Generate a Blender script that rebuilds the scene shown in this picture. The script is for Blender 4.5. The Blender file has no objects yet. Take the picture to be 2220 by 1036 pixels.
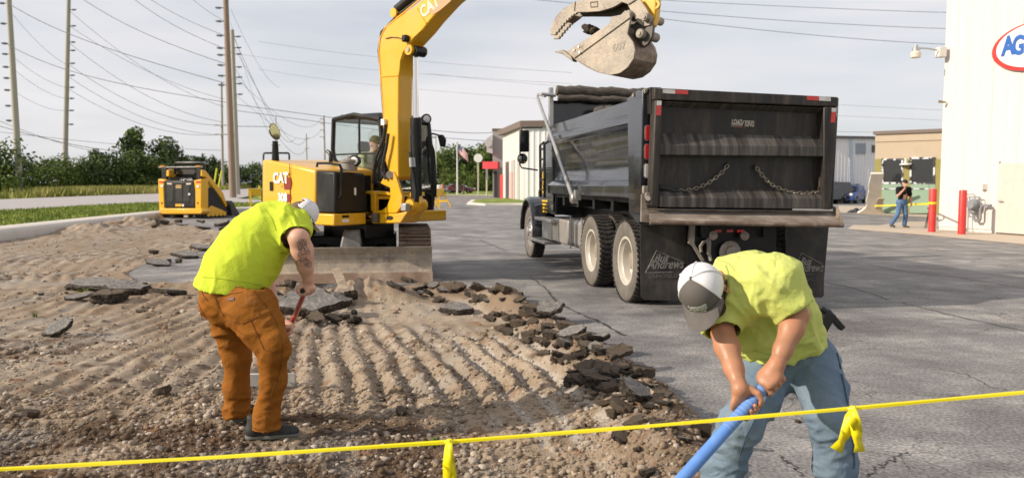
import bpy, bmesh, math, random
import numpy as np
from mathutils import Vector, Matrix
from mathutils.bvhtree import BVHTree
S = bpy.context.scene
COL = S.collection
PI = math.pi
R = math.radians
rng = random.Random(7)
nr = np.random.default_rng(11)

# ---------------------------------------------------------------- camera
CAMH, PITCH, FPX = 1.65, R(4.07), 1727.0
cam_d = bpy.data.cameras.new('camera')
cam = bpy.data.objects.new('camera', cam_d)
COL.objects.link(cam)
cam.location = (0, 0, CAMH)
cam.rotation_euler = (PI/2 - PITCH, 0, 0)
cam_d.lens, cam_d.sensor_width = 28.0, 36.0
cam_d.clip_start, cam_d.clip_end = 0.1, 3000
cam_d.dof.use_dof = True
cam_d.dof.focus_distance = 5.2
cam_d.dof.aperture_fstop = 3.2
S.camera = cam

# ---------------------------------------------------------------- sky, sun, exposure
SUN_EL, SUN_AZ = R(27), R(-107)          # azimuth from +Y towards +X: the sun stands to the left
to_sun = Vector((math.sin(SUN_AZ)*math.cos(SUN_EL), math.cos(SUN_AZ)*math.cos(SUN_EL), math.sin(SUN_EL)))
world = bpy.data.worlds.new('World')
S.world = world
world.use_nodes = True
wn, wl = world.node_tree.nodes, world.node_tree.links
bg = wn['Background']
sky = wn.new('ShaderNodeTexSky')
sky.sky_type = 'NISHITA'
sky.sun_disc = False
sky.sun_elevation, sky.sun_rotation = SUN_EL, SUN_AZ
sky.air_density, sky.dust_density, sky.ozone_density = 1.0, 1.6, 1.0
tc = wn.new('ShaderNodeTexCoord')
mp = wn.new('ShaderNodeMapping')
mp.inputs['Scale'].default_value = (1.0, 1.0, 5.5)
mp.inputs['Rotation'].default_value = (0.0, R(7), 0.3)
wl.new(tc.outputs['Generated'], mp.inputs['Vector'])
nz = wn.new('ShaderNodeTexNoise')
nz.inputs['Scale'].default_value = 1.9
nz.inputs['Detail'].default_value = 5
nz.inputs['Roughness'].default_value = 0.5
wl.new(mp.outputs['Vector'], nz.inputs['Vector'])
cr = wn.new('ShaderNodeValToRGB')       # how thick the high veil of cloud is
cr.color_ramp.elements[0].position, cr.color_ramp.elements[0].color = 0.36, (0.66, 0.66, 0.66, 1)
cr.color_ramp.elements[1].position, cr.color_ramp.elements[1].color = 0.62, (0.97, 0.97, 0.97, 1)
wl.new(nz.outputs['Fac'], cr.inputs['Fac'])
cc = wn.new('ShaderNodeValToRGB')       # cloud colour: lilac grey to a warm white
cc.color_ramp.elements[0].position, cc.color_ramp.elements[0].color = 0.35, (6.5, 6.6, 7.05, 1)
cc.color_ramp.elements[1].position, cc.color_ramp.elements[1].color = 0.66, (7.3, 7.1, 7.2, 1)
wl.new(nz.outputs['Fac'], cc.inputs['Fac'])
mx = wn.new('ShaderNodeMix'); mx.data_type = 'RGBA'
wl.new(cr.outputs['Color'], mx.inputs['Factor'])
wl.new(sky.outputs['Color'], mx.inputs['A'])
wl.new(cc.outputs['Color'], mx.inputs['B'])
wl.new(mx.outputs['Result'], bg.inputs['Color'])
bg.inputs['Strength'].default_value = 0.1
sun_d = bpy.data.lights.new('sun', 'SUN')
sun_d.energy, sun_d.angle, sun_d.color = 4.4, R(0.8), (1.0, 0.885, 0.735)
sun = bpy.data.objects.new('sun', sun_d)
COL.objects.link(sun)
sun.rotation_euler = to_sun.to_track_quat('Z', 'Y').to_euler()
S.view_settings.view_transform = 'Standard'
S.view_settings.look = 'None'
S.view_settings.exposure = 0.28
S.view_settings.gamma = 1.0
S.view_settings.use_curve_mapping = False
S.cycles.max_bounces = 6
S.cycles.caustics_reflective = S.cycles.caustics_refractive = False

# ---------------------------------------------------------------- from the photograph's measurements to metres
def ray(px, py):
    v = Vector((0, math.cos(PITCH), -math.sin(PITCH))) + Vector((1, 0, 0))*((px-1110)/FPX) \
        - Vector((0, math.sin(PITCH), math.cos(PITCH)))*((py-518)/FPX)
    return v / v.y
def P(px, py, d):
    return Vector((0, 0, CAMH)) + ray(px, py)*d
def G(px, py, z=0.0):
    r = ray(px, py)
    return Vector((0, 0, CAMH)) + r*((z-CAMH)/r.z)

# ---------------------------------------------------------------- noise (numpy)
def _h(i, j, k):
    n = (i*374761393 + j*668265263 + k*2147483647*7 + 1013904223).astype(np.int64) & 0xffffffff
    n = ((n ^ (n >> 13))*1274126177) & 0xffffffff
    n = n ^ (n >> 16)
    return (n & 0xffff)/32767.5 - 1.0
def vnoise(x, y, z=0.0):
    x, y, z = np.broadcast_arrays(np.asarray(x, float), np.asarray(y, float), np.asarray(z, float))
    i, j, k = np.floor(x), np.floor(y), np.floor(z)
    fx, fy, fz = x-i, y-j, z-k
    i, j, k = i.astype(np.int64), j.astype(np.int64), k.astype(np.int64)
    fx, fy, fz = (f*f*(3-2*f) for f in (fx, fy, fz))
    o = 0
    for a in (0, 1):
        for b in (0, 1):
            for c in (0, 1):
                o = o + _h(i+a, j+b, k+c)*(fx if a else 1-fx)*(fy if b else 1-fy)*(fz if c else 1-fz)
    return o
def fbm(x, y, z=0.0, n=4, g=0.5):
    o, a = 0, 1.0
    for q in range(n):
        o = o + a*vnoise(x*2**q+17.3*q, y*2**q+5.1*q, np.asarray(z)*2**q+q)
        a *= g
    return o
def sstep(a, b, x):
    t = np.clip((x-a)/(b-a), 0, 1)
    return t*t*(3-2*t)

# ---------------------------------------------------------------- materials
MATS = {}
def mat(name, c=(.5, .5, .5), rough=.6, metal=0.0, var=.15, scale=6.0, c2=None, mixlo=.45, mixhi=.7, bump=0.0, bscale=40.0,
        spec=.5, detail=6, stretch=None, attr=None, c3=None, s3=1.0, lo3=.55, hi3=.75, coat=0.0, trans=0.0, rvar=.12, sss=0.0,
        fine=0.0, fscale=120.0, bdist=.02, alpha=1.0, emit=None):
    if name in MATS: return MATS[name]
    m = bpy.data.materials.new(name); MATS[name] = m
    m.use_nodes = True
    nt = m.node_tree; n, l = nt.nodes, nt.links
    b = n['Principled BSDF']
    tcn = n.new('ShaderNodeTexCoord')
    vec = tcn.outputs['Object']
    if stretch:
        mpn = n.new('ShaderNodeMapping'); mpn.inputs['Scale'].default_value = stretch
        l.new(vec, mpn.inputs['Vector']); vec = mpn.outputs['Vector']
    nz = n.new('ShaderNodeTexNoise'); nz.inputs['Scale'].default_value = scale; nz.inputs['Detail'].default_value = detail
    nz.inputs['Roughness'].default_value = .62
    l.new(vec, nz.inputs['Vector'])
    def mixc(a, bcol, fac, blend='MIX'):
        q = n.new('ShaderNodeMix'); q.data_type = 'RGBA'; q.blend_type = blend
        for s, v in (('A', a), ('B', bcol)):
            if isinstance(v, (tuple, list)): q.inputs[s].default_value = (*v, 1)
            else: l.new(v, q.inputs[s])
        if isinstance(fac, float): q.inputs['Factor'].default_value = fac
        else: l.new(fac, q.inputs['Factor'])
        return q.outputs['Result']
    def ramp(src, lo, hi, a=0.0, bb=1.0):
        q = n.new('ShaderNodeMapRange'); q.inputs['From Min'].default_value = lo; q.inputs['From Max'].default_value = hi
        q.inputs['To Min'].default_value = a; q.inputs['To Max'].default_value = bb
        l.new(src, q.inputs['Value']); return q.outputs['Result']
    if attr:
        an = n.new('ShaderNodeAttribute'); an.attribute_name = attr
        base = an.outputs['Color']
    else: base = tuple(c)
    if c2: base = mixc(base, tuple(c2), ramp(nz.outputs['Fac'], mixlo, mixhi))
    if c3:
        n3 = n.new('ShaderNodeTexNoise'); n3.inputs['Scale'].default_value = s3; n3.inputs['Detail'].default_value = 7
        n3.inputs['Roughness'].default_value = .7
        l.new(vec, n3.inputs['Vector'])
        base = mixc(base, tuple(c3), ramp(n3.outputs['Fac'], lo3, hi3))
    if var:
        g = ramp(nz.outputs['Fac'], .3, .7, 1-var, 1+var)
        vm = n.new('ShaderNodeVectorMath'); vm.operation = 'SCALE'
        if isinstance(base, tuple): vm.inputs[0].default_value = base
        else: l.new(base, vm.inputs[0])
        l.new(g, vm.inputs['Scale']); base = vm.outputs['Vector']
    if fine:
        nf = n.new('ShaderNodeTexNoise'); nf.inputs['Scale'].default_value = fscale; nf.inputs['Detail'].default_value = 3
        l.new(vec, nf.inputs['Vector'])
        g = ramp(nf.outputs['Fac'], .3, .7, 1-fine, 1+fine)
        vm = n.new('ShaderNodeVectorMath'); vm.operation = 'SCALE'
        if isinstance(base, tuple): vm.inputs[0].default_value = base
        else: l.new(base, vm.inputs[0])
        l.new(g, vm.inputs['Scale']); base = vm.outputs['Vector']
    if isinstance(base, tuple): b.inputs['Base Color'].default_value = (*base, 1)
    else: l.new(base, b.inputs['Base Color'])
    l.new(ramp(nz.outputs['Fac'], .3, .7, max(.02, rough-rvar), min(1, rough+rvar)), b.inputs['Roughness'])
    b.inputs['Metallic'].default_value = metal
    b.inputs['Specular IOR Level'].default_value = spec
    b.inputs['Coat Weight'].default_value = coat
    b.inputs['Transmission Weight'].default_value = trans
    b.inputs['Alpha'].default_value = alpha
    if sss:
        b.inputs['Subsurface Weight'].default_value = sss
        b.inputs['Subsurface Radius'].default_value = (.012, .005, .003)
        b.inputs['Subsurface Scale'].default_value = 1.0
    if emit:
        b.inputs['Emission Color'].default_value = (*emit, 1); b.inputs['Emission Strength'].default_value = 1.0
    if bump:
        nb = n.new('ShaderNodeTexNoise'); nb.inputs['Scale'].default_value = bscale; nb.inputs['Detail'].default_value = 5
        nb.inputs['Roughness'].default_value = .65
        l.new(vec, nb.inputs['Vector'])
        bp = n.new('ShaderNodeBump'); bp.inputs['Strength'].default_value = bump; bp.inputs['Distance'].default_value = bdist
        l.new(nb.outputs['Fac'], bp.inputs['Height']); l.new(bp.outputs['Normal'], b.inputs['Normal'])
    return m

# ---------------------------------------------------------------- mesh building
def tag(o, label=None, cat=None, group=None, kind=None):
    if label: o['label'] = label
    if cat: o['category'] = cat
    if group: o['group'] = group
    if kind: o['kind'] = kind
    return o
def empty(name, loc=(0, 0, 0), rz=0.0, label=None, cat=None, group=None):
    o = bpy.data.objects.new(name, None); COL.objects.link(o)
    o.location = loc; o.rotation_euler = (0, 0, rz); o.empty_display_size = .2
    return tag(o, label, cat, group)
def perp(d):
    d = d.normalized()
    a = Vector((0, 0, 1)) if abs(d.z) < .9 else Vector((1, 0, 0))
    u = d.cross(a).normalized()
    return u, d.cross(u).normalized()
class MB:
    def __init__(s): s.v, s.f, s.m = [], [], []
    def add(s, vs, fs, mi=0):
        o = len(s.v)
        s.v += [tuple(v) for v in vs]; s.f += [tuple(o+i for i in f) for f in fs]; s.m += [mi]*len(fs)
        return s
    def box(s, c, d, rz=0.0, M=None, mi=0):
        c = Vector(c); q = []
        rot = Matrix.Rotation(rz, 3, 'Z') if M is None else M
        for x in (-.5, .5):
            for y in (-.5, .5):
                for z in (-.5, .5): q.append(c + rot @ Vector((x*d[0], y*d[1], z*d[2])))
        return s.add(q, [(0, 1, 3, 2), (4, 6, 7, 5), (0, 4, 5, 1), (2, 3, 7, 6), (0, 2, 6, 4), (1, 5, 7, 3)], mi)
    def bb(s, lo, hi, mi=0):
        return s.box([(a+b)/2 for a, b in zip(lo, hi)], [abs(b-a) for a, b in zip(lo, hi)], mi=mi)
    def prism(s, pts, ext, mi=0, mi2=None):
        pts = [Vector(p) for p in pts]; ext = Vector(ext); n = len(pts)
        nv = Vector((0, 0, 0))
        for i in range(n): nv += pts[i].cross(pts[(i+1) % n])
        if nv.dot(ext) > 0: pts.reverse()
        s.add(pts + [p+ext for p in pts], [tuple(range(n)), tuple(range(2*n-1, n-1, -1))], mi)
        o = len(s.v)-2*n
        for i in range(n):
            j = (i+1) % n
            s.f.append((o+j, o+i, o+n+i, o+n+j)); s.m.append(mi if mi2 is None else mi2)
        return s
    def loft(s, a, b, mi=0, caps=True):
        a = [Vector(p) for p in a]; b = [Vector(p) for p in b]; n = len(a)
        fs = [(i, (i+1) % n, n+(i+1) % n, n+i) for i in range(n)]
        if caps: fs += [tuple(range(n-1, -1, -1)), tuple(range(n, 2*n))]
        return s.add(a+b, fs, mi)
    def cyl(s, p0, p1, r0, r1=None, n=16, mi=0, caps=True):
        p0, p1 = Vector(p0), Vector(p1); r1 = r0 if r1 is None else r1
        u, w = perp(p1-p0)
        ring = lambda p, r: [p + (u*math.cos(2*PI*i/n) + w*math.sin(2*PI*i/n))*r for i in range(n)]
        fs = [(i, n+i, n+(i+1) % n, (i+1) % n) for i in range(n)]
        if caps: fs += [tuple(range(n)), tuple(range(2*n-1, n-1, -1))]
        return s.add(ring(p0, r0)+ring(p1, r1), fs, mi)
    def lathe(s, c, ax, prof, n=28, mi=0, close=False):
        c, ax = Vector(c), Vector(ax).normalized(); u, w = perp(ax)
        vs = []
        for (h, r) in prof:
            vs += [c + ax*h + (u*math.cos(2*PI*i/n) + w*math.sin(2*PI*i/n))*r for i in range(n)]
        fs = []
        k = len(prof)
        for q in range(k if close else k-1):
            for i in range(n):
                a, b = q*n, ((q+1) % k)*n
                fs.append((a+i, b+i, b+(i+1) % n, a+(i+1) % n))
        if not close:
            if prof[0][1] > 1e-6: fs.append(tuple(range(n)))
            if prof[-1][1] > 1e-6: fs.append(tuple(range((k-1)*n+n-1, (k-1)*n-1, -1)))
        return s.add(vs, fs, mi)
    def tube(s, pts, r, n=8, mi=0, closed=False):
        pts = [Vector(p) for p in pts]; m = len(pts)
        rs = r if isinstance(r, (list, tuple)) else [r]*m
        vs, fs, u = [], [], None
        for i in range(m):
            if closed: t = pts[(i+1) % m]-pts[i-1]
            else: t = pts[min(i+1, m-1)] - pts[max(i-1, 0)]
            t = t.normalized()
            if u is None: u, _ = perp(t)
            u = (u - t*u.dot(t)).normalized(); w = t.cross(u)
            vs += [pts[i] + (u*math.cos(2*PI*k/n) + w*math.sin(2*PI*k/n))*rs[i] for k in range(n)]
        for i in range(m if closed else m-1):
            for k in range(n):
                a, b = i*n, ((i+1) % m)*n
                fs.append((a+k, a+(k+1) % n, b+(k+1) % n, b+k))
        if not closed: fs += [tuple(range(n-1, -1, -1)), tuple(range((m-1)*n, m*n))]
        return s.add(vs, fs, mi)
    def ball(s, c, r, n=12, mi=0, sc=(1, 1, 1)):
        c = Vector(c); k = max(4, n//2)
        vs, fs = [], []
        for i in range(k+1):
            th = PI*i/k
            for j in range(n):
                ph = 2*PI*j/n
                vs.append(c + Vector((math.sin(th)*math.cos(ph)*r*sc[0], math.sin(th)*math.sin(ph)*r*sc[1], math.cos(th)*r*sc[2])))
        for i in range(k):
            for j in range(n):
                fs.append((i*n+j, (i+1)*n+j, (i+1)*n+(j+1) % n, i*n+(j+1) % n))
        return s.add(vs, fs, mi)
    def tf(s, M): s.v = [tuple(M @ Vector(v)) for v in s.v]; return s
    def mesh(s, name, mats, smooth=True, ang=32):
        me = bpy.data.meshes.new(name)
        me.from_pydata(s.v, [], s.f)
        for q in (mats if isinstance(mats, (list, tuple)) else [mats]): me.materials.append(q)
        if any(s.m): me.polygons.foreach_set('material_index', s.m)
        bm = bmesh.new(); bm.from_mesh(me)
        bmesh.ops.remove_doubles(bm, verts=bm.verts, dist=1e-6)
        bmesh.ops.recalc_face_normals(bm, faces=bm.faces)
        bm.to_mesh(me); bm.free()
        if smooth:
            me.polygons.foreach_set('use_smooth', [True]*len(me.polygons)); me.set_sharp_from_angle(angle=R(ang))
        me.update()
        return me
    def build(s, name, mats, parent=None, bev=0.0, smooth=True, ang=32, seg=2):
        o = bpy.data.objects.new(name, s.mesh(name, mats, smooth, ang)); COL.objects.link(o)
        if parent is not None: o.parent = parent
        if bev:
            md = o.modifiers.new('bevel', 'BEVEL'); md.width = bev; md.segments = seg; md.limit_method = 'ANGLE'; md.angle_limit = R(35)
        return o
def np_mesh(name, v, f, mats, parent=None, smooth=True, mi=None, col=None):
    """vertices (n,3) and faces (m,k) as arrays -> object"""
    me = bpy.data.meshes.new(name)
    v = np.asarray(v, np.float32); f = np.asarray(f, np.int32); k = f.shape[1]
    me.vertices.add(len(v)); me.vertices.foreach_set('co', v.ravel())
    me.loops.add(f.size); me.loops.foreach_set('vertex_index', f.ravel())
    me.polygons.add(len(f)); me.polygons.foreach_set('loop_start', np.arange(0, f.size, k, dtype=np.int32))
    me.polygons.foreach_set('loop_total', np.full(len(f), k, np.int32))
    if smooth: me.polygons.foreach_set('use_smooth', np.ones(len(f), bool))
    for q in (mats if isinstance(mats, (list, tuple)) else [mats]): me.materials.append(q)
    if mi is not None: me.polygons.foreach_set('material_index', np.asarray(mi, np.int32))
    me.update(calc_edges=True)
    if col is not None:
        a = me.attributes.new('col', 'FLOAT_COLOR', 'POINT')
        a.data.foreach_set('color', np.hstack([col, np.ones((len(col), 1))]).astype(np.float32).ravel())
    o = bpy.data.objects.new(name, me); COL.objects.link(o)
    if parent is not None: o.parent = parent
    return o
def nth(i): return '%d%s' % (i, 'th' if 10 <= i % 100 <= 20 else {1: 'st', 2: 'nd', 3: 'rd'}.get(i % 10, 'th'))
def copy_tree(o, parent=None):
    c = o.copy(); COL.objects.link(c)
    if parent is not None: c.parent = parent
    for ch in o.children: copy_tree(ch, c)
    return c
def text_mb(body, size, depth=.004, bold=0.0, shear=0.0, spacing=1.0):
    """lettering as a mesh builder in the XY plane, centred"""
    cu = bpy.data.curves.new('lettering', 'FONT'); cu.body = body; cu.size = size; cu.extrude = depth/2
    cu.offset = bold; cu.shear = shear; cu.space_character = spacing; cu.align_x = 'CENTER'; cu.align_y = 'CENTER'; cu.resolution_u = 3
    ob = bpy.data.objects.new('lettering', cu); COL.objects.link(ob)
    me = bpy.data.meshes.new_from_object(ob.evaluated_get(bpy.context.evaluated_depsgraph_get()))
    mb = MB(); mb.add([v.co for v in me.vertices], [tuple(p.vertices) for p in me.polygons])
    bpy.data.objects.remove(ob); bpy.data.curves.remove(cu); bpy.data.meshes.remove(me)
    return mb
def frame(o, x, y):
    """matrix that maps XY lettering to origin o with unit axes x (right) and y (up)"""
    o, x, y = Vector(o), Vector(x).normalized(), Vector(y).normalized(); z = x.cross(y).normalized(); y = z.cross(x)
    return Matrix(((x.x, y.x, z.x, o.x), (x.y, y.y, z.y, o.y), (x.z, y.z, z.z, o.z), (0, 0, 0, 1)))

# ---------------------------------------------------------------- soft bodies: distance fields turned into one mesh
class Field:
    def __init__(s, lo, hi, h):
        s.lo, s.h = np.array(lo, float), h
        s.n = np.ceil((np.array(hi)-s.lo)/h).astype(int)+1
        s.ax = [s.lo[i]+h*np.arange(s.n[i]) for i in range(3)]
        s.d = np.full(s.n, 9.0, np.float32)
    def _sub(s, a, b):
        i0 = np.clip(np.floor((a-s.lo)/s.h).astype(int), 0, s.n); i1 = np.clip(np.ceil((b-s.lo)/s.h).astype(int)+1, 0, s.n)
        sl = tuple(slice(x, y) for x, y in zip(i0, i1))
        g = np.meshgrid(*[s.ax[i][sl[i]] for i in range(3)], indexing='ij', sparse=True)
        return sl, [q.astype(np.float32) for q in g]
    def _join(s, sl, d, k, cut=False):
        a = s.d[sl]
        if a.size == 0: return
        if cut: d = -d; h = np.maximum(k-np.abs(a-d), 0)/k; s.d[sl] = np.maximum(a, d)+h*h*k*.25
        else: h = np.maximum(k-np.abs(a-d), 0)/k; s.d[sl] = np.minimum(a, d)-h*h*k*.25
    def cone(s, p0, p1, r0, r1=None, k=.03, fd=None, fl=1.0, cut=False):
        """tapered capsule; fd/fl: along direction fd it is fl times as thick"""
        p0, p1 = np.array(p0, float), np.array(p1, float); r1 = r0 if r1 is None else r1
        m = max(r0, r1)*max(1, fl)+k+s.h*3
        sl, g = s._sub(np.minimum(p0, p1)-m, np.maximum(p0, p1)+m)
        if fd is not None:
            fd = np.array(fd, float); fd = fd/np.linalg.norm(fd); q = 1/fl-1
            c = (p0+p1)/2
            dt = (g[0]-c[0])*fd[0]+(g[1]-c[1])*fd[1]+(g[2]-c[2])*fd[2]
            g = [g[i]+dt*(q*fd[i]) for i in range(3)]
            p0 = p0+np.dot(p0-c, fd)*q*fd; p1 = p1+np.dot(p1-c, fd)*q*fd
        e = p1-p0; L = float(e@e)+1e-12
        t = np.clip(((g[0]-p0[0])*e[0]+(g[1]-p0[1])*e[1]+(g[2]-p0[2])*e[2])/L, 0, 1)
        d = np.sqrt((g[0]-p0[0]-t*e[0])**2+(g[1]-p0[1]-t*e[1])**2+(g[2]-p0[2]-t*e[2])**2)-(r0+(r1-r0)*t)
        s._join(sl, d*(min(1, fl) if fd is not None else 1), k, cut)
    def ell(s, c, r, axes=None, k=.02, cut=False):
        """ellipsoid with radii r along axes (3 unit vectors)"""
        c = np.array(c, float); ax = np.eye(3) if axes is None else np.array([np.array(a)/np.linalg.norm(a) for a in axes])
        m = max(r)+k+s.h*3
        sl, g = s._sub(c-m, c+m)
        q = [sum((g[i]-c[i])*ax[j][i] for i in range(3))/r[j] for j in range(3)]
        L = np.sqrt(q[0]**2+q[1]**2+q[2]**2); L2 = np.sqrt(sum((q[j]/r[j])**2 for j in range(3)))+1e-9
        s._join(sl, L*(L-1)/L2, k, cut)
    def chain(s, pts, rs, k=.03, **kw):
        for i in range(len(pts)-1): s.cone(pts[i], pts[i+1], rs[i], rs[i+1], k, **kw)
    def grid(s): return np.meshgrid(*s.ax, indexing='ij', sparse=True)
    def plane(s, p, n):
        p, n = np.array(p, float), np.array(n, float); n = n/np.linalg.norm(n); g = s.grid()
        s.d = np.maximum(s.d, ((g[0]-p[0])*n[0]+(g[1]-p[1])*n[1]+(g[2]-p[2])*n[2]).astype(np.float32))
    def shell(s, t): s.d = np.maximum(s.d, -(s.d+t))
    def mesh(s, smooth=2):
        d = s.d; n = np.array(d.shape)
        pad = np.full(n+2, 9.0, np.float32); pad[1:-1, 1:-1, 1:-1] = d; d = pad; n = n+2
        ins = d < 0
        cnt = np.zeros(n-1, np.int8)
        for a in (0, 1):
            for b in (0, 1):
                for c in (0, 1): cnt += ins[a:n[0]-1+a, b:n[1]-1+b, c:n[2]-1+c]
        I = np.argwhere((cnt > 0) & (cnt < 8))
        idx = np.full(n-1, -1, np.int32); idx[I[:, 0], I[:, 1], I[:, 2]] = np.arange(len(I))
        acc = np.zeros((len(I), 3)); w = np.zeros(len(I))
        cor = [(a, b, c) for a in (0, 1) for b in (0, 1) for c in (0, 1)]
        val = {q: d[I[:, 0]+q[0], I[:, 1]+q[1], I[:, 2]+q[2]] for q in cor}
        for q in cor:
            for x in range(3):
                if q[x] == 0:
                    r = list(q); r[x] = 1; r = tuple(r)
                    A, B = val[q], val[r]; cross = (A < 0) != (B < 0)
                    t = np.where(cross, A/np.where(A == B, 1, A-B), 0)
                    p = np.tile(np.array(q, float), (len(I), 1)); p[:, x] += t
                    acc += p*cross[:, None]; w += cross
        v = (I-1 + acc/np.maximum(w, 1)[:, None])*s.h + s.lo
        F = []
        for x in range(3):
            y, z = (x+1) % 3, (x+2) % 3
            sl0 = [slice(None)]*3; sl1 = [slice(None)]*3
            sl0[x] = slice(0, n[x]-1); sl1[x] = slice(1, n[x])
            a, b = ins[tuple(sl0)], ins[tuple(sl1)]
            E = np.argwhere(a != b)
            E = E[(E[:, y] > 0) & (E[:, z] > 0) & (E[:, y] < n[y]-1) & (E[:, z] < n[z]-1)]
            ev = np.zeros(3, int); 
            def cell(dy, dz):
                q = E.copy(); q[:, y] += dy; q[:, z] += dz
                return idx[q[:, 0], q[:, 1], q[:, 2]]
            Q = np.stack([cell(-1, -1), cell(0, -1), cell(0, 0), cell(-1, 0)], 1)
            fl = a[E[:, 0], E[:, 1], E[:, 2]]
            Q[~fl] = Q[~fl][:, ::-1]
            F.append(Q)
        F = np.vstack(F); F = F[(F >= 0).all(1)]
        return lap(v, F, smooth), F
def lap(v, F, it):
        for _ in range(it):
            I0 = np.concatenate([F[:, i] for i in range(4) for j in (1, 3)]); J0 = np.concatenate([F[:, (i+j) % 4] for i in range(4) for j in (1, 3)])
            c = np.bincount(I0, minlength=len(v)).astype(float)
            sm = np.stack([np.bincount(I0, weights=v[J0, x], minlength=len(v)) for x in range(3)], 1)
            v = v + .5*(sm/np.maximum(c, 1)[:, None]-v)
        return v
# ================================================================ the ground
def xy(px, py): g = G(px, py); return (g.x, g.y)
EDGE = [xy(*q) for q in [(936, 616), (1000, 628), (1085, 643), (1150, 672), (1215, 712), (1285, 757), (1345, 802), (1410, 850), (1462, 905), (1500, 962), (1545, 1036), (1600, 1180)]]
FAR = [xy(*q) for q in [(600, 614), (432, 612), (300, 614), (268, 596), (325, 566), (440, 544), (470, 520), (500, 503), (420, 492), (338, 477)]]
KERB = [(-12.6, -4.0), (-14.2, 10.0), (-15.35, 23.7), (-16.1, 32.0), (-16.55, 38.0), (-16.3, 41.5), (-15.0, 44.3), (-12.6, 46.2), (-9.8, 47.2)]
DUG = [(0.9, 2.0), (-12.9, 2.0), (-14.2, 10.0), (-15.35, 23.7), (-16.1, 32.0), (-16.5, 36.6)] + FAR[::-1] + EDGE
def seg_dist(x, y, pl):
    d = np.full(np.shape(x), 1e9)
    for (a, b), (c, e) in zip(pl[:-1], pl[1:]):
        ex, ey = c-a, e-b
        t = np.clip(((x-a)*ex+(y-b)*ey)/(ex*ex+ey*ey+1e-12), 0, 1)
        d = np.minimum(d, np.hypot(x-a-t*ex, y-b-t*ey))
    return d
def inside(x, y, poly):
    r = np.zeros(np.shape(x), bool)
    n = len(poly)
    for i in range(n):
        (a, b), (c, e) = poly[i], poly[(i+1) % n]
        if b == e: continue
        r ^= ((b > y) != (e > y)) & (x < (c-a)*(y-b)/(e-b)+a)
    return r
MOUNDS = [(*xy(715, 646), .10, .6, .40), (*xy(812, 634), .25, .45, .33), (*xy(870, 640), .17, .35, .28), (*xy(760, 628), .15, .45, .3), (*xy(640, 640), .10, .6, .4), (*xy(285, 487), .34, 1.3, 1.2), (*xy(205, 497), .32, 1.2, 1.0), (*xy(365, 494), .07, 1.4, 1.2),
          (*xy(1400, 925), .15, .34, .30), (*xy(1455, 985), .14, .3, .3), (*xy(1335, 890), .06, .2, .2), (*xy(1180, 690), .09, .35, .3), (*xy(1285, 800), .07, .25, .3), (*xy(210, 650), .06, 1.0, .5),
          (*xy(900, 655), .06, .5, .3), (*xy(1080, 660), .07, .4, .25), (*xy(70, 600), .10, 2.5, 1.2)]
def furrow(x, y):
    """phase of the furrows the bucket teeth raked towards the camera"""
    k = .30*sstep(-4.2, -1.2, x)
    u = x + k*(y-7.5) + .02*(y-8)**2*sstep(-3, -1, x) + .10*vnoise(x*.5, y*.35, 3.1) + .035*vnoise(x*1.6, y*1.3, 8)
    return u/(.255+.10*sstep(10, 20, y))
def dirt_h(x, y):
    ins = inside(x, y, DUG)
    de = seg_dist(x, y, EDGE); df = seg_dist(x, y, FAR)
    s = np.minimum(de, df); s = np.where(ins, s, -s)
    h = -.085*sstep(-.1, .7, s)
    h = h + np.where(de < df+.0, 1, 0)*(.125*np.exp(-((np.where(ins, de, -de)-.14)/.28)**2)*(.75+.6*vnoise(x*1.7, y*1.7, 5)+.35*vnoise(x*5, y*5, 2)))
    ph = furrow(x, y) + .10*fbm(x*2.4, y*1.8, 61, 2)
    w = .5+.5*np.cos(2*PI*ph + .9*vnoise(x*2.2, y*2.2, 1.5))
    amp = (.041*sstep(5.2, 7.0, y)*(1-.42*sstep(-2.2, -3.6, x))*(1-.45*sstep(8.5, 12, y)*sstep(-1.5, -3, x))*(1-.9*sstep(9.4, 9.9, y)*sstep(-2.6, -2.0, x)) + .012)*sstep(.12, .5, s)*(.62+.62*vnoise(x*.9, y*.7, 9)+.25*vnoise(x*2.6, y*2.2, 19)).clip(.1)
    amp = amp*np.where(y > 14, .9, 1)
    h = h + amp*(w**.8-.5)*2*.8
    h = h + .030*fbm(x*.55, y*.55, 2.2, 3)+.017*fbm(x*3.1, y*3.1, 4.4, 3)+.0085*fbm(x*10, y*10, 6.6, 3)*sstep(24, 6, y)+sstep(12, 5, y)*(.010*np.abs(fbm(x*17, y*17, 16.6, 2))+.007*np.abs(vnoise(x*38, y*38, 3.6)))
    for (mx_, my_, a, rx, ry) in MOUNDS:
        h = h + a*np.exp(-((x-mx_)/rx)**2-((y-my_)/ry)**2)*(1+.3*vnoise(x*4, y*4, mx_)+.2*vnoise(x*9, y*9, mx_))
    h = np.where(ins, h, np.minimum(h, .10*np.exp(-((de if True else 0)/.2)**2)-.02-.12*sstep(.12, .34, np.minimum(de, df))))
    kd = np.maximum(0, 1-seg_dist(x, y, KERB)/1.6)
    return h - .03*kd
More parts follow.
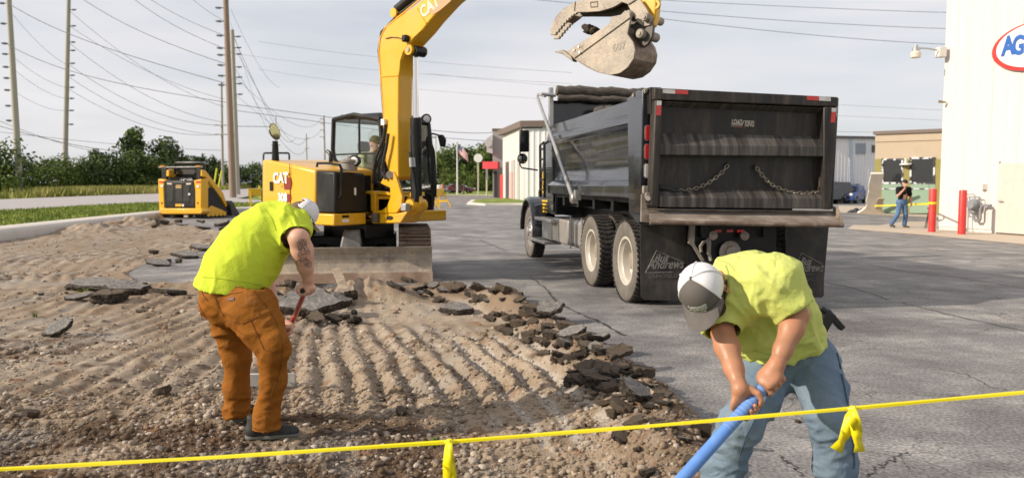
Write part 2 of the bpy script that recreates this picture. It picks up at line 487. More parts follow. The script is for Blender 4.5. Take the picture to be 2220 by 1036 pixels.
def dirt_col(x, y, h):
    n1 = fbm(x*.8, y*.8, 12, 4); n2 = fbm(x*3.5, y*3.5, 31, 4)
    tan = np.array([.355, .280, .205]); lite = np.array([.46, .388, .308]); dark = np.array([.105, .066, .040]); grey = np.array([.36, .335, .30]); red = np.array([.25, .125, .06])
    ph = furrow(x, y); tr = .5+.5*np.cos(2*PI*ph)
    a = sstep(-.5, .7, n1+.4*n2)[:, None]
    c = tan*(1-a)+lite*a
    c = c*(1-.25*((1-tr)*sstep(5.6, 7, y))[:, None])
    dk = (sstep(.0, .62, n1*.6+n2*.55 + .95*sstep(6.7, 5.2, y)*sstep(1.2, -1.0, x) + .50*sstep(6.4, 5.0, y) - .32)*.92)[:, None]      # damp soil turned up near the left foreground
    c = c*(1-dk)+dark*dk
    d2 = (sstep(.25, .9, fbm(x*6, y*6, 77, 3)+.35*n1)*.55)[:, None]
    c = c*(1-d2)+dark*1.5*d2
    wet = (sstep(.45, .12, tr)*sstep(-.9, .3, x+.22*(y-6))*sstep(9.6, 8.6, y)*sstep(-.5, .2, n2+.25))[:, None]   # pale mud in the right-hand furrows
    c = c*(1-.75*wet)+np.array([.50, .46, .41])*.75*wet
    flat = (sstep(9.5, 10.0, y)*sstep(11.6, 11.0, y)*sstep(-2.6, -2.1, x)*sstep(1.2, .4, x))[:, None]
    c = c*(1-.6*flat)+np.array([.47, .40, .32])*.6*flat
    g2 = (sstep(.2, .8, fbm(x*1.7, y*1.7, 55, 3)-.1))[:, None]*.5
    c = c*(1-g2)+grey*g2
    de = seg_dist(x, y, EDGE); eb = (sstep(.55, .22, de+.12*n2)*.75)[:, None]      # darker subsoil banked along the broken edge
    c = c*(1-eb)+np.array([.215, .15, .098])*eb
    r2 = (sstep(.75, 1.1, fbm(x*4.4, y*4.4, 91, 3)))[:, None]*.6
    return (c*(1-r2)+red*r2)*np.array([.90, .875, .85])

def sheet(name, pts, z, m, thick=0.0, hole=None):
    bm = bmesh.new()
    vs = [bm.verts.new((p[0], p[1], z)) for p in pts]
    f = bm.faces.new(vs)
    if f.normal.z < 0: f.normal_flip()
    if thick:
        ret = bmesh.ops.extrude_face_region(bm, geom=[f])
        low = [g for g in ret['geom'] if isinstance(g, bmesh.types.BMVert)]
        for v in low: v.co.z -= thick
        bmesh.ops.recalc_face_normals(bm, faces=bm.faces)
    bmesh.ops.triangulate(bm, faces=[q for q in bm.faces if len(q.verts) > 4])
    me = bpy.data.meshes.new(name); bm.to_mesh(me); bm.free(); me.materials.append(m)
    o = bpy.data.objects.new(name, me); COL.objects.link(o); o['kind'] = 'structure'
    return o

def asphalt_mat(name, base, light, dark, crack=True):
    m = mat(name, base, rough=.82, var=.16, scale=1.3, c2=light, mixlo=.42, mixhi=.68, c3=dark, s3=.33, lo3=.52, hi3=.72, bump=.4, bscale=90, bdist=.012, fine=.50, fscale=42, spec=.35)
    nt = m.node_tree; n, l = nt.nodes, nt.links
    b = n['Principled BSDF']; src = b.inputs['Base Color'].links[0].from_socket
    tcn = n.new('ShaderNodeTexCoord')
    # dry streaks across the lot, as tyres and water left them
    mp = n.new('ShaderNodeMapping'); mp.inputs['Scale'].default_value = (.30, .62, 1); mp.inputs['Rotation'].default_value = (0, 0, R(14))
    l.new(tcn.outputs['Object'], mp.inputs['Vector'])
    ns = n.new('ShaderNodeTexNoise'); ns.inputs['Scale'].default_value = 1.5; ns.inputs['Detail'].default_value = 7; ns.inputs['Roughness'].default_value = .68
    l.new(mp.outputs['Vector'], ns.inputs['Vector'])
    r1 = n.new('ShaderNodeMapRange'); r1.inputs['From Min'].default_value = .35; r1.inputs['From Max'].default_value = .68; r1.inputs['To Min'].default_value = .74; r1.inputs['To Max'].default_value = 1.28
    l.new(ns.outputs['Fac'], r1.inputs['Value'])
    v1 = n.new('ShaderNodeVectorMath'); v1.operation = 'SCALE'; l.new(src, v1.inputs[0]); l.new(r1.outputs['Result'], v1.inputs['Scale'])
    out = v1.outputs['Vector']
    if crack:
        nw = n.new('ShaderNodeTexNoise'); nw.inputs['Scale'].default_value = 2.2; nw.inputs['Detail'].default_value = 6
        l.new(tcn.outputs['Object'], nw.inputs['Vector'])
        ad = n.new('ShaderNodeMix'); ad.data_type = 'RGBA'; ad.blend_type = 'ADD'; ad.inputs['Factor'].default_value = .55
        l.new(tcn.outputs['Object'], ad.inputs['A']); l.new(nw.outputs['Color'], ad.inputs['B'])
        for sc, wd, lo, hi in ((.33, .0035, .40, .5), (1.5, .010, .53, .60)):
            vo = n.new('ShaderNodeTexVoronoi'); vo.feature = 'DISTANCE_TO_EDGE'; vo.inputs['Scale'].default_value = sc
            l.new(ad.outputs['Result'], vo.inputs['Vector'])
            rg = n.new('ShaderNodeMapRange'); rg.inputs['From Min'].default_value = 0; rg.inputs['From Max'].default_value = wd; rg.inputs['To Min'].default_value = 1; rg.inputs['To Max'].default_value = 0
            l.new(vo.outputs['Distance'], rg.inputs['Value'])
            nm = n.new('ShaderNodeTexNoise'); nm.inputs['Scale'].default_value = .5; l.new(tcn.outputs['Object'], nm.inputs['Vector'])
            rm = n.new('ShaderNodeMapRange'); rm.inputs['From Min'].default_value = lo; rm.inputs['From Max'].default_value = hi
            l.new(nm.outputs['Fac'], rm.inputs['Value'])
            mu = n.new('ShaderNodeMath'); mu.operation = 'MULTIPLY'; l.new(rg.outputs['Result'], mu.inputs[0]); l.new(rm.outputs['Result'], mu.inputs[1])
            mm = n.new('ShaderNodeMath'); mm.operation = 'MULTIPLY'; mm.inputs[1].default_value = .8; l.new(mu.outputs[0], mm.inputs[0])
            q = n.new('ShaderNodeMix'); q.data_type = 'RGBA'; l.new(mm.outputs[0], q.inputs['Factor']); l.new(out, q.inputs['A']); q.inputs['B'].default_value = (.035, .032, .03, 1)
            out = q.outputs['Result']
    l.new(out, b.inputs['Base Color'])
    return m
ASPH = asphalt_mat('asphalt', (.182, .175, .173), (.295, .278, .262), (.112, .110, .112))
GRASS = mat('grass', (.17, .23, .045), rough=.9, var=.3, scale=.9, c2=(.28, .30, .07), mixlo=.45, mixhi=.65, bump=.5, bscale=9, bdist=.2, c3=(.11, .16, .03), s3=.25, fine=.3, fscale=6, spec=.2)
CONC = mat('concrete', (.55, .51, .46), rough=.85, var=.12, scale=1.2, c2=(.42, .38, .34), mixlo=.5, mixhi=.75, bump=.3, bscale=60, bdist=.01, fine=.1, fscale=30, spec=.3)
SOIL = mat('soil', attr='col', rough=.95, var=.16, scale=30, bump=.9, bscale=75, bdist=.014, fine=.2, fscale=180, spec=.15)
ROADM = mat('road_surface', (.40, .37, .36), rough=.85, var=.08, scale=.6, c2=(.33, .31, .30), fine=.08, fscale=8, stretch=(1, .15, 1), spec=.3)

# endless field under everything
bm_ = [(-1400, -300), (1400, -300), (1400, 1900), (-1400, 1900)]
sheet('ground', bm_, -.22, GRASS)
LOT = EDGE[::-1][:-1] + [EDGE[0]] + FAR + [KERB[4], KERB[5], KERB[6], KERB[7], KERB[8], (-9.8, 62.0), (-19, 62.5), (-19, 67), (-8.5, 67.5), (-8.0, 96), (4.0, 96), (9.0, 110), (70, 110), (70, -6), (1.2, -6)]
sheet('asphalt_pavement', LOT, 0.0, ASPH, thick=.15)
# the road on the left, its verges, the pale path
sheet('road', [(-28.6, -60), (-27.6, 61), (-19.0, 62.5), (-19.0, 66.5), (-29, 84), (-38, 122), (-50, 230), (-76, 230), (-54, 122), (-50.5, 79), (-50, -60)], -.03, ROADM, thick=.1)
sheet('verge', [(-14.8, 10), (-15.9, 23.7), (-16.7, 32), (-17.2, 38), (-17.0, 42), (-15.6, 45), (-13, 46.9), (-9.8, 47.9), (-9.8, 57.5), (-19, 58), (-27.5, 58.5), (-28.3, 0), (-28.4, -30), (-13, -30)], .10, GRASS, thick=.25)
sheet('path', [(-60, 70.5), (-8.6, 70), (-8.4, 74), (-26, 75.5), (-60, 76)], -.06, CONC, thick=.1)
# concrete kerb: a wide upstand between the dirt and the verge
kb = MB(); prev = None
for i, (x, y) in enumerate(KERB):
    a = Vector(KERB[max(i-1, 0)]); b = Vector(KERB[min(i+1, len(KERB)-1)]); t = (b-a).normalized(); nl = Vector((-t.y, t.x))
    prof = [(0.0, -.12), (.0, .10), (.05, .20), (.14, .235), (1.0, .245), (1.05, .22), (1.05, -.12)]
    ring = [(x+nl.x*o, y+nl.y*o, z) for o, z in prof]
    if prev: kb.loft(prev, ring, caps=(i in (1, len(KERB)-1)))
    prev = ring
tag(kb.build('kerb', CONC, ang=50), kind='structure')
# concrete apron along the white building and in front of the shops
def sh(name, pix, z, m, th=.0): return sheet(name, [xy(*q) for q in pix], z, m, thick=th)
APR = mat('apron_concrete', (.50, .42, .33), rough=.85, var=.1, scale=.9, c2=(.42, .35, .28), fine=.08, fscale=25, spec=.3)
sh('pavement', [(2225, 531), (1990, 509), (1836, 497), (1850, 488), (1905, 489), (1960, 481), (2036, 480), (2140, 478), (2500, 490), (2600, 560)], .012, APR)
sh('pavement', [(1818, 461), (1905, 466), (2040, 473), (2120, 470), (2120, 452), (1818, 446)], .012, APR)
sheet('lawn', [(-2.9, 59.5), (-1.8, 57), (6, 60), (14, 62), (14, 76), (2, 84), (-3.5, 69)], .14, GRASS, thick=.2)
KB2 = [(-3.3, 69), (-3.1, 59.3), (-1.9, 56.6), (6.1, 59.6), (14.2, 61.6)]
k2 = MB(); prev = None
for i, (x, y) in enumerate(KB2):
    a = Vector(KB2[max(i-1, 0)]); b = Vector(KB2[min(i+1, len(KB2)-1)]); t = (b-a).normalized(); nl = Vector((t.y, -t.x))
    ring = [(x+nl.x*o, y+nl.y*o, z) for o, z in [(-.15, -.05), (-.15, .15), (.2, .15), (.24, .12), (.28, -.05)]]
    if prev: k2.loft(prev, ring, caps=(i in (1, len(KB2)-1)))
    prev = ring
tag(k2.build('kerb', CONC, ang=50), kind='structure')
sheet('path', [(-8.6, 99), (30, 100), (30, 106), (-20, 106), (-20, 100)], .02, APR)

# the dug-up dirt as a height field, finer towards the camera
ys = [3.2]
while ys[-1] < 39: ys.append(ys[-1]*(1.0030 if ys[-1] < 11 else 1.0055))
ys = np.array(ys); us = np.linspace(-.80, .50, 560)
X = ys[:, None]*us[None, :]; Y = np.repeat(ys[:, None], len(us), 1)
xf, yf = X.ravel(), Y.ravel()
ins_ = inside(xf, yf, DUG)
near_ = np.minimum(seg_dist(xf, yf, EDGE), seg_dist(xf, yf, FAR)) < .36
keep = ins_ | near_
hz_ = np.full(len(xf), -.3); hz_[keep] = dirt_h(xf[keep], yf[keep])
K = keep.reshape(X.shape); idx = np.arange(X.size).reshape(X.shape)
ok = K[:-1, :-1] & K[1:, :-1] & K[:-1, 1:] & K[1:, 1:]
Fq = np.stack([idx[:-1, :-1], idx[:-1, 1:], idx[1:, 1:], idx[1:, :-1]], -1)[ok]
us_, inv = np.unique(Fq, return_inverse=True)
vv = np.stack([xf, yf, hz_], 1)[us_]
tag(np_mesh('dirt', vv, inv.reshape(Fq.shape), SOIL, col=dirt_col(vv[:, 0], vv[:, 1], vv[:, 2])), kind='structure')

# loose stones and clods, too many to count
ico = bmesh.new(); bmesh.ops.create_icosphere(ico, subdivisions=1, radius=1)
IV = np.array([v.co[:] for v in ico.verts]); IF = np.array([[v.index for v in f.verts] for f in ico.faces]); ico.free()
def stones(name, n, ylo, yhi, rlo, rhi, pw, pal, sink=.18):
    u = nr.random(n); yy = ylo*(yhi/ylo)**u; xx = yy*nr.uniform(-.72, .42, n)
    k = inside(xx, yy, DUG) | (seg_dist(xx, yy, EDGE) < .15); xx, yy = xx[k], yy[k]
    dens = fbm(xx*1.3, yy*1.3, 44, 3)
    k = nr.random(len(xx)) < np.clip(.62+.5*dens+.25*(yy < 6.5), .12, 1); xx, yy = xx[k], yy[k]; n = len(xx)
    r = rlo*(rhi/rlo)**(nr.random(n)**pw)
    zz = dirt_h(xx, yy)
    V = IV[None]*(1+.38*(nr.random((n, 12, 1))-.5)*2)
    V = V*np.stack([nr.uniform(.8, 1.3, n), nr.uniform(.75, 1.2, n), nr.uniform(.5, .9, n)], 1)[:, None, :]*r[:, None, None]
    a = nr.uniform(0, 2*PI, n); ca, sa = np.cos(a)[:, None], np.sin(a)[:, None]
    V = np.stack([V[..., 0]*ca-V[..., 1]*sa, V[..., 0]*sa+V[..., 1]*ca, V[..., 2]], -1)
    V += np.stack([xx, yy, zz+r*sink], 1)[:, None, :]
    base = dirt_col(xx, yy, zz)
    pc = np.array(pal)[nr.integers(0, len(pal), n)]
    w = (nr.random(n)**2.2*.85)[:, None]
    c = (base*1.0*(1-w)+pc*w)*nr.uniform(.70, 1.22, n)[:, None]
    Fs = IF[None]+12*np.arange(n)[:, None, None]
    o = np_mesh(name, V.reshape(-1, 3), Fs.reshape(-1, 3), SOIL, smooth=False, col=np.repeat(c, 12, 0))
    tag(o, 'loose pale gravel and brown clods scattered over the dug-up ground', kind='stuff'); return o
PAL = [(.50, .42, .33), (.45, .39, .33), (.56, .49, .41), (.40, .36, .32), (.34, .26, .18), (.46, .40, .34), (.16, .11, .07)]
stones('gravel', 24000, 3.6, 9.0, .0045, .030, 3.4, PAL)
stones('gravel', 20000, 3.6, 6.4, .0045, .034, 3.4, PAL)
stones('gravel', 16000, 6, 34, .010, .042, 3.2, PAL)

# standing muddy water in the lowest right-hand furrows
MUDW = mat('muddy_water', (.42, .37, .31), rough=.12, var=.06, scale=3, spec=.6, rvar=.05)
for q, z in (([(1080, 735), (1170, 735), (1300, 860), (1330, 880), (1290, 905), (1200, 860), (1150, 800)], -.108), ([(1080, 905), (1180, 880), (1300, 900), (1330, 960), (1400, 1060), (1330, 1060), (1250, 960), (1090, 940)], -.104)):
    sheet('puddle', [(lambda g: (g.x, g.y))(G(a, b_, z)) for a, b_ in q], z, MUDW)
# tar-filled cracks wandering over the lot
TAR = mat('tar', (.040, .038, .038), rough=.6, var=.2, scale=9)
def tar_line(pix, w, seed):
    g = random.Random(seed); pts = []
    for (x0, y0), (x1, y1) in zip(pix[:-1], pix[1:]):
        for i in range(10): f = i/10; q = G(x0+(x1-x0)*f, y0+(y1-y0)*f); pts.append(Vector((q.x+g.uniform(-.02, .02), q.y+g.uniform(-.03, .03), .004)))
    bm = bmesh.new(); prev = None
    for i in range(len(pts)):
        t = (pts[min(i+1, len(pts)-1)]-pts[max(i-1, 0)]).normalized(); s_ = Vector((-t.y, t.x, 0))*w*g.uniform(.25, 1.0)
        cur = (bm.verts.new(pts[i]+s_), bm.verts.new(pts[i]-s_))
        if prev: bm.faces.new((prev[0], prev[1], cur[1], cur[0]))
        prev = cur
    bmesh.ops.recalc_face_normals(bm, faces=bm.faces)
    me = bpy.data.meshes.new('tar_seam'); bm.to_mesh(me); bm.free(); me.materials.append(TAR); o = bpy.data.objects.new('tar_seam', me); COL.objects.link(o); o['kind'] = 'structure'
tar_line([(1795, 613), (1850, 624), (1900, 640), (1930, 652)], .030, 1); tar_line([(1955, 656), (2050, 680), (2165, 706), (2230, 720)], .022, 2); tar_line([(1890, 575), (1960, 588), (2080, 602), (2230, 627)], .028, 3)
tar_line([(1150, 600), (1185, 628), (1205, 655), (1240, 672), (1300, 698), (1360, 730)], .026, 4); tar_line([(1880, 1036), (1905, 1012), (1935, 1000), (1960, 975)], .008, 5); tar_line([(1040, 520), (1075, 535), (1100, 545)], .03, 6)
tar_line([(1690, 985), (1720, 1010), (1745, 1036)], .008, 7); tar_line([(2040, 800), (2100, 812), (2150, 840), (2190, 846)], .007, 8)
# ================================================================ trees
LEAF = mat('leaves', (.066, .105, .023), rough=.65, var=.35, scale=.35, c2=(.120, .155, .034), mixlo=.42, mixhi=.62, fine=.3, fscale=1.6, spec=.25)
LEAF2 = mat('leaves_dark', (.045, .074, .020), rough=.65, var=.35, scale=.35, c2=(.082, .115, .028), mixlo=.42, mixhi=.62, fine=.3, fscale=1.6, spec=.25)
LEAF3 = mat('leaves_light', (.085, .135, .022), rough=.65, var=.3, scale=.5, c2=(.13, .16, .035), mixlo=.42, mixhi=.62, fine=.3, fscale=2, spec=.25)
BARK = mat('bark', (.12, .09, .065), rough=.9, var=.3, scale=5, bump=.5, bscale=20)
def leaf_cloud(blobs, n, size, seed):
    g = np.random.default_rng(seed)
    w = np.array([b[3]*b[4]*b[5] for b in blobs])**.75; w = w/w.sum()
    pick = g.choice(len(blobs), n, p=w); B = np.array(blobs)[pick]
    d = g.normal(size=(n, 3)); d /= np.linalg.norm(d, axis=1)[:, None]
    rad = g.random(n)**.45*(1+.12*g.normal(size=n))
    p = B[:, :3]+d*B[:, 3:6]*rad[:, None]
    nn = d+.7*g.normal(size=(n, 3)); nn /= np.linalg.norm(nn, axis=1)[:, None]
    a = np.cross(nn, g.normal(size=(n, 3))); a /= np.linalg.norm(a, axis=1)[:, None]; b = np.cross(nn, a)
    s = size*(.55+.9*g.random(n))[:, None]
    q = np.stack([p-a*s, p+b*s*.6-a*s*.1, p+a*s, p-b*s*.6+a*s*.2], 1)
    f = np.arange(4*n).reshape(n, 4)
    return q.reshape(-1, 3), f
def make_tree(h, w, seed, leaf, n=1700, size=.34, low=.18, label='', group='trees', narrow=False, name='tree', cat='tree'):
    g = random.Random(seed)
    root = empty(name, label=label, cat=cat, group=group)
    blobs = []
    nb = 9 if not narrow else 6
    for i in range(nb*2):
        t = low+(1-low)*((i+.5)/(nb*2))
        ww = w*.5*(math.sin(PI*min(1, (t-low*.4)/(1-low*.4)*.93))**.6)
        a = g.uniform(0, 2*PI); rr = ww*g.uniform(.25, .75)
        s = w*g.uniform(.14, .26)
        blobs.append((rr*math.cos(a), rr*math.sin(a), h*t*g.uniform(.92, 1.04)-s*.5*t, s*1.15, s*1.15, s*g.uniform(.75, 1.1)))
    v, f = leaf_cloud(blobs, n, size, seed)
    np_mesh('crown', v, f, leaf, root, smooth=False)
    t = MB(); lean = g.uniform(-.05, .05)*h
    t.tube([(0, 0, -.4), (lean*.3, 0, h*.25), (lean, lean*.3, h*.55), (lean, 0, h*.85)], [h*.028, h*.022, h*.014, h*.004], 7)
    for i in range(6):
        b = blobs[g.randrange(len(blobs))]; z0 = h*g.uniform(.25, .55)
        t.tube([(lean*.6, 0, z0), (b[0]*.55, b[1]*.55, (z0+b[2])*.5+.1*h*.2), (b[0], b[1], b[2])], [h*.010, h*.007, h*.003], 5)
    t.build('trunk', BARK, root)
    return root
def put(o, px, Y, z=-.2, sc=1.0, rz=0.0):
    o.location = ((px-1110)/FPX*Y, Y, z); o.scale = (sc, sc, sc); o.rotation_euler = (0, 0, rz); return o
# the hedge-like row on the left (pixel column, distance, height in m, width in m, kind)
row = [(-70, 150, 8.5, 11, 0), (-20, 156, 8.2, 10, 1), (22, 150, 9.0, 9, 0), (62, 160, 6.9, 10, 1), (98, 158, 6.6, 9, 2), (132, 165, 7.4, 9, 2), (166, 170, 6.6, 10, 0), (196, 172, 7.2, 8, 1), (214, 180, 9.0, 6, 3),
       (238, 178, 9.2, 8, 1), (262, 182, 8.0, 10, 0), (296, 196, 14.6, 9.5, 3), (288, 188, 9.5, 10, 1), (330, 190, 8.4, 9, 0), (364, 205, 13.4, 12, 3), (352, 195, 9.5, 10, 1), (398, 205, 8.0, 10, 0), (432, 212, 9.2, 9, 3), (456, 214, 9.4, 8, 1),
       (480, 220, 7.6, 9, 2), (520, 225, 7.0, 10, 1), (548, 225, 7.6, 11, 0), (580, 230, 7.2, 10, 2), (612, 238, 6.6, 10, 1), (640, 240, 7.0, 10, 0)]
kinds = [('mid green bushy tree in the row beyond the left road', LEAF), ('dark green bushy tree in the row beyond the left road', LEAF2), ('yellow green bush in the row beyond the left road', LEAF3), ('tall dark tree rising above the row beyond the left road', LEAF2)]
protos = {}
def tree_row(lst, group, labs, base=0):
    for i, (px, Y, h, w, k) in enumerate(lst):
        key = (base+k, round(h*1.3/w), i % 2)
        if key not in protos:
            o = make_tree(10.0, 10.0*w/h, 31*base+7*k+i, labs[k][1], n=2100, size=.36, low=.05 if k != 3 else .16, label=labs[k][0], group=group, name='bush' if k == 2 else 'tree', cat='bush' if k == 2 else 'tree')
            protos[key] = o
        else:
            o = copy_tree(protos[key])
        rank = 1+sum(1 for q in lst if (q[0], q[1]) < (px, Y))
        o['label'] = labs[k][0].replace(' beyond the left road', ' beyond the road').replace(' behind the flagpole', ' by the flag')+', '+nth(rank)+' from the left'
        put(o, px, Y, -.25, h/10.0, i*1.9)
tree_row(row, 'trees in the row beyond the left road', kinds)
row2 = [(700, 240, 7.5, 11, 0), (935, 175, 7.4, 9, 1), (958, 178, 8.6, 9, 3), (978, 172, 9.4, 9, 0), (1000, 182, 8.8, 10, 1), (1018, 176, 9.6, 9, 3), (1040, 180, 10.2, 9, 1), (1058, 172, 9.6, 9, 0), (1078, 178, 10.4, 10, 1), (912, 176, 7.0, 9, 0), (890, 180, 7.4, 9, 1), (860, 190, 7.0, 10, 0), (1105, 180, 9.0, 10, 1),
        (1150, 178, 9.0, 10, 3), (990, 168, 4.6, 9, 2), (1030, 166, 4.4, 9, 2)]
kinds2 = [('mid green tree in the grove behind the flagpole', LEAF), ('dark green tree in the grove behind the flagpole', LEAF2), ('low yellow green bush in front of the grove behind the flagpole', LEAF3), ('tall dark green tree topping the grove behind the flagpole', LEAF2)]
tree_row(row2, 'trees in the grove behind the flagpole', kinds2, 10)
for px, lab in ((964, 'spindly light green sapling between the yellow barricade and the white flagpole'), (1005, 'rounder light green sapling just right of the white flagpole base')):
    o = make_tree(10, 4.4, px, LEAF3, n=420, size=.36, low=.3, label=lab, group='saplings by the flagpole'); put(o, px, 118, 0, .46 if px == 964 else .44)
# tall grass along the far side of the road, and the mown verge's ragged edge
def blades(name, label, xs, ys_, zs, hlo, hhi, w, m):
    n = len(xs); a = nr.uniform(0, PI, n); h = nr.uniform(hlo, hhi, n); ln = nr.normal(0, .25, (n, 2))*h[:, None]
    dx, dy = np.cos(a)*w, np.sin(a)*w
    v = np.stack([np.stack([xs-dx, ys_-dy, zs], 1), np.stack([xs+dx, ys_+dy, zs], 1), np.stack([xs+ln[:, 0], ys_+ln[:, 1], zs+h], 1)], 1)
    return tag(np_mesh(name, v.reshape(-1, 3), np.arange(3*n).reshape(n, 3), m, smooth=False), label, kind='stuff')
TALL = mat('tall_grass', (.20, .215, .045), rough=.8, var=.3, scale=.12, c2=(.30, .27, .09), mixlo=.45, mixhi=.6, spec=.2)
n_ = 26000; yy_ = nr.uniform(85, 235, n_)
xs_ = -.50*0 - 52.5 - nr.uniform(0, 1, n_)*(32*(.4+.6*(yy_-85)/150)) - (yy_-122).clip(0)*.2
k_ = (xs_/yy_ > -.60) | (nr.random(n_) < .12)
blades('tall_grass', 'tall yellow green grass along the far side of the road', xs_[k_], yy_[k_], np.full(k_.sum(), -.25), .5, 1.5, .12, TALL)
n_ = 26000; yy_ = 20+40*nr.random(n_)**1.3; xs_ = nr.uniform(-28, -16.4, n_)
k_ = seg_dist(xs_, yy_, KERB) > 1.12
blades('grass', 'short bright grass on the verge behind the kerb', xs_[k_], yy_[k_], np.full(k_.sum(), .09), .06, .17, .03, GRASS)

# ================================================================ poles and wires
WOOD = mat('weathered_wood', (.30, .22, .17), rough=.9, var=.3, scale=2, c2=(.20, .14, .11), stretch=(2.5, 2.5, .4), bump=.3, bscale=12)
WOODG = mat('grey_wood', (.40, .37, .32), rough=.9, var=.2, scale=1.5, c2=(.30, .27, .23), stretch=(2, 2, .3), bump=.3, bscale=12)
INS = mat('insulator', (.14, .15, .15), rough=.4, var=.1)
WIRE = mat('wire', (.09, .09, .10), rough=.7, var=0)
POLES = {}
def pole(key, bx, tx, by, ty, d, wpx, m, label, ins, side, arms=()):
    root = empty('utility_pole', P(bx, by, d), label=label, cat='utility pole', group='utility poles')
    b0 = Vector((0, 0, -.4)); t0 = P(tx, ty, d)-P(bx, by, d); r = wpx*d/FPX/2
    MB().tube([b0, t0*.5, t0], [r, r*.85, r*.68], 12).build('pole', m, root)
    for y in ins:
        q = P(tx+(bx-tx)*(y-ty)/(by-ty), y, d)-P(bx, by, d); mb = MB()
        L = r*2.1
        mb.cyl(q, q+Vector((side*(r+L), 0, .06*L)), r*.16, n=6)
        mb.lathe(q+Vector((side*(r+L*.25), 0, 0)), (side, 0, .06), [(0, r*.22), (L*.1, r*.42), (L*.2, r*.22), (L*.32, r*.4), (L*.42, r*.2), (L*.55, r*.36), (L*.66, r*.16)], 8)
        mb.build('insulator', INS, root)
    for (y, l0, l1, t) in arms:
        q = P(tx+(bx-tx)*(y-ty)/(by-ty), y, d)-P(bx, by, d)
        MB().box(q+Vector(((l1+l0)*d/FPX/2, -r*1.1, 0)), ((l1-l0)*d/FPX, r*.7, t*d/FPX)).build('crossarm', m, root)
    return root
# heights go on above the frame
pole('a', 43, 15, 414, -70, 150, 14, WOODG, 'pale utility pole leaning left at the left edge with insulators up its side', [8, 52, 95, 118, 146, 170, 196, 230, 262], -1)
pole('b', 140, 150, 385, -60, 175, 11, WOODG, 'slim grey utility pole standing right of the leftmost pole among bushes', [22, 57, 92, 110, 138, 164, 190, 214, 240, 270], 1)
pole('c', 505, 486, 428, -90, 88, 15, WOOD, 'brown wooden utility pole with curved insulators on its left, tallest in the middle', [18, 47, 78, 105, 120, 142, 165, 185], -1)
pole('d', 515, 503, 421, 65, 110, 12, WOODG, 'grey utility pole close behind the brown wooden pole', [80, 104, 118, 146, 168, 182, 205], 1)
pole('e', 483, 480, 404, 178, 190, 6, WOODG, 'thin far pole with two short crossarms left of the brown pole', [], 1, arms=[(272, -15, 15, 2.2), (292, -14, 14, 2.2)])
pole('f', 705, 702, 400, 251, 210, 5, WOODG, 'thin far pole seen left of the excavator cab', [], 1, arms=[(258, -8, 1, 1.6), (268, -8, 1, 1.6), (282, -8, 1, 1.6), (297, -9, 2, 1.6)])
pole('g', 666, 664, 402, 290, 260, 3.4, WOODG, 'thinnest farthest pole above the loader hood gap', [], 1, arms=[(300, -1, 6, 1.4), (322, -3, 6, 1.4)])
pole('h', 598, 598, 330, 250, 240, 2.6, WOODG, 'faint pole tip behind the round excavator mirror', [], 1, arms=[(315, -10, 10, 1.8)])
WN = {}
def wire(a, b, sag=.0, w=1.3, n=14):
    w *= .8
    pa, pb = P(*a), P(*b); pts, rs = [], []
    for i in range(n+1):
        t = i/n; q = pa.lerp(pb, t); q.z -= 4*sag*t*(1-t)*(q.y/FPX); pts.append(q); rs.append(w*q.y/FPX/2)
    o = MB().tube(pts, rs, 5).build('power_line', WIRE)
    if b[2] == 88 and b[0] > 484: fam = 'dark power line running to the brown pole from upper left'
    elif a[0] > 1000: fam = 'power line crossing the sky above the dump truck and bucket'
    elif a[0] >= 500 and b[0] > 1000: fam = 'long power line passing behind the excavator boom'
    elif b[0] > 590: fam = 'drooping power line right of the grey pole'
    elif b[0] > 470: fam = 'faint power line from the second pole to the thin far pole'
    else: fam = 'faint power line at the far left poles'
    WN[fam] = WN.get(fam, 0)+1
    return tag(o, fam+', '+nth(WN[fam])+(' longest' if False else ' of them'), 'power line', 'power lines')
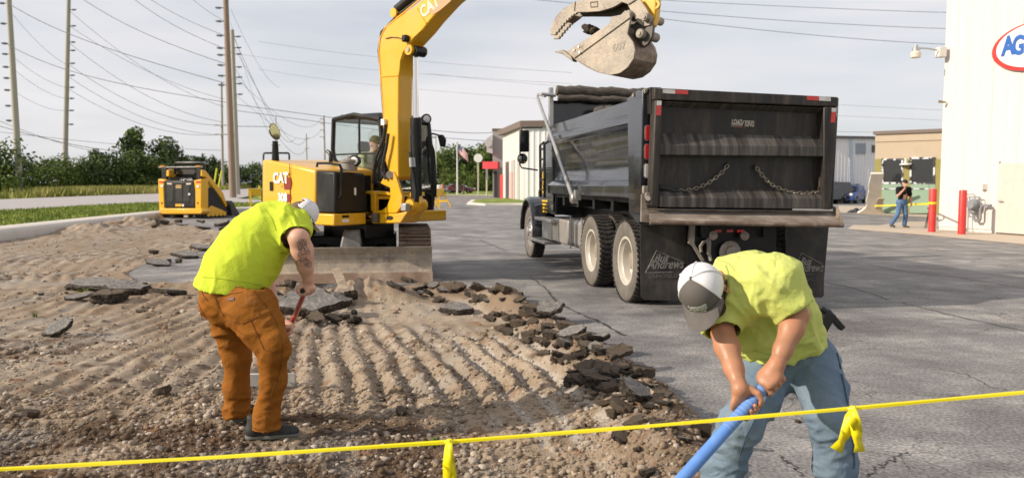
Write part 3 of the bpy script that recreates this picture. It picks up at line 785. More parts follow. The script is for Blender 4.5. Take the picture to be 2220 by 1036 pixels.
for a, b, s, w in [((18, 8, 150), (486, 180, 88), 18, 2.0), ((170, -8, 120), (487, 138, 88), 14, 1.8), ((282, -8, 110), (487, 106, 88), 10, 1.6), ((318, -6, 105), (488, 78, 88), 6, 1.5), ((405, -12, 100), (488, 47, 88), 4, 1.3),
                   ((15, 96, 150), (490, 222, 88), 22, 1.8), ((148, 22, 175), (486, 232, 190), 24, .9), ((150, 57, 175), (486, 215, 190), 18, .9), ((148, 92, 175), (484, 265, 190), 28, 1.0), ((146, 138, 175), (482, 272, 190), 30, 1.0), ((144, 164, 175), (481, 292, 190), 28, 1.0),
                   ((143, 190, 175), (480, 292, 190), 30, 1.0), ((-20, 268, 150), (262, 328, 200), 8, 1.5), ((-20, 255, 160), (260, 335, 205), 12, 1.2), ((-20, 284, 150), (480, 326, 200), 6, 1.0), ((18, 20, 150), (144, 140, 175), 12, .8), ((22, 118, 150), (144, 190, 175), 10, .8), ((24, 146, 150), (143, 214, 175), 10, .8), ((28, 196, 150), (141, 240, 175), 10, .8),
                   ((512, 227, 110), (1085, 286, 300), 12, 1.5), ((512, 240, 110), (1180, 300, 260), 18, 1.3), ((512, 274, 110), (590, 275, 240), 0, 1.6), ((506, 80, 110), (640, 300, 255), 46, 1.0), ((508, 104, 110), (664, 300, 260), 50, .9), ((508, 146, 110), (664, 322, 260), 46, .9), ((509, 168, 110), (698, 258, 210), 40, .8), ((510, 205, 110), (697, 282, 210), 40, .8),
                   ((500, 20, 88), (606, 190, 120), 24, .7), ((500, 50, 88), (600, 300, 150), 40, .6), ((1080, -8, 60), (2060, 63, 75), 8, 1.3), ((1420, 0, 60), (2060, 28, 75), 2, 1.2), ((1425, 40, 62), (2060, 97, 75), 6, 1.3), ((560, 90, 200), (1240, 158, 140), 8, .7), ((520, 118, 200), (1240, 182, 140), 8, .6),
                   ((930, 160, 170), (2060, 240, 120), 8, .6), ((1790, 285, 90), (2060, 290, 90), 0, .8), ((1790, 250, 90), (2060, 262, 90), 0, .6), ((560, 150, 200), (1180, 215, 140), 8, .6)]:
    wire(a, b, s, w)
GUY = mat('yellow_plastic', (.62, .62, .02), rough=.5, var=.05)
for x0, y0, x1, y1, d, lab in ((462, 404, 470, 365, 100, 'yellow guy wire guard leaning beside the loader arm, left one'), (471, 408, 481, 370, 98, 'yellow guy wire guard leaning beside the loader arm, right one'), (566, 428, 562, 402, 92, 'short yellow marker stub left of the excavator counterweight')):
    tag(MB().cyl(P(x0, y0, d)-Vector((0, 0, .5)), P(x1, y1, d), .11, n=8).build('guy_guard', GUY), lab, 'marker', 'yellow guy wire guards')

# ================================================================ flag, signs and far cars
WHT = mat('white_paint', (.78, .77, .75), rough=.5, var=.05, scale=2)
fp = empty('flagpole', P(991.5, 420, 114), label='white flagpole in the grass strip in front of the grove', cat='flagpole')
MB().tube([(0, 0, -.3), (0, 0, 3.5), (0, 0, 7.15)], [.13, .11, .07], 10).build('pole', WHT, fp)
MB().ball((0, 0, 7.22), .12).build('finial', mat('gold', (.5, .35, .08), rough=.3, metal=1), fp)
FR, FW, FB = mat('flag_red', (.45, .04, .05), rough=.8, var=.05), mat('flag_white', (.75, .73, .72), rough=.8, var=.05), mat('flag_blue', (.03, .05, .18), rough=.8, var=.05)
fo = P(992.5, 312, 114); ux = Vector((1.42, -.2, -1.35)); fh = Vector((.05, 0, -1.25))
def flag_pt(u, v): return fo+ux*u+fh*v+Vector((.12, .5, 0))*math.sin(u*6+v)*.16
flag = MB()
for i in range(13):
    for j in range(14):
        a, b, c, e = flag_pt(j/14, i/13), flag_pt((j+1)/14, i/13), flag_pt((j+1)/14, (i+1)/13), flag_pt(j/14, (i+1)/13)
        flag.add([a, b, c, e], [(0, 1, 2, 3)], 2 if (i < 7 and j < 6) else (i % 2))
fo_ = flag.build('flag', [FR, FW, FB], smooth=False)
md = fo_.modifiers.new('cloth', 'SOLIDIFY'); md.thickness = .02
tag(fo_, 'American flag drooping from the top of the white flagpole', 'flag')
stars = MB()
for i in range(5):
    for j in range(5):
        q = flag_pt((j+.6)/14, (i*1.3+.7)/13)
        for s in (-1, 1): stars.box(q+Vector((0, s*.03, 0)), (.045, .01, .045), M=Matrix.Rotation(R(45), 3, 'Y'))
stars.build('star', FW, fo_)['kind'] = 'stuff'
SG = mat('galvanised', (.42, .43, .43), rough=.4, metal=.7, var=.1)
def sign(px, py, d, lab, head, name='sign_post', ph=2.6):
    r = empty(name, P(px, py, d), label=lab, cat='sign')
    MB().cyl((0, 0, -.2), (0, 0, ph), .09, n=8).build('post', mat('sign_pole', (.50, .47, .36), rough=.6), r); head(r); return r
def rnd(r): MB().cyl((0, -.12, 4.1), (0, -.2, 4.1), .52, n=20).build('sign_panel', WHT, r)
sign(1037, 418, 95, 'round white sign on a post left of the red awning', rnd, ph=4.3)
def flat_(r): MB().bb((-.12, -.12, 1.7), (.12, -.09, 3.2)).build('sign_panel', SG, r)
sign(1055.5, 421, 88, 'narrow grey sign post close to the shop wall', flat_, ph=3.0)
sign(945.5, 418, 112, 'tall thin dark lamp pole behind the right excavator mirror', lambda r: MB().bb((-.5, -.1, 7.6), (.1, .1, 7.75)).build('lamp_head', SG, r), name='lamp_pole', ph=7.6)
tag(MB().lathe(P(951, 424, 100), (0, 0, 1), [(0, .45), (.1, .5), (1.1, .5), (1.3, .42), (1.35, .0)], 16).build('barrel', WHT), 'white barrel standing behind the yellow barricade board', 'barrel')
tag(MB().lathe(P(959.5, 425, 98), (0, 0, 1), [(0, .22), (.06, .22), (.07, .12), (1.45, .08), (1.5, 0)], 12).build('delineator', mat('orange_plastic', (.75, .12, .03), rough=.5)), 'slim orange delineator post beside the white barrel', 'delineator')

TYRE = mat('tyre', (.028, .027, .026), rough=.85, var=.25, scale=8, bump=.3, bscale=60)
GLS = mat('dark_glass', (.012, .014, .016), rough=.05, var=0, spec=.8, coat=.3)
def car(loc, rz, lab, body_c, kind, coat=.6):
    """a car, front along -Y"""
    r = empty('parked_car', loc, rz, lab, 'car', 'parked cars')
    M_ = mat('car_paint_%s' % '_'.join('%02d' % int(q*99) for q in body_c), body_c, rough=.3, var=.04, coat=coat)
    L, W, H = {'mini': (3.7, 1.7, 1.42), 'suv': (4.5, 1.85, 1.7), 'sedan': (4.5, 1.8, 1.42)}[kind]
    side = {'mini': [(-.5, .28), (-.5, .60), (-.46, .78), (-.24, .92), (-.10, 1.36), (.0, 1.42), (.40, 1.38), (.47, .95), (.5, .80), (.5, .30)],
            'suv': [(-.5, .32), (-.5, .75), (-.47, .95), (-.27, 1.05), (-.14, 1.62), (.0, 1.70), (.43, 1.66), (.49, 1.1), (.5, .85), (.5, .35)],
            'sedan': [(-.5, .28), (-.5, .62), (-.47, .78), (-.22, .92), (-.08, 1.36), (.05, 1.42), (.22, 1.36), (.36, .98), (.49, .92), (.5, .35)]}[kind]
    pts = [Vector((-W/2, y*L, z)) for y, z in side]
    b = MB(); n = len(pts); prof = []
    for f, ins in ((0, .10), (.06, .0), (.94, .0), (1, .10)):
        prof.append([Vector((-W/2+W*f + (0), p.y*(1-ins*.25), .3+(p.z-.3)*(1-ins*.35) if p.z > .9 else p.z)) for p in pts])
    for q in prof:
        for p in q:
            if p.z > .95: p.x *= .86
    for a, c in zip(prof[:-1], prof[1:]): b.loft(a, c, caps=False)
    b.add(prof[0], [tuple(range(n))]); b.add(prof[-1], [tuple(range(n-1, -1, -1))])
    b.build('body', M_, r, bev=.04)
    zt = side[5][1]; zb = side[3][1]
    g = MB()
    g.prism([(-W*.40, side[3][0]*L-.01, zb+.05), (W*.40, side[3][0]*L-.01, zb+.05), (W*.36, side[4][0]*L-.03, side[4][1]-.04), (-W*.36, side[4][0]*L-.03, side[4][1]-.04)], (0, -.012, .012))
    g.build('windscreen', GLS, r)
    for s in (-1, 1):
        MB().prism([(s*W*.435, side[3][0]*L+.25, zb+.08), (s*W*.435, side[6][0]*L*.93, zb+.08), (s*W*.405, side[6][0]*L*.9, zt-.14), (s*W*.405, side[4][0]*L+.2, zt-.14)], (s*.03, 0, 0)).build('window', GLS, r)
        for y in (-.31, .31):
            w = MB().lathe((s*(W/2-.19), y*L, .32), (s, 0, 0), [(0, .2), (0, .30), (.04, .325), (.16, .325), (.2, .30), (.2, .2)], 20).build('wheel', TYRE, r)
            MB().lathe((s*(W/2-.0), y*L, .32), (s, 0, 0), [(-.05, .21), (.0, .20), (.015, .05), (.02, 0)], 12).build('rim', SG, w)
        MB().ball((s*W*.33, -.475*L, .70), .14, sc=(1, .6, .9)).build('headlight', mat('lamp_glass', (.7, .7, .7), rough=.1, var=0), r)
        MB().ball((s*(W/2+.08), side[3][0]*L+.35, zb+.08), .09, sc=(1, .6, .8)).build('mirror', M_, r)
    MB().bb((-W*.3, -.505*L, .42), (W*.3, -.495*L, .60)).build('grille', TYRE, r)
    MB().bb((-.2, -.512*L, .48), (.2, -.508*L, .58)).build('licence_plate', WHT, r)
    return r
def gp(px, py, z=0.0): g = G(px, py, z); return (g.x, g.y, z)
c1 = car(gp(1842, 441), R(-38), 'small blue hatchback with roof rack parked beside the truck tailgate', (.02, .05, .20), 'mini')
rk = MB()
for s in (-1, 1): rk.cyl((s*.5, -.1, 1.5), (s*.5, 1.1, 1.5), .025, n=6)
for y in (.1, .9): rk.cyl((-.62, y, 1.48), (.62, y, 1.48), .025, n=6); rk.cyl((-.45, y, 1.38), (-.45, y, 1.5), .03, n=6); rk.cyl((.45, y, 1.38), (.45, y, 1.5), .03, n=6)
rk.build('roof_rack', TYRE, c1)
car(gp(1882, 438), R(-20), 'dark grey estate car half hidden behind the leaning white panel', (.03, .033, .04), 'suv')
car(gp(1789, 442), R(-60), 'black car peeking out from behind the truck tailgate edge', (.015, .015, .016), 'suv')
car(gp(974, 418.6), R(60), 'small dark car parked far away left of the flagpole', (.02, .022, .03), 'sedan')
car(gp(998, 419), R(80), 'small dark red car parked far away behind the flagpole', (.16, .02, .02), 'sedan')
car(gp(935, 421), R(70), 'blue grey car parked far away behind the excavator cab', (.06, .08, .12), 'sedan')
# ================================================================ buildings
def on_plane(px, py, A, u):
    """where the sight line through a pixel meets the vertical wall through A along u"""
    r = ray(px, py); nrm = Vector((u.y, -u.x, 0)); o = Vector((0, 0, CAMH))
    return o + r*((Vector((A[0], A[1], 0))-o).dot(nrm)/r.dot(nrm))
UP = Vector((0, 0, 1))
WSTEEL = mat('white_steel', (.66, .625, .58), rough=.45, var=.03, scale=.8, c2=(.63, .59, .545), stretch=(1, 1, .2))
GSTEEL = mat('pale_grey_steel', (.80, .80, .80), rough=.5, var=.04, scale=.6, stretch=(1, 1, .2))
TRIM = mat('brown_trim', (.16, .12, .10), rough=.6, var=.1)
REDP = mat('red_paint', (.62, .035, .03), rough=.45, var=.08, scale=3, c2=(.55, .05, .04))
BLK = mat('black_paint', (.018, .018, .018), rough=.45, var=.2, scale=4)
def wall_panels(parent, A, u, L, z0, z1, n, m, nv, dp=.05, name='wall_panel'):
    """corrugated sheets, side by side, shared mesh"""
    w = L/n; mb = MB(); k = 3
    cs = []
    for i in range(k):
        a = i/k
        cs += [(a*w, 0), ((a+.62/k)*w, 0), ((a+.70/k)*w, dp), ((a+.92/k)*w, dp)]
    cs.append((w, 0))
    g = .004
    fr = [Vector((min(max(c, g), w-g), 0, 0)) for c, _ in cs]
    pts = [u*c.x - nv*(-d) for c, (_, d) in zip(fr, cs)]
    lo = [p+UP*z0 for p in pts]; hi = [p+UP*z1 for p in pts]; back = [p-nv*.06-(nv*0) for p in pts]
    for i in range(len(pts)-1): mb.add([lo[i], lo[i+1], hi[i+1], hi[i]], [(0, 1, 2, 3)])
    me = None
    for i in range(n):
        if me is None: o = mb.build(name, m, parent, smooth=False); me = o.data
        else:
            o = bpy.data.objects.new(name, me); COL.objects.link(o); o.parent = parent
        o.location = Vector(A)+u*(w*i)-Vector(parent.location)
# --- the white building on the right
A1 = G(2036, 498); B1 = G(2222, 511.5); u1 = (B1-A1).normalized(); u1.z = 0; n1 = Vector((-abs(u1.y), -u1.x if u1.y < 0 else u1.x, 0)); n1 = Vector((u1.y, -u1.x, 0))
if n1.x > 0: n1 = -n1
wb = empty('white_building', A1, label='tall white steel building with wall lamp and oval sign filling the right edge', cat='building')
MB().prism([Vector((0, 0, -.2)), u1*16+Vector((0, 0, -.2)), u1*16+Vector((0, 0, 10)), Vector((0, 0, 10))], -n1*13).build('wall', WSTEEL, wb)
wall_panels(wb, A1+n1*.03, u1, 16, .12, 9.98, 16, WSTEEL, n1, dp=.012)
def w1(px, py, off=0.0): return on_plane(px, py, A1, u1)+n1*off - A1
d0 = w1(2166, 505); d1 = w1(2166, 352)
dh = d1.z-.05; dw = 1.35
dr = MB().prism([Vector((d0.x, d0.y, .06))+n1*.085, Vector((d0.x, d0.y, .06))+u1*dw+n1*.085, Vector((d0.x, d0.y, dh))+u1*dw+n1*.085, Vector((d0.x, d0.y, dh))+n1*.085], n1*.05).build('door', mat('door_cream', (.56, .51, .45), rough=.5, var=.05), wb)
hq = Vector((d0.x, d0.y, 1.05))+u1*.10+n1*.16
MB().tube([hq-n1*.05, hq+n1*.03, hq+n1*.03+u1*.16], .018, 6).build('handle', SG, dr)
fm = MB()
for s0 in (-.06, dw+.06): fm.prism([Vector((d0.x, d0.y, .0))+u1*(s0-.05), Vector((d0.x, d0.y, 0))+u1*(s0+.05), Vector((d0.x, d0.y, dh+.09))+u1*(s0+.05), Vector((d0.x, d0.y, dh+.09))+u1*(s0-.05)], n1*.12)
fm.build('door_frame', WSTEEL, wb)
MB().box(w1(2138, 405, .1), (.16, .16, .18)).build('outlet_box', WSTEEL, wb)
spg = w1(2055, 222, .1); sp_ = MB(); sp_.cyl(spg, spg+n1*.12, .03, n=8); sp_.cyl(spg+n1*.1, spg+n1*.1+Vector((-.14, 0, .02)), .035, .05, n=10)
sp_.build('camera', mat('bronze', (.28, .2, .12), rough=.4, metal=.6), wb)
# wall lamp on its bent arm
lb = P(2040, 114, 27.6)
wlmp = empty('wall_lamp', lb, label='grey barn lamp on a curved arm from a white box at the building corner', cat='lamp')
MB().box((0, 0, 0), (.26, .3, .34)).build('junction_box', WSTEEL, wlmp, bev=.02)
q = lambda px, py: P(px, py, 27.5)-lb
MB().tube([q(2031, 109), q(2020, 107), q(2008, 105), q(1998, 105), q(1990, 107)], .028, 8).build('arm', SG, wlmp)
hd = q(1986, 108)
MB().lathe(hd, (0, 0, -1), [(-.16, 0), (-.16, .05), (-.08, .08), (-.06, .12), (.06, .12)], 14).build('lamp_cap', SG, wlmp)
MB().lathe(hd+Vector((0, 0, -.06)), (0, 0, -1), [(0, .13), (.05, .17), (.2, .165), (.22, .12), (.22, 0)], 16).build('lamp_shade', mat('frosted', (.62, .58, .48), rough=.3, var=.1), wlmp)
# the oval sign
so = on_plane(2247, 100, A1, u1); sg_ = empty('wall_sign', so+n1*.09, label='white oval sign with red rim and blue letters on the white wall', cat='sign')
ea, eb = 1.44, .72; els = []
for i in range(48):
    a = 2*PI*i/48; els.append(u1*(ea*math.cos(a))+UP*(eb*math.sin(a)))
MB().prism([e*1.0 for e in els], n1*.06).build('rim', REDP, sg_)
MB().prism([e*.90+n1*.055+u1*.04+UP*.03 for e in els], n1*.025).build('sign_face', mat('sign_white', (.80, .79, .78), rough=.3, var=.02), sg_)
BLUE = mat('blue_paint', (.03, .12, .42), rough=.4, var=.05)
def letters(body, size, o, x, y, m, parent, depth=.01, bold=.0, shear=0.0, name='lettering', sx=1.0, spacing=1.0):
    mb = text_mb(body, size, depth, bold, shear, spacing); mb.v = [(v[0]*sx, v[1], v[2]) for v in mb.v]
    return mb.tf(frame(o, x, y)).build(name, m, parent, smooth=False)
def s1(px, py): return on_plane(px, py, A1, u1)-so+n1*.095
aw = (s1(2196, 102)-s1(2208, 103)).length
letters('A', .80, s1(2196, 102), u1, UP, BLUE, sg_, .02, .03, sx=.80); letters('G', .80, s1(2218, 101), u1, UP, BLUE, sg_, .02, .03, sx=.72)
letters('GLA', .21, s1(2208, 131), u1, UP, mat('light_grey_letter', (.62, .64, .70), rough=.4, var=0), sg_, .01, .0, spacing=1.15)
# gas meter set on the wall
gm = empty('gas_meter', on_plane(2100, 505, A1, u1), label='grey gas meter with bent pipes against the white wall', cat='gas meter')
def gq(x, y, off=.22): return on_plane(1980+x/5.754, 380+y/5.754, A1, u1)+n1*off-gm.location
GP = mat('gas_grey', (.22, .235, .26), rough=.45, var=.12, scale=6)
def pipe(pts, r, name='pipe', off=.22): return MB().tube([gq(*p, off) for p in pts], r, 8).build(name, GP, gm)
pipe([(688, 350), (688, 250), (700, 238), (825, 238), (838, 252), (838, 330)], .018)
pipe([(770, 510), (770, 285), (782, 272), (895, 272), (912, 288), (912, 540), (895, 570)], .018)
pipe([(825, 480), (825, 540), (845, 570), (890, 570), (905, 545), (908, 430), (925, 385), (950, 372), (1040, 376)], .045)
pipe([(690, 362), (800, 362)], .022); pipe([(760, 515), (820, 515)], .02); pipe([(672, 400), (668, 690)], .018); pipe([(752, 400), (748, 700)], .018)
MB().lathe(gq(838, 365, .3), n1, [(-.14, .02), (-.13, .15), (-.03, .19), (.03, .19), (.13, .14), (.15, 0)], 20).build('meter', GP, gm)
MB().ball(gq(822, 455), .11, sc=(1, 1, .9)).build('regulator', GP, gm); MB().ball(gq(715, 368), .07).build('valve', GP, gm)
tag(MB().box(on_plane(2097, 500, A1, u1)+n1*.25+Vector((0, 0, .05)), (.16, .2, .14)).build('meter_box', BLK, gm))
def bollard(px, py, h, r, lab, grp='red bollards'):
    o = MB().lathe(G(px, py), (0, 0, 1), [(-.1, r), (h-.03, r), (h, r*.9), (h+.01, 0)], 20).build('bollard', REDP); return tag(o, lab, 'bollard', grp)
bollard(2084.5, 508.5, 1.40, .115, 'red steel bollard in front of the gas meter'); bollard(2020, 503.5, 1.43, .115, 'red steel bollard at the white building corner with tape tied round it')
# --- tan shop with boarded fronts
A2 = G(1893, 462.5); B2 = G(2036, 466); u2 = (B2-A2).normalized(); n2 = Vector((u2.y, -u2.x, 0)); n2 = -n2 if n2.y > 0 else n2
tb = empty('tan_building', A2, label='low tan building with two black windows and green wall boards', cat='building')
h0 = on_plane(1893, 291, A2, u2).z
TAN = mat('tan_stucco', (.46, .375, .275), rough=.85, var=.05, scale=2)
MB().prism([Vector((0, 0, -.3)), u2*9+Vector((0, 0, -.3)), u2*9+UP*h0, UP*h0], -n2*8).build('wall', TAN, tb)
MB().prism([-u2*.1+UP*(h0-.03)+n2*.1, u2*9.1+UP*(h0-.03)+n2*.1, u2*9.1+UP*(h0+.14)+n2*.1, -u2*.1+UP*(h0+.14)+n2*.1], -n2*8.2).build('roof', TRIM, tb)
MB().prism([UP*(h0-.42), u2*9+UP*(h0-.42), u2*9+UP*(h0-.10), UP*(h0-.10)], n2*.05).build('fascia', TAN, tb)
def t2(px, py, off=0.0): return on_plane(px, py, A2, u2)+n2*off-A2
def pan(x0, y0, x1, y1, off, th, m, name, parent=tb, bev=0):
    return MB().prism([t2(x0, y1, off), t2(x1, y1, off), t2(x1, y0, off), t2(x0, y0, off)], n2*th).build(name, m, parent, bev=bev)
OLI = mat('olive_sheathing', (.27, .235, .07), rough=.8, var=.12, scale=1.5); GRN = mat('green_board', (.24, .34, .25), rough=.8, var=.08, scale=1.2)
TAPE = mat('flashing_tape', (.03, .03, .035), rough=.6, var=.1, c2=(.55, .57, .6), scale=3.2, mixlo=.50, mixhi=.54, detail=1)
for x0, x1 in ((1897, 1912), (1959, 1973), (2028, 2050)): pan(x0, 345, x1, 463, .0, .05, OLI, 'sheathing')
for x0, x1 in ((1912.5, 1955.5), (1973.5, 2014.5)):
    pan(x0, 399, x1, 408.4, .0, .07, GRN, 'board'); pan(x0, 410.6, x1, 462, .0, .07, GRN, 'board'); pan(x0, 408.4, x1, 410.6, .02, .07, TAPE, 'tape_strip'); pan(x0, 462, x1, 464.5, .0, .07, BLK, 'sill')
pan(2015, 399, 2028, 462, 0, .06, GRN, 'board')
for x0, y0, x1, y1 in ((1912, 344, 1959, 399), (1973, 341, 2028, 399)):
    wf = MB()
    for a in ((x0, y0, x1, y0+4), (x0, y1-4, x1, y1), (x0, y0+4, x0+4, y1-4), (x1-4, y0+4, x1, y1-4)): wf.prism([t2(a[0], a[3]), t2(a[2], a[3]), t2(a[2], a[1]), t2(a[0], a[1])], n2*.08)
    w_ = wf.build('window', TAPE, tb); pan(x0+4, y0+4, x1-4, y1-4, .0, .03, GLS, 'pane', w_)
MB().lathe(t2(1966.5, 356, .25), (0, 0, -1), [(-.28, 0), (-.28, .04), (-.05, .05), (.0, .28), (.04, .29), (.04, 0)], 16).build('lamp', WHT, tb)
# --- far corrugated building
A3 = G(1770, 441.5); B3 = G(1898, 440.5); u3 = (B3-A3).normalized(); n3 = Vector((u3.y, -u3.x, 0)); n3 = -n3 if n3.y > 0 else n3
cb = empty('corrugated_building', A3, label='pale corrugated steel building far behind the parked cars', cat='building')
h3 = on_plane(1850, 300, A3, u3).z; L3 = (B3-A3).length+3
MB().prism([Vector((0, 0, -.3)), u3*L3+Vector((0, 0, -.3)), u3*L3+UP*h3, UP*h3], -n3*12).build('wall', GSTEEL, cb)
wall_panels(cb, A3+n3*.02, u3, L3, .0, h3-.02, 9, GSTEEL, n3)
MB().prism([-u3*.2+UP*h3+n3*.25, u3*(L3+.2)+UP*h3+n3*.25, u3*(L3+.2)+UP*(h3+.16)+n3*.25, -u3*.2+UP*(h3+.16)+n3*.25], -n3*12.4).build('roof', mat('roof_dark', (.12, .12, .12), rough=.6), cb)
def t3(px, py, off): return on_plane(px, py, A3, u3)+n3*off-A3
def pan3(x0, y0, x1, y1, off, th, m, name): MB().prism([t3(x0, y1, off), t3(x1, y1, off), t3(x1, y0, off), t3(x0, y0, off)], n3*th).build(name, m, cb)
VENT = mat('vent_grey', (.36, .40, .45), rough=.5, var=.05)
for i in range(8): pan3(1853.5, 311+i*2.9, 1875.5, 313.3+i*2.9, .06, .07, VENT, 'vent_slat')
pan3(1889, 315, 1896, 331, .07, .04, GLS, 'window'); pan3(1840, 297, 1847, 440, .06, .06, mat('downspout', (.48, .54, .60), rough=.5), 'downspout')
# --- the garage with red bollards beyond the truck
C4 = G(1134, 437.5); D4 = G(1090, 431.0); u4 = (C4-D4).normalized(); n4 = Vector((u4.y, -u4.x, 0)); n4 = -n4 if n4.x > 0 else n4
gb = empty('garage_building', D4, label='white steel garage with dark doorways beyond the truck cab', cat='building')
h4 = on_plane(1134, 273, C4, u4).z; L4 = (C4-D4).length
fu = Vector((math.cos(R(-8)), math.sin(R(-8)), 0)); fn = Vector((fu.y, -fu.x, 0))
c4 = C4-D4
MB().prism([Vector((0, 0, -.3)), c4+Vector((0, 0, -.3)), c4+fu*20+Vector((0, 0, -.3)), fu*20+Vector((0, 0, -.3))], UP*(h4+.3)).build('wall', WSTEEL, gb)
wall_panels(gb, C4+fn*.03, fu, 20, .3, h4, 14, GSTEEL, fn)
MB().prism([n4*.3-fu*.2-u4*.2, c4+n4*.3+u4*.3, c4+fu*20.2+u4*.3, fu*20.2-u4*.2], UP*.5).tf(Matrix.Translation((0, 0, h4-.1))).build('roof', TRIM, gb)
def t4(px, py, off=0.0): return on_plane(px, py, D4, u4)+n4*off-D4
def zoom3(x, y): return (900+x/4.503, 230+y/4.503)
def door4(x0, x1, yt, yb, m):
    a, b = zoom3(x0, yb), zoom3(x1, yb); zt = t4(*zoom3((x0+x1)/2, yt)).z
    p0, p1 = t4(a[0], 434, .0), t4(b[0], 434, .0); p0.z = p1.z = .0
    MB().prism([p0, p1, p1+UP*zt, p0+UP*zt], n4*.06).build('garage_door', m, gb)
DOORD = mat('dark_door', (.05, .05, .055), rough=.3, var=.1); DOORG = mat('grey_door', (.42, .41, .40), rough=.5, var=.1)
door4(888, 916, 545, 905, DOORD); door4(942, 976, 528, 915, DOORG); door4(1000, 1022, 515, 925, DOORG)
for x, y in ((853, 903), (862, 905), (891, 906), (902, 907), (913, 909), (948, 915), (960, 917), (974, 920)):
    a = zoom3(x, y); bollard(a[0], a[1], 2.6 if x > 880 else 2.4, .26, 'short red bollard in the row along the garage doors', 'red bollards along the garage')
E4 = G(1068, 428.5)
tw = empty('shop_tower', E4, label='grey block tower of the shop with a red awning left of the garage', cat='building')
TG = mat('tower_grey', (.40, .37, .35), rough=.8, var=.06, scale=1); TG2 = mat('tower_light', (.50, .47, .45), rough=.8, var=.05)
ht = P(1080, 284, E4.y).z
e1 = G(1090, 428.5)-E4
MB().prism([Vector((0, 0, -.3)), e1+Vector((0, 0, -.3)), e1+Vector((9, 12, -.3)), Vector((1, 12, -.3))], UP*(ht+.3)).build('wall', TG, tw)
MB().prism([Vector((-.05, -.05, ht)), e1+Vector((.05, -.05, ht)), e1+Vector((9, 12, ht)), Vector((.95, 12, ht))], UP*.25).build('coping', TRIM, tw)
q = lambda px, py, d=E4.y-.5: P(px, py, d)-E4
MB().prism([q(1055, 330), q(1068, 333), q(1068, 292), q(1055, 300)], (0, .5, 0)).build('shop_sign', mat('pale_sign', (.60, .58, .57), rough=.6, var=.15, scale=2), tw)
MB().cyl(q(1059, 310, E4.y-.9), q(1059, 310, E4.y-.6), .42, n=20).build('round_sign', mat('pale_sign', (.60, .58, .57)), tw)
MB().prism([q(1046, 366, E4.y-1.5), q(1079, 366, E4.y-2.5), q(1079, 350.5, E4.y-2.5), q(1046, 350.5, E4.y-1.5)], (.2, 1.6, 0)).build('awning', mat('awning_red', (.60, .02, .035), rough=.5, var=.04), tw)
MB().bb(tuple(q(1071, 372, E4.y-.3)), tuple(q(1077, 428, E4.y-.3)+Vector((0, .25, 0)))).build('door', DOORD, tw)
# ================================================================ things by the shops
FOAM = mat('white_foam', (.70, .66, .58), rough=.8, var=.12, scale=1.6, c2=(.55, .47, .36), mixlo=.55, mixhi=.75)
def lean(name, base, top, w, th, m, lab, cat, flare=0.0):
    b, t = Vector(base), Vector(top); ax = (t-b).normalized(); x = Vector((.94, -.34, 0)); nrm = ax.cross(x).normalized(); n = 14; g = random.Random(5)
    L, Rr = [], []
    for i in range(n+1):
        f = i/n; c = b.lerp(t, f); e = w*.5*(1+flare*max(0, .12-f)/.12); L.append(c-x*(e+g.uniform(-.02, .02))); Rr.append(c+x*(e+g.uniform(-.02, .02)))
    return tag(MB().prism(L+Rr[::-1], nrm*th).build(name, m, bev=.02), lab, cat)
lean('foam_panel', gp(1889, 463), P(1902, 377, 40.2), .62, .12, FOAM, 'white foam panel leaning against the tan building corner', 'panel', 1.2)
lean('plank', gp(1903, 462.5), P(1910, 431, 40.2), .32, .06, mat('plank_tan', (.50, .42, .33), rough=.8), 'short tan board leaning behind the white foam panel', 'board')
tp = MB(); pr = []
for i in range(9):
    f = i/8; h = .05+.19*math.sin(PI*f)**.7*(1+.5*math.sin(i*2.3)); c = G(1838+36*f, 461.5)
    pr.append([c+Vector((0, -.35, 0)), c+Vector((0, -.2, h)), c+Vector((0, .1, h*.7)), c+Vector((0, .4, 0))])
for a, b in zip(pr[:-1], pr[1:]): tp.loft(a, b, caps=True)
tag(tp.build('tarp', mat('tarp_black', (.03, .032, .04), rough=.5), ang=60), 'crumpled black tarp lying on the pavement left of the foam panel', 'tarp')
YT = mat('yellow_tape', (.80, .66, .005), rough=.4, var=.03, spec=.4)
far_tape = MB()
pts = [P(1896, 448, 38), P(1950, 446.5, 33), P(2016, 444, 26.3)]
for a, b in zip(pts[:-1], pts[1:]): far_tape.prism([a, b, b+UP*.07, a+UP*.07], (0, .006, 0))
bt = G(2020, 503.5)+UP*.93
far_tape.lathe(bt, (0, 0, 1), [(0, .118), (0, .121), (.07, .121), (.07, .118)], 20, close=True)
tag(far_tape.build('barrier_tape', YT, smooth=False), 'yellow barrier tape running from the foam panel to the red corner bollard', 'tape')
tr_ = MB(); t0 = P(2014, 455, 27.3)
for p in ((2005, 495), (2009, 494), (2016, 496)): tr_.cyl(t0, gp(p[0], p[1]), .014, n=6)
tr_.ball(t0+UP*.05, .05)
tag(tr_.build('tripod', BLK), 'thin black tripod half hidden behind the corner bollard', 'tripod')
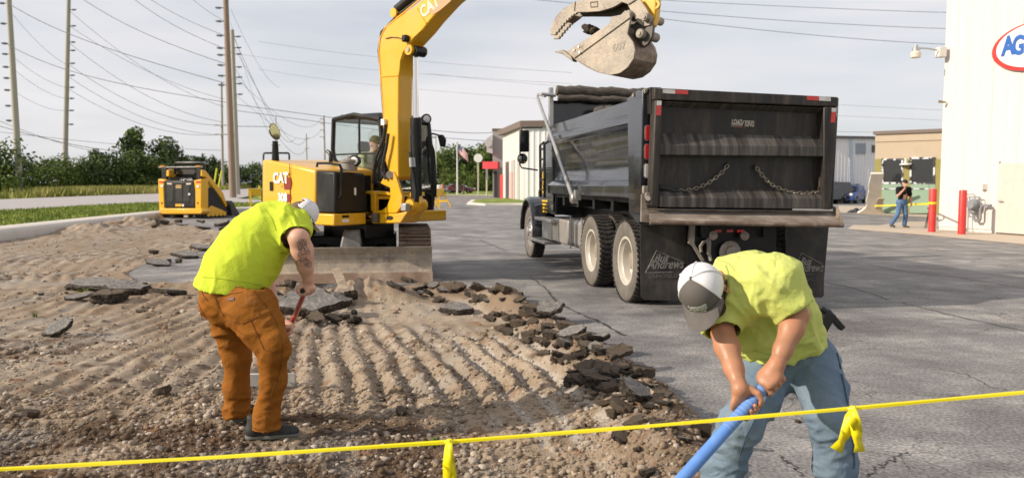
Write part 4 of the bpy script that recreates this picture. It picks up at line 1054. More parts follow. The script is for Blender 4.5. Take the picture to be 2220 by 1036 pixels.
# yellow A-frame barricades
YB = mat('barricade_yellow', (.72, .43, .01), rough=.5, var=.1, scale=4)
def barricade(c, rz, L, h, lab):
    r = empty('barricade', c, rz, lab, 'barricade', 'yellow A-frame barricades')
    MB().bb((-L/2, -.04, h*.62), (L/2, .04, h)).build('board', YB, r, bev=.015)
    for s in (-1, 1):
        for t in (-1, 1):
            MB().prism([(s*L*.42-.05, t*.02, h*.9), (s*L*.42+.05, t*.02, h*.9), (s*L*.42+.05, t*h*.42, 0), (s*L*.42-.05, t*h*.42, 0)], (0, t*.06, 0)).build('leg', YB, r)
        MB().bb((s*L*.42-.04, -h*.26, h*.30), (s*L*.42+.04, h*.26, h*.40)).build('brace', YB, r)
barricade(gp(948, 451.5), R(78), 2.9, 1.22, 'yellow A-frame barricade seen end-on right of the excavator'); barricade(gp(566, 452), R(20), 1.5, 1.25, 'yellow A-frame barricade on the grass left of the excavator')
barricade(gp(917, 447), R(10), 2.6, 1.22, 'yellow barricade board glimpsed behind the excavator cab door')
# ================================================================ the excavator
CATY = mat('machine_yellow', (.76, .40, .008), rough=.38, var=.05, scale=2.5, c2=(.70, .36, .012), coat=.35, c3=(.46, .30, .09), s3=2.4, lo3=.54, hi3=.80, spec=.5)
MBLK = mat('machine_black', (.009, .009, .009), rough=.42, var=.25, scale=3, c2=(.018, .017, .016), mixlo=.5, mixhi=.7, spec=.32)
RUB = mat('hose_rubber', (.013, .013, .013), rough=.55, var=.15)
CHR = mat('chrome', (.75, .74, .72), rough=.12, metal=1.0, var=.03)
STEELD = mat('dusty_steel', (.30, .265, .225), rough=.62, metal=.25, var=.22, scale=3.5, c2=(.40, .34, .28), mixlo=.4, mixhi=.65, c3=(.16, .09, .055), s3=4.0, lo3=.56, hi3=.72, bump=.25, bscale=35, fine=.1, fscale=30)
STEELR = mat('rusty_steel', (.20, .135, .095), rough=.6, metal=.3, var=.25, scale=4, c2=(.33, .27, .22), mixlo=.45, mixhi=.65, c3=(.11, .06, .04), s3=7, lo3=.5, hi3=.7, bump=.25, bscale=30)
BLADE = mat('blade_steel', (.36, .31, .25), rough=.75, metal=.15, var=.2, scale=1.8, c2=(.44, .36, .27), mixlo=.42, mixhi=.68, c3=(.15, .135, .12), s3=1.5, lo3=.50, hi3=.66, bump=.2, bscale=30, fine=.12, fscale=22)
def glass_mat(name, tint, refl=.10):
    if name in MATS: return MATS[name]
    m = bpy.data.materials.new(name); MATS[name] = m; m.use_nodes = True
    nt = m.node_tree; n, l = nt.nodes, nt.links; n.remove(n['Principled BSDF'])
    t = n.new('ShaderNodeBsdfTransparent'); t.inputs['Color'].default_value = (*tint, 1)
    g = n.new('ShaderNodeBsdfGlossy'); g.inputs['Roughness'].default_value = .03
    fr = n.new('ShaderNodeMath'); fr.operation = 'POWER'; fr.inputs[1].default_value = 3.5; lw_ = n.new('ShaderNodeLayerWeight'); lw_.inputs['Blend'].default_value = .5; l.new(lw_.outputs['Facing'], fr.inputs[0])
    ad = n.new('ShaderNodeMath'); ad.operation = 'ADD'; ad.inputs[1].default_value = refl; l.new(fr.outputs[0], ad.inputs[0])
    mx_ = n.new('ShaderNodeMixShader'); l.new(ad.outputs[0], mx_.inputs['Fac']); l.new(t.outputs[0], mx_.inputs[1]); l.new(g.outputs[0], mx_.inputs[2])
    l.new(mx_.outputs[0], n['Material Output'].inputs['Surface']); return m
CABG = glass_mat('cab_glass', (.92, .95, .94), .05)
EX = empty('excavator', (-2.8, 14.4, 0), R(-130), 'yellow tracked excavator with raised boom and bucket held over the truck', 'excavator')
EM = Matrix.Translation((-2.8, 14.4, 0)) @ Matrix.Rotation(R(-130), 4, 'Z'); EI = EM.inverted(); ER = EI.to_3x3()
def lp(px, py, x=None, y=None):
    """sight line meets the machine's own plane x = const (right +) or y = const (forward +)"""
    o = EI @ Vector((0, 0, CAMH)); d = ER @ ray(px, py)
    t = (x-o.x)/d.x if x is not None else (y-o.y)/d.y
    return o + d*t
BX = .35                                             # the boom stands right of the centre line
def plate(pix, x, th, name, m, parent=EX, bev=.012, mi2=None, mats=None):
    return MB().prism([lp(a, b, x=x) for a, b in pix], (-th, 0, 0), mi2=mi2).build(name, mats or m, parent, bev=bev)
# --- house: skirt, engine hood and counterweight, black compartments
MB().prism([(1.28, 1.0, .95), (1.28, -.98, .95), (1.05, -1.42, .95), (.5, -1.68, .95), (-.5, -1.68, .95), (-1.05, -1.42, .95), (-1.28, -.98, .95), (-1.28, 1.0, .95), (-.02, 1.0, .95), (-.02, .55, .95), (.62, .55, .95), (.62, 1.0, .95)], (0, 0, .19)).build('base_frame', CATY, EX, bev=.02)
MB().bb((-.02, .1, .70), (.62, .98, .95)).build('bracket_base', MBLK, EX, bev=.02)
hood = MB(); a0 = [(1.25, .47), (1.25, -.98), (1.06, -1.38), (.5, -1.64), (-.5, -1.64), (-1.06, -1.38), (-1.22, -.98), (-1.22, -.74), (-.02, -.74), (-.02, .47)]
hz2 = lambda x, y: 1.86+.20*sstep(.5, -.9, y)+.0*x
hood.loft([(x, y, 1.145) for x, y in a0], [(x*.985, y*.99, float(hz2(x, y))) for x, y in a0])
ho = hood.build('engine_hood', CATY, EX, bev=.05, seg=3)
MB().bb((1.249, -.235, 1.17), (1.2535, -.222, 1.96)).build('panel_seam', MBLK, ho)
fb = MB().loft([(1.245, .475, 1.145), (1.245, .985, 1.145), (.60, .985, 1.145), (.60, .475, 1.145)], [(1.235, .475, 1.84), (1.215, .955, 1.82), (.60, .955, 1.80), (.60, .475, 1.82)])
MB().bb((1.18, .9, 1.2), (1.2, .92, 1.22)); fbo = fb.build('fuel_tank_cover', MBLK, EX, bev=.035)
MB().loft([(.60, .50, 1.15), (.60, .97, 1.15), (.30, .80, 1.15), (.30, .50, 1.15)], [(.60, .50, 1.50), (.60, .97, 1.46), (.44, .80, 1.42), (.44, .50, 1.46)]).build('side_cover', MBLK, EX, bev=.03)
MB().bb((.05, .3, 1.15), (.60, .47, 1.78)).build('bulkhead', MBLK, EX, bev=.02)
MB().bb((.815, .985, 1.44), (.855, .990, 1.56)).build('sticker', WHT, fbo)
MB().bb((1.253, -.83, 1.50), (1.258, -.74, 1.66)).build('door_latch', MBLK, ho)
for z0, z1, m in ((1.075, 1.115, MBLK), (1.0, 1.05, WHT)): MB().bb((.98, .999, z0), (1.12, 1.004, z1)).build('decal', m, EX)
# logos
LETW = mat('letter_white', (.78, .78, .76), rough=.4, var=0); LETR = mat('letter_red', (.24, .022, .014), rough=.4, var=0); LETK = mat('letter_black', (.02, .02, .02), rough=.4, var=0)
def hexbadge(c, w, h, m, off, x=1.2545):
    MB().prism([(x, c[0]-w*.5, c[1]-h*.5), (x, c[0]-w*.15, c[1]+h*.5), (x, c[0]+w*.35, c[1]+h*.5), (x, c[0]+w*.5, c[1]), (x, c[0]+w*.35, c[1]-h*.5)], (off, 0, 0)).build('badge', m, ho)
lo_ = lp(612, 391, x=1.256); l3_ = lp(614, 429, x=1.256); yv = Vector((0, 1, 0))
def logo(o, body, size, parent, sx=.9, xdir=yv, yd=UP, m=LETW): return letters(body, size, o, xdir, yd, m, parent, .003, size*.045, sx=sx, name='lettering')
hexbadge((lo_.y+.15, lo_.z-.05), .22, .21, LETR, .002); hexbadge((l3_.y+.16, l3_.z), .13, .14, LETR, .002)
logo(lo_+Vector((.004, -.05, .03)), 'CAT', .25, ho); logo(l3_+Vector((.004, -.02, 0)), '308', .20, ho)
MB().prism([lo_+Vector((.007, -.09, -.10)), lo_+Vector((.007, .07, -.10)), lo_+Vector((.007, -.01, -.01))], (.002, 0, 0)).build('logo_triangle', CATY, ho)
# rail, filler cap, work lamp, exhaust, round mirror on the hood
rl = [lp(687, 362, x=1.2), lp(688, 354, x=1.2), lp(712, 354, x=1.15), lp(737, 358, y=1.02), lp(740, 366, y=1.02), lp(740, 424, y=1.04), lp(735, 430, y=.98)]
MB().tube(rl, .022, 8).build('handrail', MBLK, EX)
c = lp(757, 363, x=.85); MB().lathe(c+Vector((0, 0, -.02)), (0, 0, 1), [(-.04, .13), (.1, .13), (.1, .15), (.14, .15), (.16, .08), (.2, .06), (.2, 0)], 16).build('filler_cap', mat('cap_grey', (.25, .22, .19), rough=.6), EX)
def work_lamp(c, d, par):
    o = MB().lathe(c, d, [(-.09, .03), (-.05, .085), (.02, .095), (.05, .095), (.05, .08)], 16).build('work_lamp', MBLK, par)
    MB().lathe(Vector(c)+Vector(d).normalized()*.045, d, [(0, .08), (.012, .05), (.015, 0)], 14).build('lens', mat('lamp_glass', (.7, .7, .7), rough=.1, var=0), o)
work_lamp(lp(770, 349, x=.80), ER @ Vector((-.25, -1, .0)), EX)
MB().tube([lp(717, 352, x=.35), lp(717, 338, x=.35), lp(714, 331, x=.35), lp(709, 328, x=.35)], .035, 8).build('exhaust', MBLK, EX)
mp0 = lp(597, 343, x=1.1); MB().cyl(mp0-UP*.1, lp(596.5, 306, x=1.1), .07, .05, 10).build('mirror_post', MBLK, EX)
mc = lp(595, 286, x=1.1); md_ = (ER @ Vector((.90, -.30, .22))).normalized()
mo = MB().lathe(mc, md_, [(-.05, .0), (-.05, .09), (0, .150), (.012, .150)], 22).build('mirror', MBLK, EX)
MB().lathe(mc+md_*.012, md_, [(0, .138), (.003, .0)], 22).build('mirror_glass', mat('mirror_glass', (.72, .60, .25), rough=.08, metal=1, var=0), mo)  # yellow tint puts the hood's reflection into the glass colour
# --- cab
cx0, cx1, cy0, cy1, cz0, cz1 = -1.20, -.05, -.72, .67, 1.14, 2.90
fr = MB()
def bar(p, q, r=.045): fr.tube([p, q], r, 6)
rz_ = 1.86
side = lambda x: [(x, cy0+.02, cz1-.10), (x, cy0-.02, 2.25), (x, cy0+.02, 2.08), (x, cy0+.26, rz_), (x, cy1+.02, cz0+.05), (x, cy1+.08, 1.7), (x, cy1-.06, cz1-.16)]
for x in (cx0, cx1):
    s_ = side(x); fr.tube(s_[:4]+[(x, cy0+.26, cz0)], .042, 6); fr.tube([s_[4], s_[5], s_[6]], .05, 6)
    fr.tube([s_[0], (x, -.1, cz1-.04), s_[6]], .05, 6); fr.tube([(x, cy0, 2.16), (x, cy1+.02, 2.16)], .018, 6); fr.tube([(x, .03, 2.16), (x, .03, cz1-.06)], .022, 6)
    fr.tube([(x, cy0+.26, 1.5), (x, cy1+.06, 1.5)], .03, 6)
fr.tube([(cx0, cy1-.06, cz1-.16), (cx1, cy1-.06, cz1-.16)], .05, 6); fr.tube([(cx0, cy0+.02, cz1-.1), (cx1, cy0+.02, cz1-.1)], .05, 6); fr.tube([(cx0, cy1+.06, 1.5), (cx1, cy1+.06, 1.5)], .03, 6)
cab = fr.build('cab', MBLK, EX)
MB().loft([(cx0-.02, cy0, cz1-.10), (cx1+.02, cy0, cz1-.10), (cx1+.02, cy1-.06, cz1-.13), (cx0-.02, cy1-.06, cz1-.13)], [(cx0+.1, cy0+.1, cz1), (cx1-.1, cy0+.1, cz1), (cx1-.1, cy1-.2, cz1-.02), (cx0+.1, cy1-.2, cz1-.02)]).build('roof', MBLK, cab, bev=.03)
MB().bb((cx0, cy0+.26, cz0), (cx1, cy1, cz0+.12)).build('cab_floor', MBLK, cab)
MB().bb((cx0, cy1-.02, cz0), (cx1, cy1+.02, 1.40)).build('cab_front_panel', MBLK, cab)
for x in (cx0, cx1):
    MB().prism([Vector(p) for p in side(x)[:4]]+[Vector((x, cy0+.26, 1.2)), Vector((x, cy1+.0, 1.2)), Vector((x, cy1+.07, 1.7)), Vector((x, cy1-.06, cz1-.16))], (.008, 0, 0)).build('window', CABG, cab)
MB().prism([(cx0, cy1+.03, 1.42), (cx1, cy1+.03, 1.42), (cx1, cy1+.08, 1.7), (cx1, cy1-.05, cz1-.16), (cx0, cy1-.05, cz1-.16), (cx0, cy1+.08, 1.7)], (0, .008, 0)).build('windscreen', CABG, cab)
MB().prism([(cx0, cy0, 2.1), (cx1, cy0, 2.1), (cx1, cy0+.02, cz1-.1), (cx0, cy0+.02, cz1-.1)], (0, -.008, 0)).build('window', CABG, cab)
st = MB(); st.bb((-.88, -.42, 1.42), (-.36, .12, 1.58)); st.loft([(-.86, -.44, 1.5), (-.38, -.44, 1.5), (-.38, -.30, 1.5), (-.86, -.30, 1.5)], [(-.82, -.58, 2.18), (-.42, -.58, 2.18), (-.42, -.46, 2.18), (-.82, -.46, 2.18)]); st.bb((-.75, -.60, 2.22), (-.49, -.48, 2.42))
st.build('seat', RUB, cab, bev=.05)
for x in (-1.0, -.26): MB().tube([(x, .1, 1.3), (x, .18, 1.75)], .02, 6).ball((x, .185, 1.78), .035).build('lever', RUB, cab)
MB().bb((-.2, .38, 1.75), (-.12, .56, 2.0)).build('monitor', MBLK, cab)
MB().prism([(-.10, .58, 1.22), (-.04, .58, 1.22), (-.04, .60, 1.9), (-.10, .60, 1.9)], (0, .05, 0)).build('pillar', MBLK, cab)
# handrail, mirror and lamp at the cab's far front corner
y9 = .78; x9 = -1.2
MB().tube([lp(917, 268, x=x9), lp(925, 330, x=x9), lp(930, 400, x=x9), lp(931, 458, x=x9)], [.10, .09, .085, .085], 8).build('door_pillar', MBLK, cab)
MB().tube([lp(929, 313, x=-1.22), lp(937, 316, x=-1.24), lp(941, 330, x=-1.25), lp(945, 400, x=-1.25), lp(944, 424, x=-1.25), lp(933, 431, x=-1.22)], .022, 8).build('handrail', MBLK, cab)
MB().tube([lp(928, 292, x=-1.22), lp(938, 290, x=-1.25), lp(950, 293, x=-1.28), lp(952, 297, x=-1.28)], .018, 6).build('mirror_arm', MBLK, cab)
MB().prism([lp(947, 292, x=-1.3), lp(957, 292, x=-1.3), lp(963, 302, x=-1.3), lp(961, 319, x=-1.3), lp(953, 318, x=-1.3)], (-.07, .0, 0)).build('mirror', MBLK, cab, bev=.02)
work_lamp(lp(923, 258.5, x=-1.15), ER @ Vector((.5, -1, 0)), cab)
MB().bb((-1.262, .60, 1.00), (-1.1, 1.005, 1.0))
# --- swing bracket that carries the boom
ear = [(824, 397), (834, 381), (845, 371), (852, 371), (858, 383), (865, 406), (871.6, 426), (870, 448), (859, 462), (808, 463), (807, 457), (827, 456), (839, 447), (846, 426), (845, 407), (833, 402)]
for x in (BX+.19, BX-.13): plate(ear, x, .06, 'bracket_ear', CATY, bev=.012)
q0 = lp(806, 463, x=BX+.19)
MB().prism([lp(a, b, x=BX+.19) for a, b in ((806, 463), (858, 463), (884, 458), (868, 484), (806, 485))], (-.38, 0, 0)).build('swing_bracket', CATY, EX, bev=.02)
MB().prism([lp(a, b, x=BX+.196) for a, b in ((838, 471), (842, 468), (848, 468), (852, 471), (852, 474), (848, 477), (842, 477), (838, 474))], (-.01, 0, 0)).build('slot', MBLK, EX)
MB().cyl(lp(814, 463, x=BX+.24), lp(814, 482, x=BX+.24), .065, n=14).build('swing_pin', mat('pin_grey', (.10, .09, .08), rough=.5, metal=.5), EX)
MB().cyl(lp(780, 470, x=.55), lp(806, 470, x=.55), .045, n=12).build('swing_cylinder', MBLK, EX); MB().cyl(lp(788, 468, x=.57), lp(808, 470, x=.57), .025, n=10).build('swing_rod', CHR, EX)
yb = MB(); yb.prism([lp(a, b, x=.44) for a, b in ((791, 414), (850, 416), (850, 424), (791, 421))], (-.5, 0, 0)); yb.prism([lp(a, b, x=.46) for a, b in ((803, 417), (814, 417), (814, 458), (803, 458))], (-.08, 0, 0)); yb.prism([lp(a, b, x=.40) for a, b in ((814, 424), (846, 424), (846, 432), (814, 432))], (-.3, 0, 0))
yb.build('front_frame', CATY, EX, bev=.012)
MB().prism([lp(a, b, x=.2) for a, b in ((796, 424), (850, 400), (862, 440), (850, 456), (796, 458))], (-.2, 0, 0)).build('valve_block', MBLK, EX)
for x in (BX+.215,): MB().cyl(lp(844.5, 379, x=x+.02), lp(844.5, 379, x=x-.5), .062, n=14).build('boom_pin', STEELD, EX)
# --- boom, stick and cylinders
bt_ = [(843, 376), (836, 352), (833, 287), (830, 223), (825.5, 166), (822.5, 111), (824, 91), (829, 74), (838, 58), (868, 35), (900, 12.7), (1010, -78), (1150, -190), (1300, -312), (1335, -345), (1362, -345), (1374, -325), (1362, -296), (1250, -215), (1100, -100), (973.6, 0), (964, 9.5), (932, 45), (914, 68), (899, 84), (886, 99), (876, 118), (868, 137), (864, 169), (863, 250), (863, 352), (864, 384), (855, 392)]
bo = plate(bt_, BX+.155, .31, 'boom', CATY, bev=.02)
rim_ = [lp(a, b, x=BX+.158) for a, b in bt_]
ws = MB()
for a, b in (((826, 167), (864, 164)), ((905, 19), (924, 51))): ws.tube([lp(*a, x=BX+.157), lp(*b, x=BX+.157)], .012, 5)
ws.tube([lp(a, b, x=BX+.157) for a, b in ((866, 157), (868, 132), (874, 113), (884, 97), (897, 82), (914, 66))], .016, 5)
ws.build('weld_seam', CATY, bo)
boss = MB(); p = lp(886, 108, x=BX+.155)
boss.cyl(p+Vector((.012, 0, 0)), p+Vector((-.33, 0, 0)), .085, n=18); boss.build('boom_boss', CATY, bo)
MB().cyl(p+Vector((.03, 0, 0)), p+Vector((-.34, 0, 0)), .035, n=12).build('boom_pin', STEELD, bo)
p = lp(902, 111, x=BX+.05); MB().cyl(p+Vector((.06, 0, 0)), p+Vector((-.16, 0, 0)), .085, n=16).build('rod_eye', MBLK, EX)
MB().cyl(lp(903, 446, x=BX), lp(901.5, 256, x=BX), .092, n=18).build('boom_cylinder', MBLK, EX, bev=.01); MB().cyl(lp(901.5, 262, x=BX), lp(900, 112, x=BX), .046, n=14).build('boom_rod', CHR, EX)
p = lp(903, 445, x=BX); MB().cyl(p+Vector((.16, 0, 0)), p+Vector((-.16, 0, 0)), .10, n=16).build('cylinder_foot', CATY, EX)
MB().prism([lp(a, b, x=BX+.05) for a, b in ((862, 462), (884, 425), (898, 405), (912, 440), (905, 458), (870, 484))], (-.10, 0, 0)).build('cylinder_bracket', CATY, EX, bev=.015)
MB().cyl(lp(862, 22, x=BX), lp(1000, -88, x=BX)+UP*.04, .085, n=16).build('stick_cylinder', MBLK, EX); MB().cyl(lp(1000, -88, x=BX)+UP*.04, lp(1325, -372, x=BX)+UP*.02, .045, n=12).build('stick_rod', CHR, EX)
p = lp(862, 30, x=BX); MB().cyl(p+Vector((.10, 0, 0)), p+Vector((-.10, 0, 0)), .075, n=14).build('cylinder_foot', CATY, EX)
MB().prism([lp(a, b, x=BX+.157) for a, b in ((936, 34), (930, 16), (962, -6), (985, -10), (976, 4), (955, 22))], (.002, 0, 0)).build('badge', mat('faded_red', (.55, .30, .16), rough=.6, var=.2, scale=8), bo)
bl0, bl1 = lp(918, 26, x=BX+.161), lp(944, 5, x=BX+.161)
letters('CAT', .25, (bl0+bl1)/2, bl1-bl0, UP, mat('faded_white', (.74, .62, .48), rough=.6, var=.1), bo, .002, .01, sx=.85)
MB().box(lp(879, 84, x=BX+.2), (.10, .09, .11)).build('boom_lamp', MBLK, bo, bev=.02)
MB().tube([lp(a, b, x=BX+.17) for a, b in ((872, 85), (862, 82), (848, 81), (836, 84))], .008, 5).build('cable', RUB, bo)
for o, pts in ((.10, [(838, 352), (836, 300), (833, 230), (827, 166), (824, 110), (826, 86), (838, 62), (868, 38), (930, -12)]), (.05, [(836, 330), (834, 262), (829, 200), (826, 150), (822, 112), (828, 72), (866, 33), (930, -14)])):
    MB().tube([lp(a, b, x=BX+o)+Vector((0, -.02, .02)) for a, b in pts], .016, 6).build('hydraulic_line', CATY if o > .06 else RUB, bo)
MB().box(lp(832, 265, x=BX+.18), (.06, .08, .10)).build('line_clamp', WHT, bo)
hs = [[(838, 276), (834, 300), (827, 330), (818, 352), (812, 372), (816, 395), (828, 400)], [(840, 282), (835, 310), (829, 336), (822, 362), (822, 384), (834, 392)], [(836, 270), (832, 300), (822, 325), (814, 345), (811, 380), (808, 398)], [(842, 290), (838, 318), (832, 345), (828, 372), (836, 388)]]
for i, h_ in enumerate(hs): MB().tube([lp(a, b, x=BX+.05+.06*i) for a, b in h_], .026, 7).build('hose', RUB, EX)
for dx, x in ((0, BX+.0), (6, BX-.05)):
    MB().tube([lp(a+dx, b, x=x+.10) for a, b in ((889, 330), (891, 355), (896, 385), (901, 415), (900, 436), (892, 447), (880, 450))], .022, 7).build('hose', RUB, EX)
    MB().cyl(lp(891+dx, 342, x=x+.12), lp(892+dx, 362, x=x+.12), .034, n=10).build('fitting', SG, EX)
    MB().tube([lp(891+dx, 342, x=x+.10), lp(890+dx, 300, x=x+.08), lp(892+dx, 270, x=x+.06)], .016, 6).build('hydraulic_line', RUB, EX)
MB().box(lp(879, 449, x=BX+.24), (.10, .12, .12)).build('hose_block', SG, EX, bev=.01)
stick = [(1330, -372), (1362, -385), (1392, -350), (1412, -150), (1424, -10), (1420, 40), (1413, 58), (1402, 58), (1394, 36), (1389, 0), (1374, -150), (1352, -300), (1328, -345)]
so_ = plate(stick, BX+.065, .13, 'stick', CATY, bev=.02)
p = lp(1423, 11, x=BX+.04); MB().lathe(p, (1, 0, 0), [(-.02, .028), (-.02, .055), (.02, .055), (.02, .028)], 16, close=True).build('lifting_eye', CATY, so_)
MB().cyl(lp(1395, -260, x=BX)+UP*.05, lp(1428, -60, x=BX), .06, n=14).build('bucket_cylinder', MBLK, EX); MB().cyl(lp(1428, -60, x=BX), lp(1408, 34, x=BX), .032, n=12).build('bucket_rod', CHR, EX)
# --- bucket, linkage, thumb
bw = .55
bside = [(1246.5, 129.5), (1229.5, 112.5), (1321, 51), (1325, 36), (1344, 34), (1355, 23), (1363, 26), (1367.5, 38), (1365, 51), (1360, 74), (1372, 91), (1377, 108), (1374, 127), (1361, 146.5), (1344, 159), (1323, 163.5), (1295, 157)]
bk_sheet = [lp(a, b, x=BX+bw/2) for a, b in [(1232, 117), (1246.5, 129.5), (1270, 145), (1295, 157), (1323, 163.5), (1344, 159), (1361, 146.5), (1374, 127), (1377, 108), (1372, 91), (1362, 76), (1362, 60)]]
sh_ = MB(); cen = lp(1325, 105, x=BX+bw/2)
for a, b in zip(bk_sheet[:-1], bk_sheet[1:]):
    ia, ib = a+(cen-a).normalized()*.025, b+(cen-b).normalized()*.025; W = Vector((-bw, 0, 0))
    sh_.loft([a, b, b+W, a+W], [ia, ib, ib+W, ia+W])
bu = sh_.build('bucket', STEELR, EX, ang=60)
for x in (BX+bw/2+.028, BX-bw/2): plate(bside, x, .028, 'side_plate', STEELD, bu, bev=.006)
MB().prism([lp(a, b, x=BX+bw/2+.031) for a, b in ((1246, 127), (1229, 112), (1366, 27), (1367, 39))], (.014, 0, 0)).build('side_cutter', STEELD, bu, bev=.005)
bol = MB()
for a, b in ((1255, 102), (1245, 109), (1257, 114)): p = lp(a, b, x=BX+bw/2+.045); bol.cyl(p, p+Vector((.012, 0, 0)), .016, n=8)
bol.build('bolt', SG, bu)['kind'] = 'stuff'
for i in range(4):
    x = BX+bw/2-.03-i*(bw-.06)/3
    a0_, a1_, a2_ = lp(1245, 129, x=x), lp(1222, 114, x=x), lp(1204, 113, x=x)
    u_ = Vector((.05, 0, 0)); n_z = Vector((0, -.02, .05))
    t_ = MB().loft([a0_-u_-n_z*.8, a0_+u_-n_z*.8, a0_+u_+n_z*.8, a0_-u_+n_z*.8], [a1_-u_*.8-n_z*.7, a1_+u_*.8-n_z*.7, a1_+u_*.8+n_z*.7, a1_-u_*.8+n_z*.7])
    t_.loft([a1_-u_*.7-n_z*.6, a1_+u_*.7-n_z*.6, a1_+u_*.7+n_z*.6, a1_-u_*.7+n_z*.6], [a2_-u_*.35-n_z*.15, a2_+u_*.35-n_z*.15, a2_+u_*.35+n_z*.1, a2_-u_*.35+n_z*.1])
    t_.build('tooth', STEELD, bu, bev=.008)
letters('607', .13, lp(1342, 102, x=BX+bw/2+.029), (0, 1, .1), (0, -.1, 1), mat('stamp_grey', (.29, .255, .215), rough=.6), bu, .006, .002)
for x in (BX+.15, BX-.12): plate([(1358, 5), (1385, -4), (1402, 20), (1411, 40), (1409, 55), (1396, 58), (1384, 50), (1372, 34)], x, .04, 'linkage', STEELD, bev=.006)
for x in (BX+.13, BX-.10): plate([(1360, 34), (1372, 22), (1390, 34), (1412, 44), (1416, 60), (1414, 78), (1404, 96), (1392, 104), (1376, 92), (1362, 76)], x, .05, 'hinge_plate', mat('dark_steel', (.07, .06, .052), rough=.5, metal=.4, var=.2), bev=.006)
for px_, py_, r_ in ((1397.5, 37, .052), (1387, 73, .060), (1362, 31, .05)):
    p = lp(px_, py_, x=BX+.20); MB().lathe(p, (1, 0, 0), [(-.40, r_), (.0, r_), (.015, r_*.8), (.015, r_*.45), (.03, r_*.45), (.03, 0)], 16).build('pin', STEELD, EX)
MB().cyl(lp(1397, 37, x=BX), lp(1416, 46, x=BX), .075, n=12).build('link_arm', CATY, EX)
th_ = [(1192, 76), (1193, 66), (1197, 52), (1203, 40), (1211, 29), (1221, 19), (1236, 10.6), (1249, 3), (1291, -5), (1333, -14), (1362, -16), (1378, 0), (1362, 10), (1348, 5), (1336, 13), (1325, 18), (1300, 25), (1270, 27), (1253, 27)]
jaw = [(1253, 27)]
for i in range(9):
    f = i/8; a = 1249+(1205-1249)*f; b = 29+46*f**1.25; jaw += [(a, b), (a-1.5, b+3.2), (a-4.5, b+1.5)]
th_ = th_+jaw[1:-2]+[(1202, 76)]
tm_ = None
th_far = [(a+(7 if b > 20 else 0), b+(9 if b > 20 else 0)) for a, b in th_]
for x in (BX+.17, BX-.05):
    o_ = plate(th_ if x > BX else th_far, x, .045, 'thumb' if tm_ is None else 'thumb_plate', STEELD, EX if tm_ is None else tm_, bev=.005); tm_ = tm_ or o_
MB().prism([lp(a, b, x=BX+.125) for a, b in ((1255, 9), (1300, 4), (1345, -8), (1348, 0), (1322, 12), (1298, 20), (1256, 21))], (-.18, 0, 0)).build('thumb_web', STEELR, tm_)
plate([(1253, 24), (1325, 14), (1362, -6), (1364, 22), (1345, 31), (1322, 36), (1262, 36)], BX-.0, .05, 'thumb_dark_underside', mat('dark_steel', (.07, .06, .052)), tm_)  # added dark plate, fills in the thumb's black underside
MB().prism([lp(a, b, x=BX+.125) for a, b in ((1222, 40), (1238, 31), (1240, 38), (1226, 48))], (-.18, 0, 0)).build('thumb_web', STEELR, tm_)
MB().tube([lp(a, b, x=BX+.174) for a, b in ((1280, 6), (1295, 4), (1296, 15), (1281, 16))], .006, 5, closed=True).build('weld_seam', STEELR, tm_)
MB().tube([lp(1247, 4, x=BX+.174), lp(1245, 24, x=BX+.174)], .008, 5).build('weld_seam', STEELR, tm_)
# --- undercarriage, turned towards the camera
UX, TW, TH, TL0, TL1 = -2.87, .55, .84, 13.28, 15.75
UROT = EI @ Matrix.Translation((UX, 14.5, 0)) @ Matrix.Rotation(R(8), 4, 'Z') @ Matrix.Translation((-UX, -14.5, 0))
def toE(mb): return mb.tf(UROT)
toE(MB().cyl((UX, 14.5, .5), (UX, 14.5, .95), .55, n=28)).build('swing_ring', MBLK, EX)
toE(MB().bb((UX-.75, 13.9, .35), (UX+.75, 15.3, .72))).build('car_body', MBLK, EX, bev=.03)
sm_ = MB().box((0, 0, 0), (TW, .16, .035)); sm_.bb((-TW/2, -.075, .015), (TW/2, -.045, .055)); sm_.bb((-TW/2, .01, .015), (TW/2, .035, .045))
shoe = sm_.mesh('track_shoe', STEELR, False)
for s in (-1, 1):
    xc = UX+s*1.07; r_ = TH/2-.04
    core = MB(); prof = []
    y0_, y1_ = TL0+TH/2, TL1-TH/2
    for i in range(11): a = PI/2+PI*i/10; prof.append((y0_+math.cos(a)*(r_-.03), TH/2+math.sin(a)*(r_-.03)))
    for i in range(11): a = -PI/2+PI*i/10; prof.append((y1_+math.cos(a)*(r_-.03), TH/2+math.sin(a)*(r_-.03)))
    core.prism([(xc-TW*.36, a, b) for a, b in prof], (TW*.72, 0, 0))
    tr = toE(core).build('track', MBLK, EX)
    Lp = 2*(y1_-y0_)+2*PI*r_; nS = 38
    for k in range(nS):
        t = Lp*k/nS
        if t < y1_-y0_: y, z, a = y0_+t, TH/2+r_, 0
        elif t < y1_-y0_+PI*r_: a = (t-(y1_-y0_))/r_; y, z = y1_+math.sin(a)*r_, TH/2+math.cos(a)*r_
        elif t < 2*(y1_-y0_)+PI*r_: y, z, a = y1_-(t-(y1_-y0_)-PI*r_), TH/2-r_, PI
        else: a = PI+(t-2*(y1_-y0_)-PI*r_)/r_; y, z = y0_+math.sin(a)*r_, TH/2+math.cos(a)*r_
        o = bpy.data.objects.new('track_shoe', shoe); COL.objects.link(o); o.parent = tr
        o.matrix_local = UROT @ Matrix.Translation((xc, y, z)) @ Matrix.Rotation(-a, 4, 'X')
bl = MB(); W0, W1 = UX-1.335, UX+1.345; pr = [(12.98, .10), (13.03, .2), (13.06, .32), (13.05, .46), (12.99, .585)]
